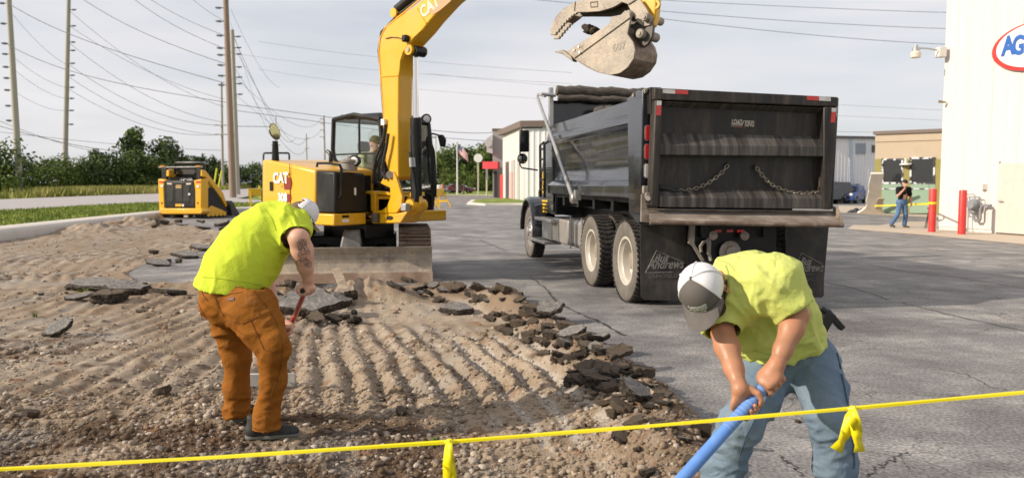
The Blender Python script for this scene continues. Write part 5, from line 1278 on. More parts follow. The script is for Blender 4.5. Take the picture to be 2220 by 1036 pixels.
for (a, b), (c, d) in zip(pr[:-1], pr[1:]): bl.loft([(W0, a, b), (W1, a, b), (W1, c, d), (W0, c, d)], [(W0, a+.06, b), (W1, a+.06, b), (W1, c+.06, d), (W0, c+.06, d)])
blo = toE(bl).build('dozer_blade', BLADE, EX, ang=50, bev=.004)
toE(MB().prism([(W0-.01, 12.955, .0), (W0-.01, 12.985, .165), (W0-.01, 13.02, .165), (W0-.01, 13.0, .0)], (W1-W0+.02, 0, 0))).build('cutting_edge', mat('edge_steel', (.30, .20, .14), rough=.7, metal=.2, var=.2, scale=2.5, c2=(.42, .34, .26), c3=(.16, .09, .06), s3=3, bump=.2, bscale=30), blo, bev=.004)
for s in (-1, 1): toE(MB().prism([(UX+s*.5-.07, 13.14, .12), (UX+s*.5-.07, 13.14, .40), (UX+s*.5-.07, 14.0, .60), (UX+s*.5-.07, 14.0, .35)], (.14, 0, 0))).build('blade_arm', MBLK, EX)
toE(MB().prism([(UX-.17, 13.10, .56), (UX+.19, 13.10, .56), (UX+.16, 13.22, .86), (UX-.11, 13.22, .86)], (0, .5, .02))).build('cylinder_guard', mat('guard_grey', (.13, .125, .12), rough=.5, var=.2, c2=(.22, .20, .18), scale=5), EX, bev=.03)
# ================================================================ the dump truck
TK = empty('dump_truck', (2.96, 10.20, 0), R(10.2), 'black dump truck with dusty tailgate and mud flaps parked to be loaded', 'dump truck')
TI = (Matrix.Translation((2.96, 10.20, 0)) @ Matrix.Rotation(R(10.2), 4, 'Z')).inverted(); TR3 = TI.to_3x3()
def tp_(px, py, x=None, y=None):
    o = TI @ Vector((0, 0, CAMH)); d = TR3 @ ray(px, py)
    t = (x-o.x)/d.x if x is not None else (y-o.y)/d.y
    return o + d*t
def z5(X, Y): return (1360+X/2.158, 180+Y/2.158)
def z4(X, Y): return (1040+X/2.115, 170+Y/2.115)
def R5(X, Y, y): return tp_(*z5(X, Y), y=y)
TBLK = mat('truck_black', (.012, .014, .020), rough=.22, var=.2, scale=2, c2=(.030, .031, .034), mixlo=.5, mixhi=.75, coat=.5, c3=(.16, .13, .10), s3=2.6, lo3=.68, hi3=.88, rvar=.1)
TGATE = mat('tailgate_black', (.020, .017, .015), rough=.5, var=.3, scale=2.2, c2=(.042, .034, .028), mixlo=.42, mixhi=.70, stretch=(3.2, 3.2, .55), c3=(.085, .066, .052), s3=2.4, lo3=.54, hi3=.76, spec=.4)
TDUST = mat('dusty_ridge', (.030, .025, .021), rough=.55, var=.2, scale=4.0, c2=(.135, .12, .108), mixlo=.40, mixhi=.76, stretch=(3.0, .3, .3), c3=(.075, .045, .03), s3=3, lo3=.55, hi3=.75)
APRN = mat('apron_steel', (.25, .20, .16), rough=.6, metal=.2, var=.2, scale=2.2, c2=(.36, .31, .26), c3=(.10, .07, .05), s3=3, lo3=.55, hi3=.75, bump=.15, bscale=30)
FLAP = mat('mud_flap', (.028, .025, .022), rough=.7, var=.3, scale=3, c2=(.075, .064, .052), mixlo=.42, mixhi=.72, stretch=(1.5, 1.5, .8), bump=.2, bscale=8, fine=.2, fscale=50)
ALU = mat('aluminium', (.52, .51, .50), rough=.38, metal=.75, var=.15, scale=4, c2=(.42, .38, .33), mixlo=.45, mixhi=.7)
RIMC = mat('rim_cream', (.58, .54, .47), rough=.4, metal=.15, var=.08, scale=5, c2=(.52, .45, .36), mixlo=.55, mixhi=.8)
TYRED = mat('dusty_tyre', (.165, .145, .122), rough=.9, var=.25, scale=6, c2=(.085, .077, .068), mixlo=.42, mixhi=.66, fine=.12, fscale=40)
TREAD = mat('tyre_tread', (.034, .031, .029), rough=.9, var=.3, scale=10, c2=(.075, .062, .05), mixlo=.5, mixhi=.75)
RTAPE, WTAPE = mat('red_reflector', (.55, .05, .045), rough=.35, var=.15, scale=12), mat('white_reflector', (.55, .54, .52), rough=.4, var=.2, scale=12)
TL = mat('tail_lamp', (.55, .015, .02), rough=.15, var=.1, scale=40, coat=.6)
# --- tailgate
sheet_ = lambda q, y0, th, name, m, par, bev=0: MB().prism([R5(a, b, y0) for a, b in q], (0, th, 0)).build(name, m, par, bev=bev)
tg = sheet_([(150, 60), (955, 90), (930, 585), (138, 570)], .06, .03, 'tailgate', TGATE, TK)
sheet_([(128, 23), (987, 66), (985, 112), (128, 78)], -.09, .17, 'top_rim', TGATE, tg, .012)
sheet_([(132, 79), (166, 81), (149, 582), (112, 576)], -.10, .18, 'post', TGATE, tg, .015); sheet_([(921, 112), (984, 113), (953, 593), (920, 589)], -.10, .18, 'post', TGATE, tg, .015)
def ridge(l, r, name):
    L = [R5(150, v, y) for v, y in l]; Rr = [R5(936, v, y) for v, y in r]
    return MB().loft(L, Rr).build(name, [TDUST], tg, bev=.006)
ridge([(233, .06), (290, -.08), (336, -.08), (343, .06)], [(249, .06), (298, -.08), (343, -.08), (350, .06)], 'ridge')
ridge([(493, .06), (533, -.085), (580, -.085), (580, .06)], [(500, .06), (541, -.085), (590, -.085), (590, .06)], 'ridge')
ridge([(112, .06), (86, -.07), (84, .06)], [(146, .06), (118, -.07), (115, .06)], 'ridge')
for q, m in (([(166, 29), (224, 32), (224, 51), (166, 48)], WTAPE), ([(225, 32), (284, 35), (284, 54), (225, 51)], RTAPE), ([(840, 60), (896, 63), (896, 83), (840, 80)], RTAPE), ([(897, 63), (952, 66), (952, 86), (897, 83)], WTAPE),
             ([(138, 84), (160, 84), (159, 105), (137, 105)], WTAPE), ([(137, 106), (159, 106), (157, 152), (135, 152)], RTAPE), ([(957, 117), (977, 118), (976, 136), (956, 135)], WTAPE), ([(956, 136), (976, 137), (972, 186), (952, 185)], RTAPE)):
    o = MB().prism([R5(a, b, -.101 if b > 83 and a < 200 or b > 90 else -.091) for a, b in q], (0, -.002, 0)).build('reflector', m, tg)
LK = mat('load_letter', (.50, .44, .36), rough=.6, var=.1); xd = Vector((1, 0, 0))
def ltxt(s, size, X, Y, y, m, par, sx=1, shear=0.0, bold=.0, tilt=-.02): return letters(s, size, R5(X, Y, y), Vector((1, 0, tilt)), UP, m, par, .002, bold, shear, sx=sx)
ltxt('LOAD', .088, 512, 184, .056, LK, tg, .60, .2, .003); ltxt('KING', .088, 571, 194, .056, LK, tg, .60, .2, .003)
for q in ([(488, 192), (536, 194), (536, 197), (488, 195)], [(485, 200), (534, 202), (534, 204), (485, 202)], [(543, 176), (592, 178), (592, 181), (543, 179)], [(532, 203), (536, 203), (549, 176), (545, 176)]): sheet_(q, .056, -.002, 'logo_bar', LK, tg)
sheet_([(492, 206), (553, 209), (553, 212), (492, 209)], .056, -.002, 'logo_bar', mat('dull_red', (.20, .04, .03), rough=.6), tg)
CHN = mat('chain_steel', (.30, .26, .19), rough=.5, metal=.6, var=.3, scale=20)
def chain(pts, r=.016, name='chain'):
    mb = MB(); pts = [Vector(p) for p in pts]; L = .058
    d = [0]
    for a, b in zip(pts[:-1], pts[1:]): d.append(d[-1]+(b-a).length)
    def at(s):
        for i in range(len(pts)-1):
            if s <= d[i+1]: return pts[i].lerp(pts[i+1], (s-d[i])/(d[i+1]-d[i]))
        return pts[-1]
    s, k = 0, 0
    while s < d[-1]-L:
        a, b = at(s), at(s+L); t = (b-a).normalized(); u, w = perp(t); u = u if k % 2 else w; c = (a+b)/2
        mb.tube([c+t*(math.cos(q)*L*.62)+u*(math.sin(q)*.021) for q in [2*PI*i/10 for i in range(10)]], .0054, 5, closed=True); s += L*.86; k += 1
    o = mb.build(name, CHN, tg); o['kind'] = 'stuff'
cc1 = [R5(x, y, .0) for x, y in ((472, 384), (450, 412), (420, 440), (380, 468), (335, 490), (290, 501), (240, 505))]; cc2 = [R5(x, y, .0) for x, y in ((603, 394), (625, 425), (655, 458), (690, 484), (735, 504), (780, 515), (830, 520), (880, 512), (912, 500))]
chain(cc1); chain(cc2)
MB().tube([R5(x, y, .02) for x, y in ((150, 488), (180, 494), (215, 504), (245, 506), (280, 504))], .03, 8).build('chain_sleeve', RUB, tg)
for x, y in ((472, 384), (603, 393)): MB().box(R5(x, y, .03), (.05, .06, .05)).build('chain_eye', TGATE, tg)
lt_ = MB(); lt_.cyl(R5(912, 395, .0), R5(910, 495, .0), .02, n=8); lt_.box(R5(905, 400, .02), (.09, .04, .02)); lt_.box(R5(905, 495, .02), (.09, .05, .05)); lt_.cyl(R5(905, 440, .0), R5(905, 488, .0), .032, n=8)
lt_.build('latch', TGATE, tg)
# --- rear corner posts, lamps, apron
pl_ = MB().prism([R5(a, b, .13) for a, b in ((72, 30), (130, 26), (112, 520), (62, 520))], (0, .28, 0))
cp = pl_.build('corner_post', TBLK, TK, bev=.012)
MB().prism([R5(a, b, .13) for a, b in ((985, 70), (990, 72), (962, 590), (953, 590))], (0, .5, 0)).build('corner_post', TBLK, TK, bev=.004)
MB().prism([R5(a, b, .02) for a, b in ((106, 22), (134, 22), (131, 110), (122, 146), (108, 146))], (0, .12, 0)).build('top_hinge', TGATE, TK, bev=.008)
for (X0, Y0, X1, Y1, m) in ((80, 197, 108, 273, TL), (78, 284, 106, 360, TL), (76, 376, 103, 447, mat('clear_lamp', (.55, .55, .54), rough=.2, var=.15, scale=20, coat=.5))):
    c = R5((X0+X1)/2, (Y0+Y1)/2, .128); w = (R5(X1, Y0, .128)-R5(X0, Y0, .128)).length/2; h = (R5(X0, Y0, .128)-R5(X0, Y1, .128)).length/2
    oval = lambda k, y: [c+Vector((math.cos(a)*w*k*(1 if abs(math.sin(a)) < .99 else .9), y, (math.sin(a)*w*k+math.copysign(h-w, math.sin(a))))) for a in [2*PI*(i+.5)/20 for i in range(20)]]
    o = MB().loft(oval(1.0, 0), oval(1.0, -.02)).build('lamp_bezel', mat('bezel', (.20, .19, .18), rough=.4, metal=.4), TK); MB().loft(oval(.8, -.015), oval(.72, -.034)).build('tail_lamp', m, o)
ap = MB().loft([R5(98, 588, .12), R5(962, 598, .12), R5(962, 603, .12), R5(98, 594, .12)], [R5(106, 645, -.33), R5(1010, 662, -.33), R5(1010, 666, -.33), R5(106, 650, -.33)]).build('apron', APRN, TK)
MB().tube([R5(106, 651, -.33), R5(560, 659, -.33), R5(1010, 667, -.33)], .026, 8).build('apron_lip', STEELR, ap)
MB().prism([R5(a, b, .05) for a, b in ((98, 592), (962, 602), (962, 650), (98, 640))], (0, .04, 0)).build('apron_back', STEELR, ap)
MB().prism([R5(a, b, -.05) for a, b in ((66, 520), (80, 520), (108, 640), (106, 655), (64, 650))], (0, .03, 0)).build('gusset', APRN, TK, bev=.006)
MB().prism([R5(962, 575, .05), R5(985, 590, -.15), R5(1010, 665, -.33), R5(962, 610, .05)], (.02, 0, 0)).build('gusset', APRN, TK)
hk = MB(); hk.box(R5(92, 532, .02), (.06, .1, .10)); hk.cyl(R5(98, 540, -.06), R5(98, 540, .06), .035, n=10); hk.box(R5(84, 500, .04), (.07, .06, .10)); hk.build('gate_latch', STEELD, TK, bev=.006)
# --- bed sides, headboard, tarp gear
prof = [(-1.20, 2.76), (-1.20, 2.57), (-1.285, 2.52), (-1.285, 2.43), (-1.215, 2.38), (-1.20, 2.22), (-1.165, 2.05), (-1.145, 1.90), (-1.15, 1.76), (-1.185, 1.68), (-1.29, 1.60), (-1.29, 1.44), (-1.20, 1.42), (-1.1, 1.42), (-1.1, 2.76)]
for s in (-1, 1):
    a = [(x*-s, .40, z-(.035 if s > 0 else 0)) for x, z in prof]; b = [(x*-s, 5.62, z-(.035 if s > 0 else 0)) for x, z in prof]
    MB().loft(a, b).build('bed_side', TBLK, TK, bev=.01, ang=25)
MB().bb((-1.1, .35, 1.36), (1.1, 5.65, 1.44)).build('bed_floor', TGATE, TK)
bs = MB(); bs.prism([tp_(a, b, x=-1.295) for a, b in ((1360, 214), (1396, 194), (1394, 470), (1383, 486), (1363, 462))], (.20, 0, 0)); bs.build('bolster', TBLK, TK, bev=.012)
gusset = MB().prism([tp_(a, b, x=-1.27) for a, b in ((1356, 219), (1371, 204), (1408, 189), (1408, 200), (1372, 218))], (.16, 0, 0)).build('rail_cap', TBLK, TK, bev=.01)
for px_ in (1377, 1402): p = tp_(px_, 205 if px_ == 1377 else 197, x=-1.28); MB().cyl(p, p+Vector((-.03, 0, 0)), .035, n=10).build('bolt', STEELD, gusset)
MB().bb((-1.2, 5.60, 1.4), (1.2, 5.70, 3.22)).build('headboard', TBLK, TK, bev=.01)
MB().bb((-1.27, 5.55, 2.7), (-1.20, 5.68, 3.46)).build('upright', ALU, TK); MB().bb((1.20, 5.55, 2.7), (1.27, 5.68, 3.44)).build('upright', ALU, TK)
TARP = mat('tarp_brown', (.075, .062, .052), rough=.85, var=.3, scale=14, c2=(.14, .115, .095), stretch=(.6, 3, 3), bump=.5, bscale=9, bdist=.05)
def roll(z, y, r, name):
    mb = MB(); n = 26; pts = [(-1.15+2.35*i/n, y, z-.012*math.sin(i*.9)-.04*(i/n)) for i in range(n+1)]
    mb.tube(pts, [r*(1+.09*math.sin(i*2.7)) for i in range(n+1)], 12); return mb.build(name, TARP, TK)
roll(3.40, 5.5, .10, 'tarp_roll'); roll(3.25, 5.38, .062, 'tarp_roll')
MB().cyl((-1.46, 5.45, 3.32), (-1.18, 5.45, 3.30), .035, n=8).build('roll_shaft', ALU, TK)
lump = MB()
for i in range(7): lump.ball((-.35+.16*i, 5.2, 3.0+.02*math.sin(i*2)), .13, sc=(1.2, .8, .7))
lump.build('tarp_fold', TARP, TK)
arm = [tp_(1243, 430, x=-1.36), tp_(1205, 322, x=-1.37), tp_(1165, 210, x=-1.38)]
MB().tube(arm, [.042, .036, .030], 10).build('tarp_arm', ALU, TK)
MB().tube([arm[2], arm[2]+Vector((.02, 0, .05)), tp_(1182, 209, x=-1.3)], .026, 8).build('arm_elbow', ALU, TK)
MB().lathe(arm[0]+Vector((.06, 0, 0)), (-1, 0, 0), [(0, .09), (.09, .09), (.11, .06), (.11, 0)], 16).build('arm_pivot', ALU, TK)
MB().box(tp_(1252, 423, x=-1.30), (.1, .12, .17)).build('arm_bracket', ALU, TK)
ld = MB()
for y in (5.72, 6.10): ld.tube([(-1.33, y, 1.35), (-1.34, y, 2.38), (-1.25, y, 2.45)], .028, 6)
for i in range(5): ld.cyl((-1.335, 5.72, 1.5+.2*i), (-1.335, 6.1, 1.5+.2*i), .022, n=6)
ld.build('ladder', MBLK, TK)
# --- chassis
ch = MB()
for s in (-1, 1): ch.bb((s*.43-.05, .18, .93), (s*.43+.05, 8.7, 1.20))
ch.bb((-.9, .38, 1.2), (.9, 5.6, 1.36))
for y in (.9, 1.9, 2.9, 3.9, 4.9): ch.bb((-1.15, y-.06, 1.22), (1.15, y+.06, 1.37))
ch.build('chassis', MBLK, TK)
MB().bb((-.62, .28, .52), (.62, .36, 1.14)).build('rear_plate', MBLK, TK)
MB().prism([R5(a, b, .2) for a, b in ((296, 655), (318, 655), (314, 752), (362, 830), (352, 836), (308, 762), (288, 750))], (0, .05, 0)).build('tow_bracket', STEELD, TK)
MB().tube([R5(x, y, .2) for x, y in ((345, 790), (342, 765), (355, 745), (372, 735), (380, 760), (378, 800))], .022, 7).build('air_hose', mat('hose_grey', (.25, .22, .19), rough=.7, var=.2), TK)
MB().tube([R5(x, y, .22) for x, y in ((378, 718), (384, 742), (382, 800), (390, 830))], .024, 7).build('air_hose', mat('hose_tan', (.33, .29, .24), rough=.7), TK)
for x, y in ((396, 712), (543, 714)): MB().lathe(R5(x, y, .2), (0, -1, 0), [(0, .05), (.05, .06), (.08, .035), (.1, 0)], 12).build('connector', STEELD, TK)
MB().lathe(R5(475, 790, .24), (0, -1, 0), [(0, .14), (.04, .15), (.06, .09), (.11, .08), (.11, 0)], 16).build('tow_hitch', STEELD, TK)
for X in (424, 478, 532): MB().box(R5(X, 692, .27), (.09, .02, .035)).build('marker_lamp', TL, TK)
MB().lathe(R5(298, 815, .6), (0, -1, 0), [(0, .11), (.2, .11), (.24, .06), (.24, 0)], 14).build('air_tank', mat('tank_grey', (.22, .20, .18), rough=.6, var=.2), TK)
for y in (1.0, 2.73):
    ax = MB().cyl((-.95, y, .57), (.95, y, .57), .10, n=12); ax.ball((0, y, .57), .25, 14); ax.build('axle', MBLK, TK)
def tyre(x, y, s, r=.565, w=.27, front=False, rim=True):
    """one wheel; s = -1 on the truck's left"""
    hw = w/2; xo = Vector((x, y, r))
    pr = [(-hw*.80, r*.60), (-hw*.96, r*.68), (-hw*1.0, r*.80), (-hw*.98, r*.90), (-hw*.84, r*.97), (-hw*.80, r*.985), (-hw*.42, r*.985), (-hw*.40, r*.965), (-hw*.34, r*.965), (-hw*.32, r*.99), (-hw*.04, r*.99), (-hw*.02, r*.965)]
    pr = pr + [(-a, b) for a, b in pr[::-1]] + [(hw*.5, r*.575), (-hw*.5, r*.575)]
    t = MB().lathe(xo, (1, 0, 0), pr, 40, close=True); t.m = [0 if max(abs(Vector(t.v[i]).x-x) for i in f) > hw*.83 else 1 for f in t.f]
    o = t.build('tyre', [TYRED, TREAD], TK, ang=40)
    lug = MB(); n = 46
    for i in range(n):
        a = 2*PI*i/n; M3 = Matrix.Rotation(a, 3, 'X')
        for xx, ww in ((-.68, .30), (-.18, .24), (.22, .24), (.68, .30)):
            b = a+(.03 if abs(xx) < .5 else 0); M3 = Matrix.Rotation(b, 3, 'X')
            lug.box(xo+M3 @ Vector((xx*hw, 0, r*.99)), (ww*w*.9, 2*PI*r/n*.62, .026), M=M3)
    lg = lug.build('tread', TREAD, o, smooth=False); lg['kind'] = 'stuff'
    if rim:
        sx = s
        if front:
            wr = MB().lathe(xo, (sx, 0, 0), [(hw*.55, r*.60), (hw*.80, r*.60), (hw*.78, r*.53), (hw*.4, r*.50), (hw*.5, r*.42), (hw*.9, r*.36), (hw*1.0, r*.22), (hw*1.05, r*.20), (hw*1.3, r*.18), (hw*1.4, r*.10), (hw*1.4, 0)], 32).build('rim', ALU, o)
            for i in range(10): a = 2*PI*i/10; c = xo+Vector((sx*hw*.93, math.cos(a)*r*.30, math.sin(a)*r*.30)); MB().cyl(c, c+Vector((sx*.05, 0, 0)), .018, n=6).build('lug_nut', CHR, wr)
        else:
            wr = MB().lathe(xo, (sx, 0, 0), [(-hw*.9, r*.58), (hw*.80, r*.605), (hw*.84, r*.59), (hw*.80, r*.545), (hw*.55, r*.53), (hw*.4, r*.50), (-hw*.3, r*.485), (-hw*.45, r*.44), (-hw*.55, r*.26), (-hw*.5, r*.22)], 36).build('rim', RIMC, o)
            MB().lathe(xo, (sx, 0, 0), [(-hw*.6, r*.24), (hw*.1, r*.22), (hw*.2, r*.16), (hw*.2, 0)], 20).build('hub', mat('hub_tan', (.30, .25, .19), rough=.6, var=.2), wr)
            for i in range(10): a = 2*PI*i/10; c = xo+Vector((-sx*hw*.5, math.cos(a)*r*.34, math.sin(a)*r*.34)); MB().cyl(c, c+Vector((sx*.06, 0, 0)), .018, n=6).build('lug_nut', STEELD, wr)
    return o
for y in (1.0, 2.73):
    for s in (-1, 1): tyre(s*1.125, y, s); tyre(s*.80, y, s, rim=False)
for s in (-1, 1): tyre(s*1.10, 7.74, s, front=True)
for pix, fx in (([(1388, 487), (1493, 488), (1492, 648), (1487, 653), (1397, 650), (1390, 643)], 0), ([(1702, 489), (1797, 491), (1787, 600), (1786, 641), (1781, 645), (1706, 642)], 1)):
    f = MB(); q = [tp_(a, b, y=.36) for a, b in pix]; f.prism(q, (0, .014, 0)); fl = f.build('mud_flap', FLAP, TK)
    X0 = 0 if not fx else 690; Y0 = 0 if not fx else 10
    FL = mat('flap_print', (.26, .245, .22), rough=.7, var=.35, scale=10, c2=(.10, .09, .075), mixlo=.5, mixhi=.62)
    for a, b in (((84, 888), (136, 785)), ((136, 785), (258, 836)), ((258, 836), (260, 862)), ((84, 888), (210, 884))):
        MB().tube([R5(a[0]+X0-(0 if not fx else (a[0]-84)*.22), a[1]+Y0, .353), R5(b[0]+X0-(0 if not fx else (b[0]-84)*.22), b[1]+Y0, .353)], .006 if a[1] < 880 else .004, 4).build('print', FL, fl)
    k = .82 if fx else 1
    for s_, sz, X, Y, sh_, sx in (('Bus', .155, 156, 820, .45, .85), ('Andrews', .165, 178, 849, .45, .82), ('SPRINGFIELD', .075, 165, 903, 0, .95)):
        ltxt(s_, sz, (84+(X-84)*k)+X0, Y+Y0+(6 if fx else 0), .352, FL if s_[0] != 'S' else mat('flap_faint', (.13, .12, .10), rough=.7, var=.3), fl, sx*k, sh_, .003 if sh_ else 0, tilt=0)
# tanks and steps on the left flank
def tank(x0, x1, y0, y1, name, m, rad=.06):
    a = tp_(x0, y1, x=-1.2); b = tp_(x1, y0, x=-1.2); lo = tp_(x1, y1, x=-1.2)
    return MB().bb((-1.2, b.y, lo.z), (-.55, a.y, b.z)).build(name, m, TK, bev=rad, seg=3)
TNK = mat('tank_steel', (.40, .37, .34), rough=.45, metal=.5, var=.2, scale=2.5, c2=(.27, .22, .18), mixlo=.45, mixhi=.7, c3=(.50, .47, .42), s3=3)
tk2 = tank(1230, 1270, 480, 546, 'fuel_tank', TNK, .09); tank(1197, 1231, 478, 532, 'tool_box', TNK, .03); tank(1175, 1196, 480, 522, 'battery_box', ALU, .02)
for pxx in (1238, 1262): a = tp_(pxx, 512, x=-1.2); MB().bb((-1.215, a.y-.03, .48), (-1.2, a.y+.03, 1.04)).build('tank_strap', ALU, tk2)
for (x0, x1, yy) in ((1166, 1201, 476), (1147, 1188, 520)):
    a, b = tp_(x0, yy, x=-1.27), tp_(x1, yy, x=-1.27); z = (a.z+b.z)/2
    MB().bb((-1.34, min(a.y, b.y), z-.03), (-1.0, min(max(a.y, b.y), 7.0), z+.03)).build('step', ALU, TK, bev=.01)
MB().cyl((-.95, 4.9, 1.25), (-.95, 4.9, 1.45), .04, n=8).build('valve', REDP, TK)
# --- cab, hood, fenders, mirrors
cab_t = MB(); cs = [(5.98, 1.0), (5.98, 2.72), (6.2, 2.86), (6.75, 2.86), (7.0, 2.72), (7.32, 1.95), (7.34, 1.0)]
rings = []
for x, k in ((-1.06, 0), (-1.02, 1), (1.02, 1), (1.06, 0)): rings.append([(x*(1-.10*max(0, (z-1.9))), y, z) for y, z in cs])
for a, b in zip(rings[:-1], rings[1:]): cab_t.loft(a, b, caps=False)
cab_t.add(rings[0], [tuple(range(7))]); cab_t.add(rings[-1], [tuple(range(6, -1, -1))])
cb_ = cab_t.build('cab', TBLK, TK, bev=.05)
for s in (-1, 1):
    MB().prism([(s*1.063, 6.15, 1.95), (s*1.063, 7.15, 1.95), (s*.985, 6.95, 2.62), (s*.985, 6.15, 2.62)], (s*.012, 0, .002)).build('window', GLS, cb_)
    MB().bb((s*1.05, 6.08, 1.05), (s*1.075, 7.25, 1.88)).build('door', TBLK, cb_, bev=.01)
MB().prism([(-.95, 7.30, 2.02), (.95, 7.30, 2.02), (.86, 7.05, 2.66), (-.86, 7.05, 2.66)], (0, .02, .01)).build('windscreen', GLS, cb_)
LY = mat('letter_yellow', (.75, .45, .01), rough=.4, var=.05)
letters('S', .60, (-1.078, 6.98, 1.62), (0, -1, 0), UP, LY, cb_, .003, .03, sx=.75)
for i in range(4): MB().bb((-1.079, 6.55+.05*(i % 2), 1.24-.075*i), (-1.077, 7.12, 1.28-.075*i)).build('lettering', LY, cb_)
hd_ = MB(); h0_ = [(-.95, 1.0), (-.95, 1.62), (-.75, 1.82), (.75, 1.82), (.95, 1.62), (.95, 1.0)]
hd_.loft([(x, 7.3, z) for x, z in h0_], [(x*.82, 8.95, 1.0+(z-1.0)*.75) for x, z in h0_]); hd_.build('hood', TBLK, TK, bev=.06)
MB().bb((-1.2, 8.9, .55), (1.2, 9.05, .85)).build('bumper', CHR, TK, bev=.04)
for s in (-1, 1):
    fd_ = MB(); pr_ = []
    for i in range(15):
        a = R(-22+i*(206)/14); y, z = 7.74+math.cos(a)*.74*-1, .62+math.sin(a)*.72
        w0 = .80; w1 = 1.30
        pr_.append([(s*w0, y, z), (s*(w1-.06), y, z), (s*w1, y-math.cos(a)*-.02, z-.05*math.sin(a)), (s*w1, 7.74-math.cos(a)*.66, .62+math.sin(a)*.64), (s*(w1-.03), 7.74-math.cos(a)*.66, .62+math.sin(a)*.64), (s*w0, 7.74-math.cos(a)*.70, .62+math.sin(a)*.68)])
    for a, b in zip(pr_[:-1], pr_[1:]): fd_.loft(a, b, caps=False)
    fd_.add(pr_[0], [tuple(range(6))]); fd_.add(pr_[-1], [tuple(range(6))])
    fd_.build('fender', TBLK, TK, ang=45)
    MB().prism([(s*1.0, 6.95, .75), (s*1.24, 6.98, .75), (s*1.24, 7.08, 1.15), (s*1.0, 7.05, 1.2)], (0, .05, .02)).build('fender_skirt', TBLK, TK)
m0 = tp_(1136.5, 306, x=-1.46)
mr = MB().box(m0, (.21, .09, .46)).build('mirror', MBLK, TK, bev=.03); MB().box(m0+Vector((0, -.047, 0)), (.17, .006, .41)).build('mirror_glass', GLS, mr)
m1 = tp_(1132.5, 344, x=-1.47)
mr2 = MB().lathe(m1, (.1, -1, 0), [(-.07, .04), (-.05, .09), (.0, .115), (.015, .11)], 20).build('mirror', MBLK, TK); MB().lathe(m1+Vector((0, -.018, 0)), (.1, -1, 0), [(0, .098), (.02, .05), (.024, 0)], 18).build('mirror_glass', mat('mirror_dark', (.3, .3, .3), rough=.05, metal=1, var=0), mr2)
MB().tube([tp_(1176, 277, x=-1.02), tp_(1150, 277, x=-1.25), tp_(1133, 278, x=-1.45), tp_(1129, 285, x=-1.50), tp_(1127, 345, x=-1.52), tp_(1127, 357, x=-1.50), tp_(1131, 364, x=-1.44), tp_(1166, 369, x=-1.08)], .018, 7).build('mirror_arm', MBLK, TK)
# ================================================================ people
SKIN = mat('skin_fair', (.58, .335, .245), rough=.5, var=.06, scale=14, sss=.12, c2=(.62, .30, .22), mixlo=.5, mixhi=.8, bump=.12, bscale=160, bdist=.003, spec=.35)
SKIN2 = mat('skin_tan', (.42, .205, .118), rough=.48, var=.10, scale=12, sss=.10, c2=(.46, .185, .105), mixlo=.48, mixhi=.72, c3=(.34, .17, .10), s3=22, lo3=.55, hi3=.75, bump=.12, bscale=160, bdist=.003, spec=.4)
HAIR = mat('hair', (.035, .02, .012), rough=.7, var=.3, scale=60, bump=.6, bscale=180, bdist=.004)
def cloth(name, c, c2, **k): return mat(name, c, rough=.85, var=.05, scale=5, c2=c2, mixlo=.45, mixhi=.75, bump=.7, bscale=17, bdist=.012, spec=.12, **k)
LIME = cloth('lime_shirt', (.54, .645, .050), (.50, .60, .045)); LIME2 = cloth('faded_lime_shirt', (.56, .60, .17), (.49, .54, .14), c3=(.40, .44, .12), s3=5, lo3=.66, hi3=.8)
DUCK = cloth('brown_duck', (.265, .096, .014), (.21, .076, .012), fine=.10, fscale=150, c3=(.30, .13, .035), s3=7, lo3=.56, hi3=.74)
JEAN = cloth('denim', (.140, .195, .262), (.205, .258, .315), fine=.10, fscale=260, c3=(.13, .15, .15), s3=4, lo3=.60, hi3=.78)
BOOT = mat('boot_black', (.022, .022, .021), rough=.7, var=.3, scale=12, c2=(.06, .058, .05), mixlo=.5, mixhi=.75)
SOLE = mat('sole_grey', (.14, .14, .12), rough=.85, var=.2, scale=20)
CWH, CGR = mat('cap_white', (.70, .68, .70), rough=.85, var=.08, scale=160, detail=2), mat('cap_grey_cloth', (.105, .092, .088), rough=.8, var=.05, scale=40)
nv = lambda v: Vector(v).normalized()
def fld(lo_pts, pad, h):
    a = np.array([tuple(p) for p in lo_pts]); return Field(a.min(0)-pad, a.max(0)+pad, h)
def emit(F, name, m, root, smooth=2, folds=None):
    v, f = F.mesh(smooth)
    if folds is not None:
        # push the surface along its normals to make folds in the cloth
        e1 = v[f[:, 2]]-v[f[:, 0]]; e2 = v[f[:, 3]]-v[f[:, 1]]; fnv = np.cross(e1, e2); N = np.zeros_like(v)
        for x in range(3):
            N[:, x] = sum(np.bincount(f[:, i], weights=fnv[:, x], minlength=len(v)) for i in range(4))
        N /= np.linalg.norm(N, axis=1)[:, None]+1e-12
        v = lap(v+N*folds(v)[:, None], f, 2)
    return np_mesh(name, v-np.array(root.location), f, m, root)
def foldfn(amp, dirs, fr, seed=0):
    d = np.array(nv(dirs)); u, w = perp(Vector(dirs)); u, w = np.array(u), np.array(w)
    def fn(v):
        a, b, c = v@d, v@u, v@w
        n = vnoise(a*fr*1.0+seed, b*fr*.35, c*fr*.35+seed)
        n = n + .5*vnoise(a*fr*2.1+seed, b*fr*.8, c*fr*.8)
        m = vnoise(a*fr*.55+seed+9, b*fr*.5, c*fr*.5)
        return amp*((1-np.abs(np.clip(n, -1, 1)))**3*1.25-.45)*(.55+.6*np.clip(m+.4, 0, 1))
    return fn
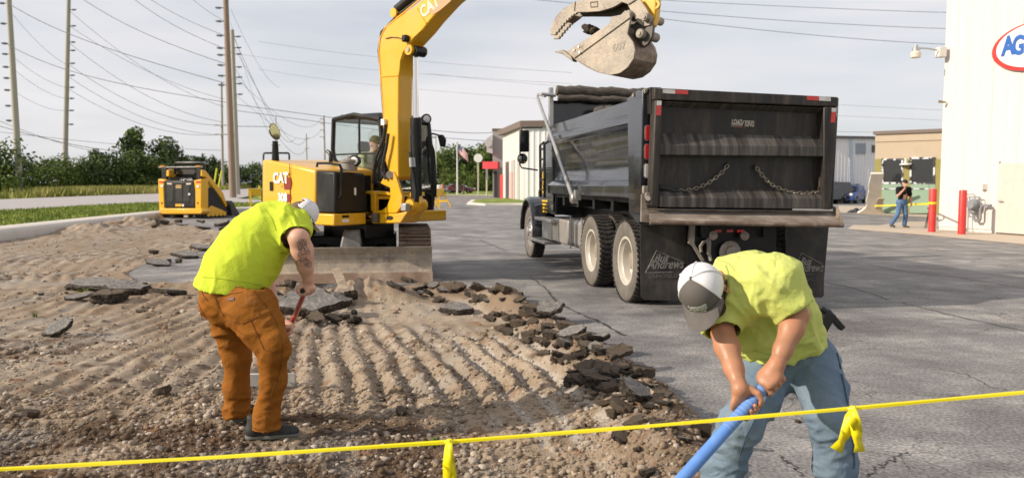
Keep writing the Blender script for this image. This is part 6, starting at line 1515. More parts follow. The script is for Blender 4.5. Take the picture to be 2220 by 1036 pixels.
def grip(F, c, a, b, rad, hand=1, sc=1.0, k=.006, spread=(.036, .0122, -.0118, -.0345)):
    """a fist round a bar: c on the bar, a along it towards the thumb, b from the bar to the palm; hand picks which way the fingers curl"""
    a, b = nv(a), Vector(b); b = (b-a*b.dot(a)).normalized(); t = a.cross(b)*hand; q = lambda th, r: b*math.cos(th)*r+t*math.sin(th)*r
    F.ell(c+b*(rad+.016*sc)+t*.004, (.044*sc, .019*sc, .042*sc), (a, b, t), k=.012)
    F.ell(c+b*(rad+.010*sc)+t*.030*sc, (.042*sc, .017*sc, .016*sc), (a, b, t), k=.012)
    for i, o in enumerate(spread):
        r = rad+.0085*sc; rf = (.0098, .0101, .0096, .0083)[i]*sc; ln = (.9, 1.0, .97, .85)[i]
        ths = [R(32), R(80), R(128), R(170)*1.0, R(208)*ln]
        F.chain([c+a*o*sc+q(th, r+(.006*sc if j == 1 else 0)) for j, th in enumerate(ths)], [rf*1.08, rf*1.05, rf, rf*.95, rf*.82], k=k)
    r = rad+.010*sc
    F.chain([c+a*.030*sc+q(R(-30), r+.006), c+a*.048*sc+q(R(-70), r+.004), c+a*.052*sc+q(R(-115), r), c+a*.044*sc+q(R(-160), r)], [.017*sc, .0145*sc, .012*sc, .0098*sc], k=k)
    return c+b*(rad+.02*sc)-t*.03*sc
def head(F, c, f, up, s=1.0, k=.02):
    f, up = nv(f), nv(up); up = (up-f*up.dot(f)).normalized(); r = f.cross(up); ax = (r, f, up)
    F.ell(c+up*.02*s-f*.012*s, (.076*s, .096*s, .098*s), ax, k)
    F.ell(c+f*.030*s-up*.055*s, (.056*s, .062*s, .066*s), ax, .03)
    F.ell(c+f*.052*s-up*.088*s, (.035*s, .034*s, .026*s), ax, .025)
    F.cone(c+f*.088*s+up*.006*s, c+f*.108*s-up*.030*s, .009*s, .015*s, .012)
    F.cone(c+f*.088*s-up*.062*s-r*.018*s, c+f*.088*s-up*.062*s+r*.018*s, .011*s, k=.01)
    F.cone(c+f*.086*s+up*.016*s-r*.032*s, c+f*.086*s+up*.016*s+r*.032*s, .012*s, k=.014)
    for sd in (-1, 1):
        F.ell(c+r*sd*.080*s-f*.012*s-up*.012*s, (.010*s, .020*s, .033*s), (nv(r*sd-f*.35), nv(f+r*sd*.35), up), .006)
        F.ell(c+r*sd*.089*s-f*.008*s-up*.010*s, (.008*s, .010*s, .018*s), (r, f, up), .004, cut=True)
    return r
def eyes(c, f, up, root, s=1.0):
    f, up = nv(f), nv(up); up = (up-f*up.dot(f)).normalized(); r = f.cross(up)
    for sd in (-1, 1): MB().ball(Vector(c)+r*sd*.032*s+f*.083*s-Vector(root.location), .0115*s, 10).build('eye', mat('eye', (.45, .42, .40), rough=.2, var=.3, scale=60), root)
def cap(c, f, up, root, front, back, brim_m, rs=(.089, .104, .112), brim=.075, gap=False, logo=None):
    """a baseball cap on a head at c; returns the crown"""
    f, up = nv(f), nv(up); up = (up-f*up.dot(f)).normalized(); r = f.cross(up); o = Vector(c)-Vector(root.location)
    pt = lambda az, el, k=1.0: o+(r*math.sin(az)*rs[0]+f*math.cos(az)*rs[1])*math.cos(el)**.82*k+up*(math.sin(el)*rs[2]*k+.012)
    mb = MB(); n, m = 36, 11
    for i in range(n):
        for j in range(m):
            a0, a1, e0, e1 = -PI+2*PI*i/n, -PI+2*PI*(i+1)/n, (PI/2)*j/m, (PI/2)*(j+1)/m
            mid = (a0+a1)/2
            if gap and abs(mid) > PI-.62 and e1 < .78 and j > 0: continue
            mb.add([pt(a0, e0), pt(a1, e0), pt(a1, e1), pt(a0, e1)], [(0, 1, 2, 3)], 0 if abs(mid) < R(61) else 1)
    cr_ = mb.build('cap', [front, back], root, ang=60)
    md = cr_.modifiers.new('thick', 'SOLIDIFY'); md.thickness = .003
    for az in (R(61), R(-61), R(118), R(-118), PI):
        MB().tube([pt(az, PI/2*j/12, 1.012) for j in range(0 if az < PI else 5, 13)], .0042 if front != back else .0025, 5).build('seam', back, cr_)
    MB().ball(pt(0, PI/2, 1.01), .008, 8).build('button', front, cr_)
    bb = MB(); pr = []
    for i in range(15):
        a = R(-66+132*i/14); e = pt(a, 0.03); w = math.cos(a*1.30)**.6 if abs(a) < R(68) else 0
        tip = e+(f*1.0-up*.10)*brim*max(.06, w)+r*math.sin(a)*.006; dp = -up*(.018*(abs(math.sin(a))**2))
        pr.append([e, tip+dp, tip+dp-up*.003, e-up*.004])
    for a, b in zip(pr[:-1], pr[1:]): bb.loft(a, b)
    bb.build('brim', brim_m, cr_, ang=60)
    if logo:
        for k, (txt, el, size) in enumerate(logo):
            t = text_mb(txt, size, .0, .0006)
            vv = []
            for (x, y, z) in t.v:
                az = x/(rs[1]*.95); e = el+y/rs[2]; vv.append(tuple(pt(az, e, 1.014)))
            t.v = vv; t.build('cap_print', mat('print_white', (.75, .74, .74), rough=.6, var=0), cr_, smooth=False)
    return cr_
def shoe(hl, toe, r, root, m=BOOT, sole=SOLE, w=.048, hgt=.085):
    """hl, toe: heel and toe points on the ground"""
    hl, toe = Vector(hl), Vector(toe); d = nv(toe-hl); L = (toe-hl).length; sd = d.cross(UP)
    F = fld([hl, toe], .16, .007)
    F.chain([hl+d*.045+UP*.06, hl+d*L*.45+UP*.055, hl+d*(L-.05)+UP*.038], [.046, .046, .040], k=.03, fd=sd, fl=1.0)
    F.cone(hl+d*.055+UP*.05, hl+d*.06+UP*.15, .047, .05, k=.03); F.plane(hl+UP*.016, -UP); F.plane(hl+UP*.165, UP)
    b = emit(F, 'shoe', m, root)
    F = fld([hl, toe], .12, .006)
    F.chain([hl+d*.04+UP*.018, hl+d*L*.45+UP*.018, hl+d*(L-.045)+UP*.02], [.047, .043, .046], k=.03); F.plane(hl+UP*.030, UP); F.plane(hl, -UP)
    v, f = F.mesh(2); np_mesh('sole', v-np.array(root.location), f, sole, b)
    for i in range(4):
        p = hl+d*(.11+.024*i)+UP*(.118-.016*i)-Vector(root.location); MB().tube([p-sd*.03, p+UP*.006, p+sd*.03], .0035, 5).build('lace', mat('lace', (.09, .09, .085), rough=.8), b)
    return b

# ---------------------------------------------------------------- the man with the lime shirt and brown trousers, seen from behind
zl = -.075
M1 = empty('person', (-1.75, 5.35, zl), label='man bending away in lime shirt, brown work trousers and white cap, gripping the red handle', cat='person')
J = dict(pel=P(503, 645, 5.36), rh=P(548, 668, 5.22), lh=P(466, 655, 5.50), rk=P(592, 755, 5.17), ra=P(577, 918, 5.25), lk=P(508, 772, 5.52), la=P(514, 905, 5.55),
         w=P(500, 612, 5.40), c=P(545, 543, 5.48), s=P(588, 492, 5.58), rs=P(630, 492, 5.50), ls=P(590, 474, 5.86), nk=P(624, 480, 5.66), hd=P(648, 476, 5.74),
         re=P(648, 517, 5.34), rw=P(668, 604, 5.46), le=P(578, 600, 5.98), lw=P(600, 690, 5.86))
gripc = P(664, 629, 5.50); lowc = P(621, 722, 5.72)
rax = nv((.60, -.80, 0)); fax = nv((.80, .60, 0))
F = fld([J['c'], J['hd'], J['rw'], gripc, lowc, J['w'], J['ls'], J['re']], .16, .006)
F.cone(J['w'], J['c'], .17, .19, .05); F.cone(J['c'], J['s'], .19, .16, .05); F.cone(J['rs'], J['ls'], .075, .075, .05)
F.cone(J['s'], J['nk'], .09, .062, .05); F.cone(J['nk'], J['hd'], .062, .058, .03)
h_f, h_u = nv((.62, .30, -.72)), nv((.55, .38, .62))
head(F, J['hd']+h_u*.02, h_f, h_u)
F.chain([J['rs'], J['re'], J['re'].lerp(J['rw'], .30), J['re'].lerp(J['rw'], .7), J['rw']], [.078, .067, .072, .054, .036], k=.02)
F.ell(J['re'].lerp(J['rw'], .33)+Vector((.006, .01, 0)), (.062, .06, .10), None, .03)
tb_ax = nv((-.25, -.95, .05)); gb_ = nv(J['rw']-gripc)
grip(F, gripc, tb_ax, gb_, .017, hand=-1, sc=1.2); F.cone(J['rw'], gripc+gb_*.045, .033, .034, .02)
F.chain([J['ls'], J['le'], J['lw']], [.07, .055, .033], k=.03)
sh_ax = nv(P(655, 645, 5.50)-P(585, 815, 6.55))
grip(F, lowc, sh_ax, nv(Vector((.1, .9, .2))), .02, hand=1, sc=1.0); F.cone(J['lw'], lowc+Vector((.02, .05, .04)), .033, .03, .02)
emit(F, 'body', SKIN, M1, 2)
eyes(J['hd']+h_u*.02, h_f, h_u, M1)
F = fld([J['hd']], .2, .006); r_ = nv(h_f).cross(h_u)
F.ell(J['hd']+h_u*.032-nv(h_f)*.018, (.081, .098, .098), (r_, nv(h_f), nv(h_u)), .01); F.plane(J['hd']+nv(h_f)*.035, nv(h_f)+nv(h_u)*.4); F.plane(J['hd']-h_u*.045, -nv(h_u))
emit(F, 'hair', mat('hair_light', (.16, .10, .06), rough=.8, var=.3, scale=80), M1)
c1_ = cap(J['hd']+h_u*.040-nv(h_f)*.004, h_f, h_u, M1, CWH, CWH, CWH, gap=True)
gl = J['hd']+h_u*.008-Vector(M1.location); gx = r_
MB().tube([gl+gx*.083-h_f*.02, gl+gx*.083+h_f*.05, gl+gx*.07+h_f*.098, gl+gx*.03+h_f*.108, gl-gx*.03+h_f*.108, gl-gx*.07+h_f*.098, gl-gx*.083-h_f*.02], .005, 6).build('glasses', MBLK, M1)
# tattoo: dark line work lying on the forearm
SHT = fld([J['w'], J['c'], J['s'], J['rs'], J['ls'], J['re']], .34, .0075)
F = SHT
F.chain([P(492, 640, 5.38), P(520, 580, 5.43), J['c'], P(572, 508, 5.54), J['s']], [.256, .247, .240, .214, .17], k=.06, fd=nv(J['s']-J['w']).cross(rax), fl=.90)
F.cone(J['rs'], J['ls'], .128, .118, .07); F.cone(J['s'], J['nk'], .14, .085, .06)
F.cone(J['rs']+Vector((-.02, 0, .0)), J['re']+Vector((0, -.01, -.02)), .128, .102, .06); F.cone(J['ls'], J['ls'].lerp(J['le'], .6), .115, .10, .05)
F.shell(.013)
ua = nv(J['re']-J['rs']); F_t = P(500, 618, 5.4)
g = F.grid()
def cut_local(F, p, n, c, rad):
    """plane cut that only acts near c"""
    g = F.grid(); p, n = np.array(p), np.array(nv(n)); pl = (g[0]-p[0])*n[0]+(g[1]-p[1])*n[1]+(g[2]-p[2])*n[2]
    ball = np.sqrt((g[0]-c[0])**2+(g[1]-c[1])**2+(g[2]-c[2])**2)-rad
    F.d = np.maximum(F.d, np.minimum(pl, -ball).astype(np.float32))
cut_local(F, J['re']-ua*.035+Vector((0, 0, .012)), ua*.7+Vector((.1, -.2, -.9))*.6, J['re']+Vector((.02, -.02, -.02)), .135)
lu = nv(J['le']-J['ls']); cut_local(F, J['ls']+lu*.2, lu, J['ls']+lu*.25, .22)
cut_local(F, J['nk']+nv(J['hd']-J['nk'])*.03, nv(J['hd']-J['nk']), J['hd'], .13)
F.plane(P(500, 624, 5.4), Vector((-.16, .04, -1)))
ff0 = foldfn(.016, nv(J['c']-J['w'])+Vector((.5, 0, -.6)), 7, 3); ff1 = foldfn(.012, (.8, .2, .35), 13, 6)
def ff(v):
    w = np.clip((v[:, 0]+1.75)/.25, .15, 1); return ff0(v)*.8+ff1(v)*w
shirt1 = emit(F, 'shirt', LIME, M1, 2, lambda v: ff(v))
F = fld([J['pel'], J['rk'], J['ra'], J['lk'], J['la'], J['w']], .30, .0075)
F.cone(P(501, 612, 5.40), J['pel'], .198, .214, .05); F.ell(P(484, 655, 5.38), (.128, .14, .145), None, .05); F.ell(P(533, 668, 5.24), (.142, .145, .155), None, .05)
F.chain([P(549, 668, 5.22), P(570, 715, 5.19), J['rk'], P(591, 830, 5.20), P(577, 900, 5.24), P(577, 929, 5.25)], [.156, .136, .104, .079, .083, .097], k=.05)
F.chain([P(482, 655, 5.47), P(502, 715, 5.50), P(514, 772, 5.52), P(513, 840, 5.53), P(514, 890, 5.54), P(515, 914, 5.55)], [.136, .116, .094, .082, .082, .088], k=.05)
F.cone(P(598, 738, 5.10), P(600, 760, 5.12), .085, .085, .05)
F.shell(.014); F.plane(P(577, 931, 5.25), (0, 0, -1)); F.plane(P(501, 607, 5.40), (.16, 0, 1))
f1a = foldfn(.016, (0.35, .1, 1), 8, 1); f1b = foldfn(.007, (-.5, .1, .9), 15, 4); f1 = lambda v: f1a(v)+f1b(v); f2 = foldfn(.032, (.1, 0, 1), 17, 8)
def pf(v):
    low = np.clip((.22-(v[:, 2]-zl))/.18, 0, 1); return f1(v)*(1-low)+f2(v)*low
tr1 = emit(F, 'trousers', DUCK, M1, 2, pf)
dg = bpy.context.evaluated_depsgraph_get()
def bvh(o):
    me = o.data; off = Vector(o.parent.location) if o.parent else Vector((0, 0, 0))
    return BVHTree.FromPolygons([v.co+off for v in me.vertices], [p.vertices[:] for p in me.polygons])
CAMP = Vector((0, 0, CAMH))
def onto(b, px, py, lift=.003):
    h = b.ray_cast(CAMP, ray(px, py).normalized()); return (h[0]+h[1]*lift) if h[0] else None
def seam(b, pix, r, m, parent, root, name='seam', n=6):
    pts = []
    for (x0, y0), (x1, y1) in zip(pix[:-1], pix[1:]):
        for i in range(n): pts.append(onto(b, x0+(x1-x0)*i/n, y0+(y1-y0)*i/n))
    pts = [p-Vector(root.location) for p in pts if p is not None]
    run = [[]]
    for p in pts:
        if run[-1] and (p-run[-1][-1]).length > .05: run.append([])
        run[-1].append(p)
    mb = MB()
    for q in run:
        if len(q) > 2: mb.tube(q, r, 4)
    if mb.v: return mb.build(name, m, parent)
SEAM = mat('seam_brown', (.15, .05, .008), rough=.9, var=0)
b1 = bvh(tr1)
c7 = lambda X, Y: (400+X/1.85, 420+Y/1.85)
for pl_ in ([(120, 412), (255, 392)], [(120, 412), (135, 450), (165, 500)], [(165, 505), (235, 520), (300, 490), (296, 470)], [(270, 380), (330, 450), (370, 520), (395, 600)], [(262, 500), (290, 560), (320, 625), (395, 640)], [(395, 600), (385, 700), (350, 800), (340, 900)],
            [(42, 362), (150, 372), (262, 378)], [(70, 345), (72, 400), (100, 440)], [(95, 335), (95, 372)], [(78, 335), (76, 372)], [(45, 410), (70, 470), (95, 510)]):
    seam(b1, [c7(*q) for q in pl_], .0019, SEAM, tr1, M1)
def patch(b, pix, m, parent, root, name, th=.002, lift=.004):
    q = [onto(b, *p, lift) for p in pix]
    if all(p is not None for p in q):
        q = [p-Vector(root.location) for p in q]; nn = (q[1]-q[0]).cross(q[2]-q[0]).normalized(); nn = nn if nn.y < 0 else -nn
        return MB().prism(q, nn*th).build(name, m, parent)
patch(b1, [c7(175, 420), c7(201, 415), c7(202, 427), c7(176, 431)], MBLK, tr1, M1, 'brand_patch', lift=.005); patch(b1, [c7(181, 423), c7(197, 420), c7(197, 424), c7(181, 427)], mat('patch_red', (.4, .1, .09), rough=.8, var=0), tr1, M1, 'brand_print', lift=.008)
body1 = [o for o in M1.children if o.name.startswith('body')][0]; bb1 = bvh(body1)
TAT = mat('tattoo_ink', (.20, .13, .13), rough=.6, var=.2, scale=60); g6 = lambda X, Y: (600+X/4.32, 420+Y/4.32)
rgt = random.Random(3); tt = MB()
for k in range(38):
    cx_, cy_ = rgt.uniform(195, 300), rgt.uniform(445, 670); cx_ += (cy_-560)*.16; ph = rgt.uniform(0, 6); rr_ = rgt.uniform(14, 34); pts = []
    for i in range(9):
        a = ph+i*.62; q = onto(bb1, *g6(cx_+rr_*math.cos(a)*(1-.07*i), cy_+rr_*1.1*math.sin(a)*(1-.04*i)), .0006)
        if q is not None: pts.append(q-Vector(M1.location))
    if len(pts) > 4: tt.tube(pts, .0015, 4)
tt.build('tattoo', TAT, body1)['kind'] = 'stuff'
rr = G(0, 0) if False else None
dh = lambda x, y: float(dirt_h(np.array([x]), np.array([y]))[0])
hl = P(533, 955, 5.26); tz = dh(hl.x, hl.y)+.012
shoe((hl.x, hl.y, tz), (hl.x+.355, hl.y+.06, tz), 0, M1, w=.05); hl = P(500, 925, 5.58); tz = dh(hl.x, hl.y)+.012
shoe((hl.x, hl.y, tz), (hl.x+.24, hl.y+.19, tz), 0, M1)
SL = mat('seam_lime', (.40, .48, .03), rough=.9, var=0); SL2 = mat('seam_pale_lime', (.38, .41, .10), rough=.9, var=0)
bs1 = bvh(shirt1)
for pl_ in ([(424, 599), (470, 603), (520, 609), (575, 619)], [(612, 503), (640, 496), (657, 491)], [(572, 452), (590, 475), (600, 505)], [(606, 448), (622, 458), (634, 468)]): seam(bs1, pl_, .0016, SL, shirt1, M1)
# his tool: red shaft, black T grip, flat grey blade on the ground
TL_ = empty('asphalt_lute', P(585, 826, 6.62), label='red handled raking tool with black grip and flat grey blade held by the bending man', cat='tool')
o_ = Vector(TL_.location); e1, e2 = P(661, 632, 5.505), P(585, 815, 6.55)
MB().cyl(e1-o_, e2-o_, .0185, n=14).build('handle', mat('red_gloss', (.42, .012, .014), rough=.25, var=.1, coat=.5), TL_)
MB().cyl(gripc-tb_ax*.06-o_, gripc+tb_ax*.062-o_, .016, n=14).build('grip', RUB, TL_)
bz = dh(o_.x, o_.y); MB().box((0, 0, bz-o_.z+.055), (.44, .03, .115)).build('blade', mat('lute_alu', (.38, .37, .35), rough=.5, metal=.4, var=.2, scale=8), TL_, bev=.008)

# ---------------------------------------------------------------- the man with the grey cap and jeans, facing the camera
M2 = empty('person', (1.27, 3.5, 0), label='man stooping in pale lime shirt, jeans and grey and white cap, working the blue pole', cat='person')
hc = P(1531, 634, 3.28); u2_, f2_ = nv((-.58, -.64, .50)), nv((-.15, -.50, -.85))
J = dict(nk=P(1588, 606, 3.44), s=P(1618, 622, 3.46), c=P(1665, 655, 3.54), b=P(1708, 712, 3.64), pel=P(1722, 768, 3.70), rs=P(1562, 655, 3.40), ls=P(1676, 612, 3.27), re=P(1567, 722, 3.29), rw=P(1605, 843, 3.10),
         le=P(1729, 682, 3.22), lw=P(1683, 792, 3.12), rh=P(1668, 800, 3.68), lh=P(1762, 790, 3.62), rk=P(1606, 915, 3.46), ra=P(1530, 1150, 3.62), lk=P(1798, 905, 3.40), la=P(1822, 1185, 3.56))
pt0, pt1 = P(1676, 818, 3.14), P(1478, 1038, 2.96); pax = nv(pt0-pt1)
hL, hR = P(1666, 828, 3.135), P(1620, 882, 3.095)
hL = pt0+(pt1-pt0)*((hL-pt0).dot(pt1-pt0)/(pt1-pt0).length_squared); hR = pt0+(pt1-pt0)*((hR-pt0).dot(pt1-pt0)/(pt1-pt0).length_squared)
F = fld([hc, J['nk'], J['c'], J['rs'], J['ls'], J['re'], J['le'], hL, hR, J['b']], .13, .0043)
F.cone(J['s'], J['c'], .13, .15, .05); F.cone(J['c'], J['b'], .15, .14, .05); F.cone(J['rs'], J['ls'], .065, .065, .05); F.cone(J['s'], J['nk'], .085, .064, .05); F.cone(J['nk'], hc-u2_*.04-f2_*.03, .066, .06, .03)
head(F, hc, f2_, u2_)
F.chain([J['rs'], J['re'], J['re'].lerp(J['rw'], .25), J['re'].lerp(J['rw'], .65), J['rw']], [.060, .046, .0515, .0385, .0265], k=.018)
F.chain([J['ls'], J['le'], J['le'].lerp(J['lw'], .28), J['le'].lerp(J['lw'], .7), J['lw']], [.060, .045, .0485, .037, .0275], k=.018)
bL = nv((J['lw']-hL)+Vector((.0, -.02, .05))); grip(F, hL, pax, bL, .0245, hand=1, sc=1.10, k=.003); F.cone(J['lw'], hL+bL*.052, .032, .034, .02)
bR = nv((-.55, .75, .35)); grip(F, hR, pax, bR, .0245, hand=-1, sc=1.10, k=.003); F.cone(J['rw'], hR+bR*.05+pax*.012, .031, .033, .02)
emit(F, 'body', SKIN2, M2, 2); eyes(hc, f2_, u2_, M2)
r2_ = f2_.cross(u2_)
F = fld([hc], .2, .005)
F.ell(hc+f2_*.036-u2_*.064, (.063, .066, .062), (r2_, f2_, u2_), .01); F.ell(hc+f2_*.058-u2_*.094, (.041, .040, .034), (r2_, f2_, u2_), .02); F.plane(hc-u2_*.046, u2_-f2_*.25); F.plane(hc+f2_*.012, -f2_)
emit(F, 'beard', HAIR, M2, 1)
F = fld([hc], .2, .005); F.ell(hc+u2_*.016-f2_*.016, (.080, .098, .098), (r2_, f2_, u2_), .01); F.plane(hc+f2_*.04, f2_+u2_*.3); F.plane(hc-u2_*.060, -u2_)
emit(F, 'hair', HAIR, M2, 1)
cap(hc+u2_*.028, f2_, u2_, M2, CGR, CWH, CGR, rs=(.094, .108, .106), brim=.078, logo=[('SPRINGFIELD', .38, .0165), ('STRIPING &', .24, .0165), ('SEALING', .10, .0165)])
MB().tube([hc-r2_*.083-f2_*.05-u2_*.01-Vector(M2.location), hc-r2_*.082+f2_*.04-u2_*.0-Vector(M2.location), hc-r2_*.07+f2_*.098-u2_*.004-Vector(M2.location)], .0042, 6).build('glasses', MBLK, M2)
F = fld([J['nk'], J['s'], J['c'], J['b'], J['pel'], J['rs'], J['ls'], J['re'], J['le']], .27, .0065)
tx = nv(J['pel']-J['nk']); flat_d = nv((-.35, -.6, -.45))
F.chain([J['s'], P(1642, 640, 3.52), P(1672, 682, 3.58), P(1696, 728, 3.64), P(1706, 768, 3.67)], [.158, .188, .184, .174, .172], k=.06, fd=flat_d, fl=.84)
F.cone(J['rs'], J['ls'], .112, .115, .07); F.cone(J['s'], J['nk'], .13, .085, .06)
F.cone(J['ls'], J['le'], .116, .086, .05); F.cone(J['rs'], J['re'], .108, .080, .05)
F.ell(P(1640, 740, 3.46), (.11, .09, .075), None, .07)
F.shell(.0125)
lu = nv(J['le']-J['ls']); cut_local(F, J['ls'].lerp(J['le'], .93), lu, J['le']+lu*.02, .15)
ru = nv(J['re']-J['rs']); cut_local(F, J['rs'].lerp(J['re'], .97), ru, J['re']+ru*.05, .15)
cut_local(F, J['nk']+nv(hc-J['nk'])*.02, nv(hc-J['nk']), hc+u2_*.03-f2_*.02, .105)
F.plane(P(1712, 752, 3.68), Vector((.28, .1, -1)))
s1f = foldfn(.020, (.75, -.1, .55), 11, 5); s2f = foldfn(.018, (-.35, 0, .9), 20, 2); s3f = foldfn(.008, (.9, .2, -.2), 22, 7)
shirt2 = emit(F, 'shirt', LIME2, M2, 2, lambda v: s1f(v)+s3f(v)+s2f(v)*np.clip((1.02-v[:, 2])/.12, 0, 1))
F = fld([J['pel'], J['rk'], J['ra'], J['lk'], J['la'], P(1718, 740, 3.66)], .26, .0075)
F.cone(P(1706, 735, 3.65), P(1712, 768, 3.68), .152, .164, .05); F.ell(P(1745, 768, 3.74), (.12, .12, .12), None, .05)
F.chain([J['lh'], P(1782, 850, 3.50), J['lk'], P(1812, 1010, 3.46), J['la']], [.122, .102, .090, .087, .088], k=.04)
F.chain([J['rh'], P(1640, 855, 3.57), J['rk'], P(1566, 1020, 3.54), J['ra']], [.124, .106, .091, .086, .088], k=.04)
F.shell(.014); F.plane(P(1718, 735, 3.67), Vector((-.2, 0, 1))); F.plane(J['la']-UP*.02, -UP)
j1 = foldfn(.013, (.45, .1, 1), 11, 4); j2 = foldfn(.016, (.3, 0, 1), 13, 6); j3 = foldfn(.009, (-.6, 0, .8), 20, 9)
jn = emit(F, 'jeans', JEAN, M2, 2, lambda v: j1(v)+j3(v)+.8*j2(v)*(v[:, 2] < .42))
bj = bvh(jn); JS = mat('denim_seam', (.06, .09, .14), rough=.9, var=0)
d5 = lambda X, Y: (1580+X/3.469, 760+Y/3.469)
seam(bj, [d5(812, 20), d5(862, 250), d5(898, 420), d5(932, 650), d5(945, 930)], .004, JS, jn, M2); seam(bj, [d5(300, 330), d5(230, 450), d5(140, 620), d5(70, 810)], .004, JS, jn, M2)
for q, lab in ((J['la'], 0), (J['ra'], 1)):
    gz = 0.0 if q.x > .8 else dh(q.x, q.y)
    shoe((q.x+.02, q.y+.08, gz), (q.x-.06-.05*lab, q.y-.20, gz), 0, M2)
pb = bvh(shirt2)
for pl_ in ([(1704, 684), (1720, 675), (1736, 660)], [(1625, 757), (1680, 772), (1720, 745), (1790, 716)]): seam(pb, pl_, .0012, SL2, shirt2, M2)
seam(pb, [(1574, 575), (1582, 600), (1580, 630), (1572, 655)], .0045, SL2, shirt2, M2)
pq = P(1803, 690, 3.70)-Vector(M2.location)
pm = MB(); pm.box(pq+Vector((-.03, 0, -.015)), (.05, .05, .10), M=Matrix.Rotation(R(28), 3, 'Y')); pm.box(pq+Vector((.012, -.0, -.005)), (.028, .045, .115), M=Matrix.Rotation(R(-42), 3, 'Y')); pm.cyl(pq+Vector((-.05, 0, .05)), pq+Vector((-.02, 0, .02)), .016, n=8)
pm.build('tool_pouch', RUB, M2, bev=.008)
# dark print on the back of his shirt, laid on the cloth
prt = MB()
for s0 in ([(1632, 541), (1646, 549), (1656, 550)], [(1640, 539), (1662, 546)], [(1662, 539), (1672, 547), (1684, 556)], [(1676, 543), (1690, 553)]):
    pts = [onto(pb, *q, .002) for q in s0]
    if all(p is not None for p in pts): prt.tube([p-Vector(M2.location) for p in pts], .0055, 5)
if prt.v: prt.build('shirt_print', mat('print_dark', (.03, .045, .03), rough=.8, var=.1), shirt2)
pole_o = empty('pole_tool', pt0, label='blue taped pole slanting down from the stooping man’s two hands', cat='tool')
BLU = mat('blue_tape', (.10, .24, .62), rough=.5, var=.12, scale=5, c2=(.16, .30, .62), mixlo=.5, mixhi=.75)
pend = pt0-pax*1.05; pend.z = max(pend.z, .06)
MB().cyl(pax*.03, pend-pt0, .024, .0255, n=20).build('shaft', BLU, pole_o)
rg = MB()
for i in range(15):
    c = -pax*(.02+.019*i); rg.lathe(c, pax, [(-.0022, .0241), (-.0022, .0251), (.0022, .0251), (.0022, .0241)], 18, close=True)
rg.build('tape_wrap', mat('tape_grey', (.22, .30, .48), rough=.6, var=.2), pole_o)['kind'] = 'stuff'
MB().box(pend-pt0-Vector((0, 0, .03)), (.30, .22, .03), rz=.6).build('blade', STEELD, pole_o)

# ---------------------------------------------------------------- small figures: the operator and the man walking by the shops
def figure(root, j, skin, top, legs, shoes, capm, h=.012, s=1.0, f=(0, -1, 0), up=(0, 0, 1), seated=False):
    F = fld(list(j.values()), .2*s, h)
    F.cone(j['pel'], j['ch'], .13*s, .15*s, .05); F.cone(j['ls'], j['rs'], .06*s, .06*s, .05); F.cone(j['ch'], j['nk'], .08*s, .055*s, .05); F.cone(j['nk'], j['hd'], .055*s, .05*s, .03)
    head(F, j['hd'], f, up, s)
    for a, b, c, d in (('ls', 'le', 'lw', 'lf'), ('rs', 're', 'rw', 'rf')):
        F.chain([j[a], j[b], j[b].lerp(j[c], .3), j[c]], [.055*s, .043*s, .045*s, .028*s], k=.02*s)
        t = nv(j[d]-j[c]); sd = nv(t.cross(Vector(f))+Vector((.01, 0, 0))); F.ell(j[c].lerp(j[d], .5), (.020*s, .038*s, .05*s), (nv(sd.cross(t)), sd, t), .015)
        for i in range(4): F.cone(j[c].lerp(j[d], .7)+sd*(.022*s*(i-1.5)*.9), j[d]+sd*(.022*s*(i-1.5))+t*.03*s*(1-.2*abs(i-1.3)), .0105*s, .008*s, .004)
        F.cone(j[c].lerp(j[d], .3)+sd*.03*s, j[c].lerp(j[d], .8)+sd*.055*s, .013*s, .009*s, .008)
    if not seated:
        for k in 'lr': F.chain([j[k+'h'], j[k+'k'], j[k+'a']], [.08*s, .055*s, .04*s], k=.03)
    emit(F, 'body', skin, root, 1)
    F = fld([j['pel'], j['ch'], j['ls'], j['rs'], j['nk'], j['le'], j['re']], .25*s, h)
    F.chain([j['pel'], j['ch'], j['nk']-Vector((0, 0, .04*s))], [.165*s, .172*s, .085*s], k=.06, fd=f, fl=.78); F.cone(j['ls'], j['rs'], .088*s, .088*s, .05)
    for a, b in (('ls', 'le'), ('rs', 're')):
        F.cone(j[a], j[a].lerp(j[b], .72), .082*s, .075*s, .03)
    F.plane(j['pel']-UP*.06*s, -UP); emit(F, 'shirt', top, root, 1, foldfn(.012*s, (.5, 0, .6), 8, 1))
    F = fld([j[k] for k in ('pel', 'lh', 'rh', 'lk', 'rk', 'la', 'ra')], .2*s, h)
    F.cone(j['lh'], j['rh'], .115*s, .115*s, .05); F.cone(j['pel'], (j['lh']+j['rh'])/2, .15*s, .13*s, .05)
    for k in 'lr': F.chain([j[k+'h'], j[k+'k'], j[k+'a']], [.105*s, .078*s, .068*s], k=.03)
    emit(F, 'trousers', legs, root, 1, foldfn(.010*s, (.1, 0, 1), 9, 2))
    for k in 'lr':
        a = j[k+'a']; d = nv(Vector(f)*Vector((1, 1, 0))+Vector((.25 if k == 'l' else -.1, 0, 0))); F = fld([a, a+d*.25*s], .14*s, h*.8)
        F.cone(a-UP*.05*s, a+d*.17*s-UP*.07*s, .05*s, .042*s, .02); F.plane(a-UP*.10*s, -UP); emit(F, 'shoe', shoes, root, 1)
    if capm: cap(j['hd']+Vector(up)*.035*s, f, up, root, capm, capm, capm, rs=(.09*s, .105*s, .10*s), brim=.07*s)
Z = Vector
wp = G(1952, 494); M3 = empty('person', wp, label='man in black shirt, jeans and black cap walking past the shops, hand at his mouth', cat='person')
s = 1.0; a = lambda x, y, z: wp+Vector((x, y, z))
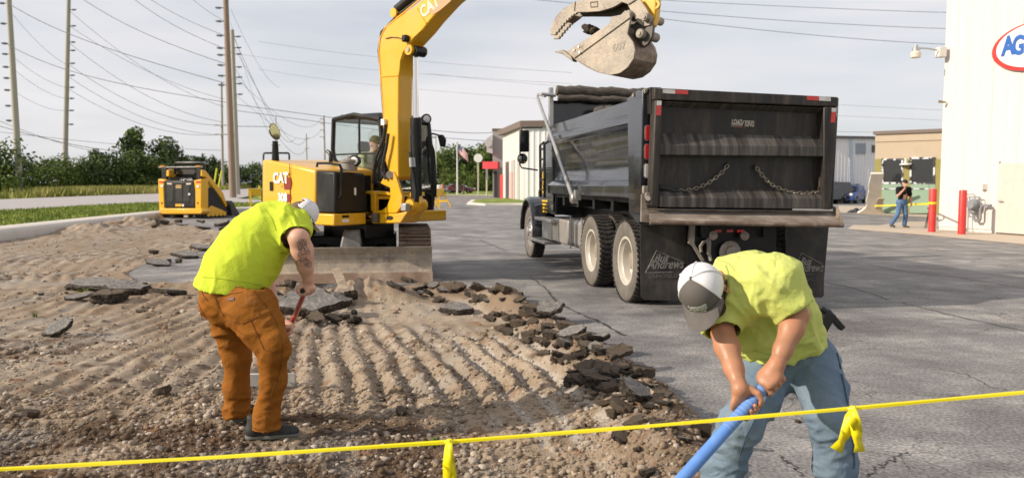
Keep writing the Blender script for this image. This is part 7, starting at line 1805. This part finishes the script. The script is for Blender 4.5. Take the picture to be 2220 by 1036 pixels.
figure(M3, dict(pel=a(0.03, 0, .98), ch=a(.06, 0, 1.30), nk=a(.07, -.01, 1.47), hd=a(.085, -.05, 1.60), ls=a(.27, .02, 1.40), rs=a(-.13, -.02, 1.40), le=a(.36, .06, 1.13), lw=a(.37, .0, .88), lf=a(.37, -.01, .80), re=a(-.22, -.18, 1.17), rw=a(-.02, -.20, 1.38), rf=a(.05, -.17, 1.46),
              lh=a(.12, 0, .92), rh=a(-.06, 0, .92), lk=a(.16, -.04, .50), rk=a(-.14, -.08, .52), la=a(.17, .05, .10), ra=a(-.30, .06, .13)), SKIN, cloth('black_shirt', (.014, .014, .015), (.02, .02, .02)), mat('blue_jeans', (.06, .12, .24), rough=.85, var=.15, scale=6, c2=(.10, .18, .32)), mat('boot_brown', (.06, .045, .03), rough=.8), mat('cap_black', (.018, .018, .018), rough=.8), f=(.25, -.95, -.1))
ow = EM @ Vector((-.50, -.14, 1.55)); M4 = empty('person', ow, label='excavator operator in pale shirt and cap seated behind the cab glass', cat='person')
ef = (EM.to_3x3() @ Vector((0, 1, 0))); er = (EM.to_3x3() @ Vector((1, 0, 0)))
a = lambda x, y, z: ow+er*x*1.12+ef*y*1.12+UP*z*1.12
figure(M4, dict(pel=a(0, -.08, .10), ch=a(0, -.04, .40), nk=a(0, .02, .57), hd=a(0, .06, .71), ls=a(-.21, 0, .49), rs=a(.21, 0, .49), le=a(-.30, .12, .22), lw=a(-.36, .36, .20), lf=a(-.37, .43, .20), re=a(.30, .12, .22), rw=a(.34, .36, .20), rf=a(.35, .43, .20),
              lh=a(-.10, 0, .04), rh=a(.10, 0, .04), lk=a(-.14, .42, .08), rk=a(.14, .42, .08), la=a(-.14, .50, -.26), ra=a(.14, .50, -.26)), SKIN, cloth('op_shirt', (.50, .52, .30), (.46, .48, .28)), mat('op_trousers', (.08, .09, .10), rough=.9), BOOT, mat('cap_olive', (.12, .11, .05), rough=.85, var=.3, scale=30), f=tuple(ef), s=1.12, seated=True)
# ================================================================ the compact track loader
L0 = G(393, 473.5); CT = empty('track_loader', L0, R(-22), 'yellow and black compact track loader seen from behind on the left', 'loader')
LI = (Matrix.Translation(L0) @ Matrix.Rotation(R(-22), 4, 'Z')).inverted(); LR = LI.to_3x3()
def tl(X, Y, y=None, x=None):
    px, py = 320+X/5.754, 320+Y/5.754
    o = LI @ Vector((0, 0, CAMH)); d = LR @ ray(px, py); t = (x-o.x)/d.x if x is not None else (y-o.y)/d.y
    return o+d*t
def lprism(q, y, th, name, m, par=CT, bev=.0): return MB().prism([tl(a, b, y) for a, b in q], (0, th, 0)).build(name, m, par, bev=bev)
rr0 = tl(665, 600, 0).x; ll0 = tl(132, 600, 0).x
lprism([(205, 425), (575, 425), (590, 520), (592, 752), (210, 752), (200, 520)], -.03, .12, 'engine_door', MBLK, bev=.04)
for q in ([(128, 388), (232, 408), (205, 425), (200, 520), (210, 757), (142, 775)], [(568, 412), (668, 390), (668, 770), (592, 757), (590, 520), (575, 425)]): lprism(q, -.02, .45, 'rear_tower', CATY, bev=.04)
lprism([(140, 757), (668, 757), (690, 800), (664, 832), (160, 832), (142, 800)], -.10, .5, 'bumper', CATY, bev=.05)
hd_ = MB().loft([tl(225, 415, .0), tl(585, 415, .0), tl(585, 430, .0), tl(225, 430, .0)], [tl(285, 350, .9), tl(545, 350, .9), tl(545, 420, .9), tl(285, 420, .9)]).build('hood', MBLK, CT, bev=.03)
for X in (310, 350, 395, 440, 485): MB().cyl(tl(X-8, 408, .05), tl(X, 362, .8), .03, n=6).build('hood_rib', MBLK, hd_)
for X0, X1 in ((240, 320), (352, 432), (445, 520)):
    for k in range(8): lprism([(X0, 480+k*24), (X1, 480+k*24), (X1-3, 490+k*24), (X0+3, 490+k*24)], -.05, .03, 'vent_slat', mat('slat_grey', (.045, .045, .045), rough=.5))
lprism([(352, 468), (418, 468), (418, 514), (352, 514)], -.045, .02, 'badge', mat('badge_grey', (.55, .54, .50), rough=.4))
letters('CAT', .19, tl(385, 491, -.047), (1, 0, 0), UP, CATY, CT, .004, .01, sx=.9)
for q in ([(240, 440), (300, 444), (300, 462), (242, 460)], [(478, 446), (538, 440), (538, 460), (480, 464)]): lprism(q, -.05, .03, 'work_lamp', mat('lamp_warm', (.62, .55, .42), rough=.3))
for q in ([(143, 420), (198, 420), (198, 442), (143, 442)], [(600, 420), (657, 420), (657, 442), (600, 442)]): lprism(q, -.03, .03, 'tail_lamp', TL)
for X in (178, 628): MB().cyl(tl(X, 692, -.02), tl(X, 692, -.04), .045, n=12).build('reflector', TL, CT)
for q in ([(345, 703), (422, 703), (422, 734), (345, 734)],): lprism(q, -.05, .03, 'licence_plate', CATY)
for q in ([(160, 468), (192, 468), (192, 490), (160, 490)], [(607, 474), (640, 474), (640, 494), (607, 494)], [(430, 706), (450, 706), (450, 734), (430, 734)], [(505, 570), (528, 570), (528, 592), (505, 592)]): lprism(q, -.055, .03, 'sticker', WHT)
# cab, crossbar, lift arms
fr = MB(); c4_ = [(340, 190), (690, 190), (690, 400), (345, 400)]
for y in (.75, 1.9):
    k = 0 if y < 1 else 60
    fr.tube([tl(345+k*.2, 400, y), tl(340+k*.3, 205, y), tl(360+k*.3, 190, y), tl(670+k, 190, y), tl(692+k, 210, y), tl(690+k, 400, y)], .06, 8)
for X in (345, 690): fr.cyl(tl(X, 205, .75), tl(X+(20 if X < 400 else 60), 205, 1.9), .06, n=8)
cbl = fr.build('cab', MBLK, CT)
MB().loft([tl(345, 195, .72), tl(690, 195, .72), tl(690, 215, .72), tl(345, 215, .72)], [tl(365, 190, 1.95), tl(740, 190, 1.95), tl(740, 210, 1.95), tl(365, 210, 1.95)]).build('roof', MBLK, cbl, bev=.04)
lprism([(372, 262), (590, 262), (582, 332), (380, 335)], .74, .02, 'window', GLS, cbl); MB().prism([tl(690, 215, .85), tl(745, 215, 1.9), tl(745, 395, 1.9), tl(690, 395, .85)], (.02, 0, 0)).build('side_screen', CABG, cbl)
lprism([(345, 330), (600, 330), (600, 400), (345, 400)], .8, .9, 'cab_base', MBLK)
MB().cyl(tl(150, 250, .35), tl(696, 246, .35), .065, n=10).build('crossbar', MBLK, CT)
for X in (197, 645): MB().box(tl(X, 232, .35), (.27, .16, .06)).build('beacon', mat('beacon_amber', (.55, .22, .01), rough=.3), CT)
for X0, X1 in ((168, 240), (600, 668)): lprism([(X0, 262), (X1, 262), (X1-5, 395), (X0+8, 395)], .3, .12, 'arm_link', MBLK, bev=.02)
for s_, X in ((-1, 200), (1, 655)):
    a, b = tl(X, 300, .35), tl(X+(-8 if s_ < 0 else 20), 388, .6); MB().cyl(a, b, .07, n=10).build('lift_cylinder', MBLK, CT)
MB().prism([tl(258, 265, .9), tl(330, 330, .9), tl(300, 345, .9), tl(258, 300, .9)], (0, .3, 0)).build('arm_bracket', CATY, CT)
ax_ = tl(700, 300, .5).x
for s_ in (1, -1):
    x = ax_ if s_ > 0 else 2*tl(397, 600, .0).x-ax_
    q = [(.30, 2.22), (.50, 2.20), (1.62, 1.15), (1.88, .55), (1.78, .45), (1.52, .85), (.50, 1.88), (.30, 1.92)]
    MB().prism([(x-.10, y, z) for y, z in q], (.20, 0, 0)).build('lift_arm', CATY, CT, bev=.03)
    xi = x-.42 if s_ > 0 else x-.12
    MB().bb((xi, .25, .50), (xi+.5, 1.4, 1.4)).build('side_body', MBLK, CT, bev=.04)
    # triangular rubber track with slotted inner frame
    tx0 = x-.28; tw = .52
    out = [(.15, .10), (.05, .28), (.40, 1.02), (.54, 1.12), (.70, 1.05), (1.66, .40), (1.72, .20), (1.62, .02), (.25, .02)]
    tk = MB().prism([(tx0, y, z) for y, z in out], (tw, 0, 0)).build('track', TYRE, CT, bev=.05)
    for k in range(len(out)):
        a, b = Vector((tx0, *out[k])), Vector((tx0, *out[(k+1) % len(out)])); n_ = int((b-a).length/.17)
        for i in range(n_):
            c = a.lerp(b, (i+.5)/max(1, n_)); dv = (b-a).normalized(); MB().box(c+Vector((tw/2, 0, 0)), (tw, .085, .07), M=Matrix(((1, 0, 0), (0, dv.y, -dv.z), (0, dv.z, dv.y)))).build('track_lug', TYRE, tk, smooth=False)
    xs = tx0+tw if s_ > 0 else tx0
    MB().prism([(xs, .36, .22), (xs, .50, .50), (xs, .66, .58), (xs, 1.40, .34), (xs, 1.46, .2), (xs, 1.36, .14), (xs, .42, .14)], (.02*s_, 0, 0)).build('track_frame', CATY, tk)
    for y in (.45, .72, .98, 1.24, 1.48): MB().cyl((xs, y, .19), (xs+.03*s_, y, .19), .11, n=12).build('roller', CATY, tk)
bk = [(-1.22, 1.95, .05), (-1.22, 1.85, .62), (-1.22, 1.98, .78), (-1.22, 2.5, .10), (-1.22, 2.46, .03)]
MB().prism([(x+tl(397, 600, 0).x, y, z) for x, y, z in bk], (2.5, 0, 0)).build('bucket', mat('bucket_dark', (.07, .065, .06), rough=.5, metal=.4, var=.2), CT, bev=.02)
MB().box(tl(485, 850, .05), (.22, .1, .14)).build('tow_eye', mat('eye_tan', (.4, .33, .24), rough=.6), CT)
# ================================================================ the machine half hidden behind the excavator
RM0 = G(600, 463); RM = empty('roller_machine', RM0, label='dark open-frame machine mostly hidden behind the excavator counterweight', cat='machine')
q = lambda px, py, d=0.0: P(px, py, RM0.y+d)-RM0
fr = MB()
for d in (0, 1.2): fr.tube([q(571, 440, d), q(571, 336, d), q(574, 332, d), q(624, 332, d), q(627, 336, d), q(627, 440, d)], .05, 8)
for px in (572, 626): fr.cyl(q(px, 333, 0), q(px, 333, 1.2), .05, n=8)
fr.build('frame', MBLK, RM); MB().prism([q(566, 462), q(640, 462), q(640, 405), q(572, 400), q(566, 412)], (0, 1.6, 0)).build('body', MBLK, RM, bev=.05)
MB().cyl(q(575, 448, -.2), q(640, 448, -.2), .42, n=20).build('drum', STEELD, RM)
# ================================================================ broken asphalt
ATOP = mat('asphalt_chunk_top', (.17, .16, .150), rough=.9, var=.25, scale=7, c2=(.29, .26, .225), mixlo=.45, mixhi=.7, bump=.7, bscale=60, bdist=.012, fine=.35, fscale=70, c3=(.36, .29, .20), s3=5, lo3=.60, hi3=.75)
ASIDE = mat('asphalt_chunk_side', (.034, .029, .025), rough=.95, var=.35, scale=9, c2=(.17, .128, .088), mixlo=.44, mixhi=.64, bump=1.0, bscale=45, bdist=.03)
ADIRT = mat('asphalt_chunk_dirty', (.19, .14, .095), rough=.95, var=.3, scale=10, c2=(.08, .062, .045), mixlo=.45, mixhi=.68, bump=1.0, bscale=38, bdist=.03)
def chunk_mesh(seed, n=9, th=.5, rough=.16, tilt=.0, m=(ATOP, ASIDE)):
    g = random.Random(seed); mb = MB(); N = n*3
    ang = sorted(2*PI*(i+g.uniform(-.35, .35))/n for i in range(n)); rad = [g.uniform(.62, 1.12) for _ in range(n)]
    ring = []
    for i in range(n):
        a0, a1 = ang[i], ang[(i+1) % n]+(2*PI if i == n-1 else 0); p0 = Vector((math.cos(a0), math.sin(a0)*.72, 0))*rad[i]; p1 = Vector((math.cos(a1), math.sin(a1)*.72, 0))*rad[(i+1) % n]
        for k in range(3): ring.append(p0.lerp(p1, k/3)*(1+g.uniform(-.05, .05)))
    lv = [(.5, .97), (.38, 1.03), (.05, 1.0+.05), (-.3, .96), (-.5, .82)]
    vs = []
    for z, s in lv:
        for p in ring:
            j = g.uniform(-rough, rough)*.55; vs.append((p.x*(s+j), p.y*(s+j), z*th*(1+g.uniform(-rough, rough)*(.25 if z == .5 else 1))))
    fs, ms = [], []
    for q in range(len(lv)-1):
        for i in range(N): fs.append((q*N+i, (q+1)*N+i, (q+1)*N+(i+1) % N, q*N+(i+1) % N))
    mb.add(vs, fs, 1)
    def capf(base, z, mi, inner=.55):
        o = len(mb.v); c = [Vector(v) for v in vs[base:base+N]]
        mb.add([(p.x*inner, p.y*inner, p.z+g.uniform(-.06, .06)*th) for p in c], [], mi); mb.add([(0, 0, z*th)], [], mi)
        for i in range(N):
            j = (i+1) % N; mb.f += [(base+i, base+j, o+j, o+i), (o+i, o+j, o+N)]; mb.m += [mi, mi]
    capf(0, .52, 0); capf((len(lv)-1)*N, -.5, 1)
    return mb.mesh('asphalt_chunk', list(m), True, 28)
CH = [chunk_mesh(i, 7+i % 4, (.32, .45, .65, .5)[i % 4], .2) for i in range(8)]+[chunk_mesh(40+i, 8, (.6, .85)[i % 2], .32, m=(ADIRT, ASIDE)) for i in range(4)]+[chunk_mesh(60+i, 8, .75, .35, m=(ADIRT, ADIRT)) for i in range(4)]
def chunk(px, py, wpx, k, tilt, rz, lab=None, sink=.28, zoff=0.0, grp='broken asphalt chunks along the dug edge', hsc=1.0, name='asphalt_chunk'):
    """a slab whose middle shows at the pixel, about wpx wide"""
    z = 0.0
    for _ in range(4):
        g_ = G(px, py, z); z = max(dh(g_.x, g_.y), -.02 if not inside(np.array([g_.x]), np.array([g_.y]), DUG)[0] else -9)
        if not inside(np.array([g_.x]), np.array([g_.y]), DUG)[0]: z = max(z, 0.0)
    r_ = wpx/FPX*g_.y/2
    o = bpy.data.objects.new(name, CH[k]); COL.objects.link(o)
    o.scale = (r_, r_, r_*hsc); th = (CH[k].vertices[0].co.z)*r_*hsc
    o.location = (g_.x, g_.y, z+th*(1-sink)+abs(math.sin(tilt[0]))*r_*.45+abs(math.sin(tilt[1]))*r_*.6+zoff); o.rotation_euler = (tilt[0], tilt[1], rz)
    return tag(o, lab or 'dark broken asphalt chunk in the loose row along the edge of the dug ground', 'asphalt chunk', grp)
gc = random.Random(21)
big = [(672, 690, 150, 1, (.55, -.18), .4, 'largest tilted asphalt slab right of the bending man’s hand'), (733, 668, 76, 2, (.35, .1), 1.0, 'smaller grey slab leaning beside the largest slab by the blade'), (706, 617, 78, 0, (.75, -.4), .8, 'black asphalt slab standing up against the excavator blade'), (640, 632, 60, 3, (.5, .2), 2.0, 'dark slab between the man’s hand and the excavator blade'),
       (698, 645, 66, 1, (.1, .0), .2, 'flat layered slab under the black upright slab'), (598, 640, 44, 0, (.5, .3), 1.3, 'small grey slab edge just right of the lime shirt hem'), (212, 626, 132, 0, (.12, .03), .1, 'wide flat grey slab resting on the rubble at left'), (168, 656, 66, 4, (.15, -.1), .6, 'lower left slab under the wide flat slab'), (272, 640, 100, 6, (.2, .1), .3, 'dirty slab half buried right of the wide flat slab'),
       (240, 656, 90, 9, (.1, .0), 1.1, 'brown crusted slab in front of the wide flat slab'), (372, 640, 84, 1, (-.1, .1), .2, 'thin dark slab left of the brown trousers'), (128, 728, 68, 2, (.5, -.35), .3, 'lone black slab lying on the furrows at far left'), (303, 677, 22, 8, (.2, .1), .3, 'small dark lump on the pale flat patch'), (345, 577, 60, 0, (.25, .1), .4, 'dark slab edge lifted on the left asphalt patch'), (405, 560, 70, 1, (.2, .05), .1, 'thin slab at the far side of the left asphalt patch'),
       (440, 544, 70, 4, (.2, .1), .2, 'cracked slab beside the back of the lime shirt'), (395, 490, 30, 0, (.15, .1), .4, 'dark slab in front of the track loader, left one'), (352, 489, 30, 9, (.3, .2), .9, 'crumbled dark heap left below the track loader'), (482, 491, 34, 2, (.3, -.2), .3, 'slab below the loader bucket'), (440, 498, 40, 5, (.1, .1), 1.3, 'flat grey slab in front of the loader track'),
       (992, 681, 82, 1, (.25, -.05), .2, 'flat slab lying alone on the pale scraped patch'), (1036, 634, 40, 12, (.3, .4), .4, 'round brown chunk topping the row near the truck side'), (962, 640, 40, 4, (.3, .2), .2, 'grey and black chunk in the row below the blade corner'), (1092, 655, 50, 13, (.2, .3), .9, 'pale dirt crusted chunk at the bend of the row'), (1188, 690, 76, 5, (.3, -.2), .5, 'grey slab with a flat top halfway down the row'),
       (1286, 733, 52, 0, (.15, .1), .1, 'flat grey slab at the outer side of the row'), (1290, 836, 110, 10, (.15, .1), .3, 'broad blackish chunk near the bottom of the row'), (1388, 818, 72, 12, (.1, .2), .6, 'rounded dark chunk on the pavement side of the row'), (1375, 880, 100, 6, (.55, .3), .7, 'grey faced block tilted on the soil beside the tan board'), (1300, 790, 60, 1, (.2, .3), .9, 'grey chunk with flat top above the blackish one')]
for px, py, w, k, t, rz, lab in big: chunk(px, py, w, k, t, rz, lab, grp='larger asphalt slabs', hsc=.55 if px < 480 else .8)
rowp = [(1060, 662), (1142, 664), (1172, 690), (1196, 708), (1216, 742), (1246, 732), (1240, 766), (1276, 748), (1255, 786), (1300, 782), (1296, 800), (1262, 820), (1318, 838), (1350, 816), (1378, 838), (1340, 868), (942, 632), (985, 634), (1010, 640), (1050, 650), (1070, 644), (1085, 668), (1105, 672), (1128, 660), (1140, 680), (1120, 690), (1160, 676), (1158, 700), (1180, 712), (1205, 700), (1222, 718), (1200, 726), (1235, 735), (1250, 748), (1262, 735), (1228, 752), (1270, 762), (1290, 752), (1258, 770), (1302, 768), (1320, 772), (1284, 776), (1310, 786), (1335, 790), (1268, 800), (1318, 806), (1345, 800), (1248, 815), (1280, 815), (1330, 822), (1352, 832), (1366, 845), (1330, 850), (1395, 846), (1412, 858), (1440, 872), (1405, 890), (1345, 870), (1440, 905), (1462, 930), (1380, 930), (1350, 955), (1420, 950), (1480, 955), (1500, 990), (1390, 1000),
        (905, 622), (880, 612), (852, 640), (925, 645), (945, 655), (1030, 655), (640, 650), (612, 668), (750, 640), (665, 655), (590, 690), (745, 690), (725, 700), (690, 700), (765, 700), (560, 700)]
for i, (px, py) in enumerate(rowp):
    w = gc.uniform(34, 72)*(1 if py > 660 else .8); k = gc.choice([0, 1, 2, 3, 5, 8, 9, 10, 11, 12, 13, 14, 15, 8, 9, 10, 11])
    lab_ = 'broken asphalt chunk by the blade, '+nth(sum(1 for q in rowp if q[0] < 800 and (q[1], q[0]) <= (py, px)))+' counting from the top' if px < 800 else 'broken chunk along the dug edge, '+nth(sum(1 for q in rowp if q[0] >= 800 and (q[1], q[0]) <= (py, px)))+' counting from the blade downwards'
    chunk(px+gc.uniform(-6, 6), py+gc.uniform(-4, 4), w, k, (gc.uniform(-.35, .5), gc.uniform(-.35, .35)), gc.uniform(0, 6.3), lab_, sink=gc.uniform(.2, .6), hsc=gc.uniform(.42, .85))
for i, (px, py) in enumerate([(1075, 690), (1100, 700), (1122, 712), (1150, 722), (1140, 742), (1172, 742), (1190, 756), (1178, 772), (1206, 776), (1222, 790), (1206, 806), (1236, 806), (1240, 832), (1262, 846), (1286, 862), (1312, 880), (1302, 850), (1330, 905), (1356, 900), (1376, 960), (1428, 930), (1404, 975), (1452, 965), (1470, 1000)]):
    chunk(px+gc.uniform(-6, 6), py+gc.uniform(-4, 4), gc.uniform(26, 58), gc.choice([12, 13, 14, 15, 12, 14, 8, 11]), (gc.uniform(-.4, .4), gc.uniform(-.4, .4)), gc.uniform(0, 6.3), 'brown dirt-caked lump on the inner side of the broken edge, '+nth(i+1)+' from the blade', sink=gc.uniform(.35, .75), grp='dirt-caked lumps inside the broken edge', hsc=gc.uniform(.6, 1.0))
for i in range(90):
    px, py = gc.choice(rowp); a = gc.uniform(0, 6.3)
    chunk(px+34*math.cos(a), py+16*math.sin(a), gc.uniform(9, 20), gc.choice([2, 3, 8, 9, 11, 12, 14]), (gc.uniform(-.4, .5), gc.uniform(-.4, .4)), gc.uniform(0, 6.3), 'small asphalt crumb scattered around the row of broken chunks', sink=.2, grp='small asphalt crumbs')
for i in range(26):
    px, py = gc.choice([(330, 488), (380, 484), (300, 640), (200, 640), (420, 640), (360, 560), (480, 488), (150, 640)]); a = gc.uniform(0, 6.3)
    chunk(px+60*math.cos(a), py+11*math.sin(a), gc.uniform(9, 22), gc.choice([2, 3, 8, 9, 11, 12]), (gc.uniform(-.3, .4), gc.uniform(-.3, .3)), gc.uniform(0, 6.3), 'small dark crumb lying around the slabs on the left', sink=.2, grp='small crumbs on the left')
st_ = chunk(1730, 916, 17, 14, (0, .2), .4, 'single brown stone lying on the pavement beside the jeans', grp='loose stones', name='stone'); st_['category'] = 'stone'
for px, py, w, lab in ((350, 856, 40, 'dark reddish clod of soil left of the trousers'), (70, 905, 36, 'black clod at the left edge near the yellow tape'), (872, 900, 34, 'brown clod below the furrows in the middle'), (500, 900, 30, 'dark clod beside the boots')):
    c_ = chunk(px, py, w, 13, (.2, .2), px*.1, lab, grp='soil clods', name='soil_clod'); c_['category'] = 'clod'
def board(p0, p1, w, th, m, lab, name='board'):
    a, b = Vector(p0), Vector(p1); d = (b-a).normalized(); s_ = d.cross(Vector((0, -.5, .85))).normalized(); n_ = s_.cross(d)
    g = random.Random(4); L = [a+s_*w*.5+d*g.uniform(-.02, .02), a-s_*w*.5, b-s_*w*.45+d*g.uniform(0, .02), b+s_*w*.5-d*.02]
    return tag(MB().prism(L, n_*th).build(name, m, bev=.004), lab, 'board')
z_ = lambda px, py, z: G(px, py, z)
board(z_(1392, 850, .16), z_(1452, 893, .06), .11, .025, mat('board_tan', (.42, .31, .23), rough=.85, var=.15, scale=9), 'short tan plank lying on the rubble by the pavement edge')
board(P(729, 585, 11.9), P(752, 640, 11.2), .13, .03, mat('board_grey', (.24, .19, .14), rough=.9, var=.25, scale=5, c2=(.34, .28, .21), stretch=(1, 1, 6)), 'dirty strip of board sticking up out of the rubble by the blade')
board(z_(1512, 962, .02), z_(1523, 915, .22), .13, .03, ADIRT, 'brown splinter of slab standing in the soil behind the tape')
cb = bpy.data.objects.new('asphalt_chunk', CH[8]); COL.objects.link(cb); pc = EM @ lp(1287, 69, x=BX); cb.location = pc; cb.scale = (.20, .17, .16); cb.rotation_euler = (.1, .35, .3)
tag(cb, 'black asphalt lump riding in the raised excavator bucket', 'asphalt chunk')
# weeds poking out
def weed(px, py, n, h, lab):
    g_ = G(px, py, -.05); z = dh(g_.x, g_.y); g = random.Random(px); vs, fs = [], []
    for i in range(n):
        a = g.uniform(0, 6.28); l = h*g.uniform(.5, 1.1); w = .008; o = Vector((g.uniform(-.05, .05), g.uniform(-.05, .05), 0)); d = Vector((math.cos(a), math.sin(a), 0))*g.uniform(.3, .9); s_ = Vector((-d.y, d.x, 0)).normalized()*w
        k = len(vs); vs += [o-s_, o+s_, o+d*l*.5+UP*l*.6+s_, o+d*l*.5+UP*l*.6-s_, o+d*l+UP*l*.75]; fs += [(k, k+1, k+2, k+3), (k+3, k+2, k+4)]
    mb = MB(); mb.add([v+Vector((g_.x, g_.y, z)) for v in vs], fs); return tag(mb.build('weed', LEAF3, smooth=False), lab, 'weed')
weed(940, 952, 26, .07, 'small green weed sprouting from the gravel behind the tape knot'); weed(178, 632, 14, .10, 'weed growing out under the wide flat slab'); weed(77, 686, 8, .07, 'tiny weed on the furrows at far left')
# ================================================================ puddled mud in the right-hand furrows
# ================================================================ the yellow tape across the front
tape = empty('caution_tape', P(975, 957, 2.7), label='yellow caution tape stretched across the whole foreground with two knotted tails', cat='tape')
to = Vector(tape.location)
tps = [(-1500, 1110, 2.3), (-260, 1032, 2.55), (0, 1016.5, 2.6), (480, 990, 2.66), (975, 957, 2.7), (1420, 922, 2.74), (1848, 884.5, 2.78), (2220, 850, 2.84), (2500, 823, 2.9), (4200, 690, 3.2)]
cen_ = []
for (a, b) in zip(tps[:-1], tps[1:]):
    for i in range(12): f = i/12; cen_.append(P(a[0]+(b[0]-a[0])*f, a[1]+(b[1]-a[1])*f, a[2]+(b[2]-a[2])*f))
cen_.append(P(*tps[-1])); rgt = random.Random(9)
mb = MB(); prev = None
for i, c in enumerate(cen_):
    tw = .25*math.sin(i*.23)+.5; h = .0080*(1+.07*math.sin(i*.7)); n_ = Vector((0, math.sin(tw)*.8, math.cos(tw)*.9))*h; t_ = Vector((0, .0022, -.001))
    ring = [c-to+n_+t_, c-to+n_*.2-t_*1.6, c-to-n_-t_, c-to-n_*.2+t_*1.6]
    if prev: mb.loft(prev, ring, caps=(i in (1, len(cen_)-1)))
    prev = ring
mb.build('tape_band', YT, tape, ang=50)
def tail(pix, d, w0, w1, name='tape_tail', notch=False):
    L, Rr = [], []; n = len(pix); tw = [0, .2, .35, .25, .1]
    for i, (x, y) in enumerate(pix):
        c = P(x, y, d-.012); t = P(*pix[min(i+1, n-1)], d)-P(*pix[max(i-1, 0)], d); s_ = Vector((t.z, 0, -t.x)).normalized(); w = (w0+(w1-w0)*min(1, i/2))*d/FPX/2
        b = Vector((0, .018*math.sin(i*1.6), 0)); L.append(c-to+s_*w+b); Rr.append(c-to-s_*w-b)
    m_ = MB()
    for i in range(n-1): m_.add([L[i], L[i+1], Rr[i+1], Rr[i]], [(0, 1, 2, 3)])
    o = m_.build(name, YT, tape, ang=60); md = o.modifiers.new('film', 'SOLIDIFY'); md.thickness = .0012
tail([(974, 955), (972, 975), (973, 1005), (975, 1050), (978, 1110)], 2.69, 12, 27); tail([(976, 956), (980, 985), (984, 1020), (986, 1080)], 2.70, 8, 10)
tail([(1849, 886), (1846, 905), (1836, 935), (1826, 955), (1813, 976)], 2.77, 12, 28); tail([(1850, 886), (1853, 910), (1858, 940), (1861, 960), (1863, 979)], 2.765, 12, 25)
for px, py, d in ((975, 957, 2.69), (1849, 885, 2.77)):
    k_ = MB(); c = P(px, py, d)-to; k_.ball(c, .0135, 12, sc=(1.15, .8, .85)); k_.tube([c+Vector((-.014, 0, -.004)), c+Vector((0, -.012, .006)), c+Vector((.014, 0, -.003))], .0058, 6); k_.build('knot', YT, tape)
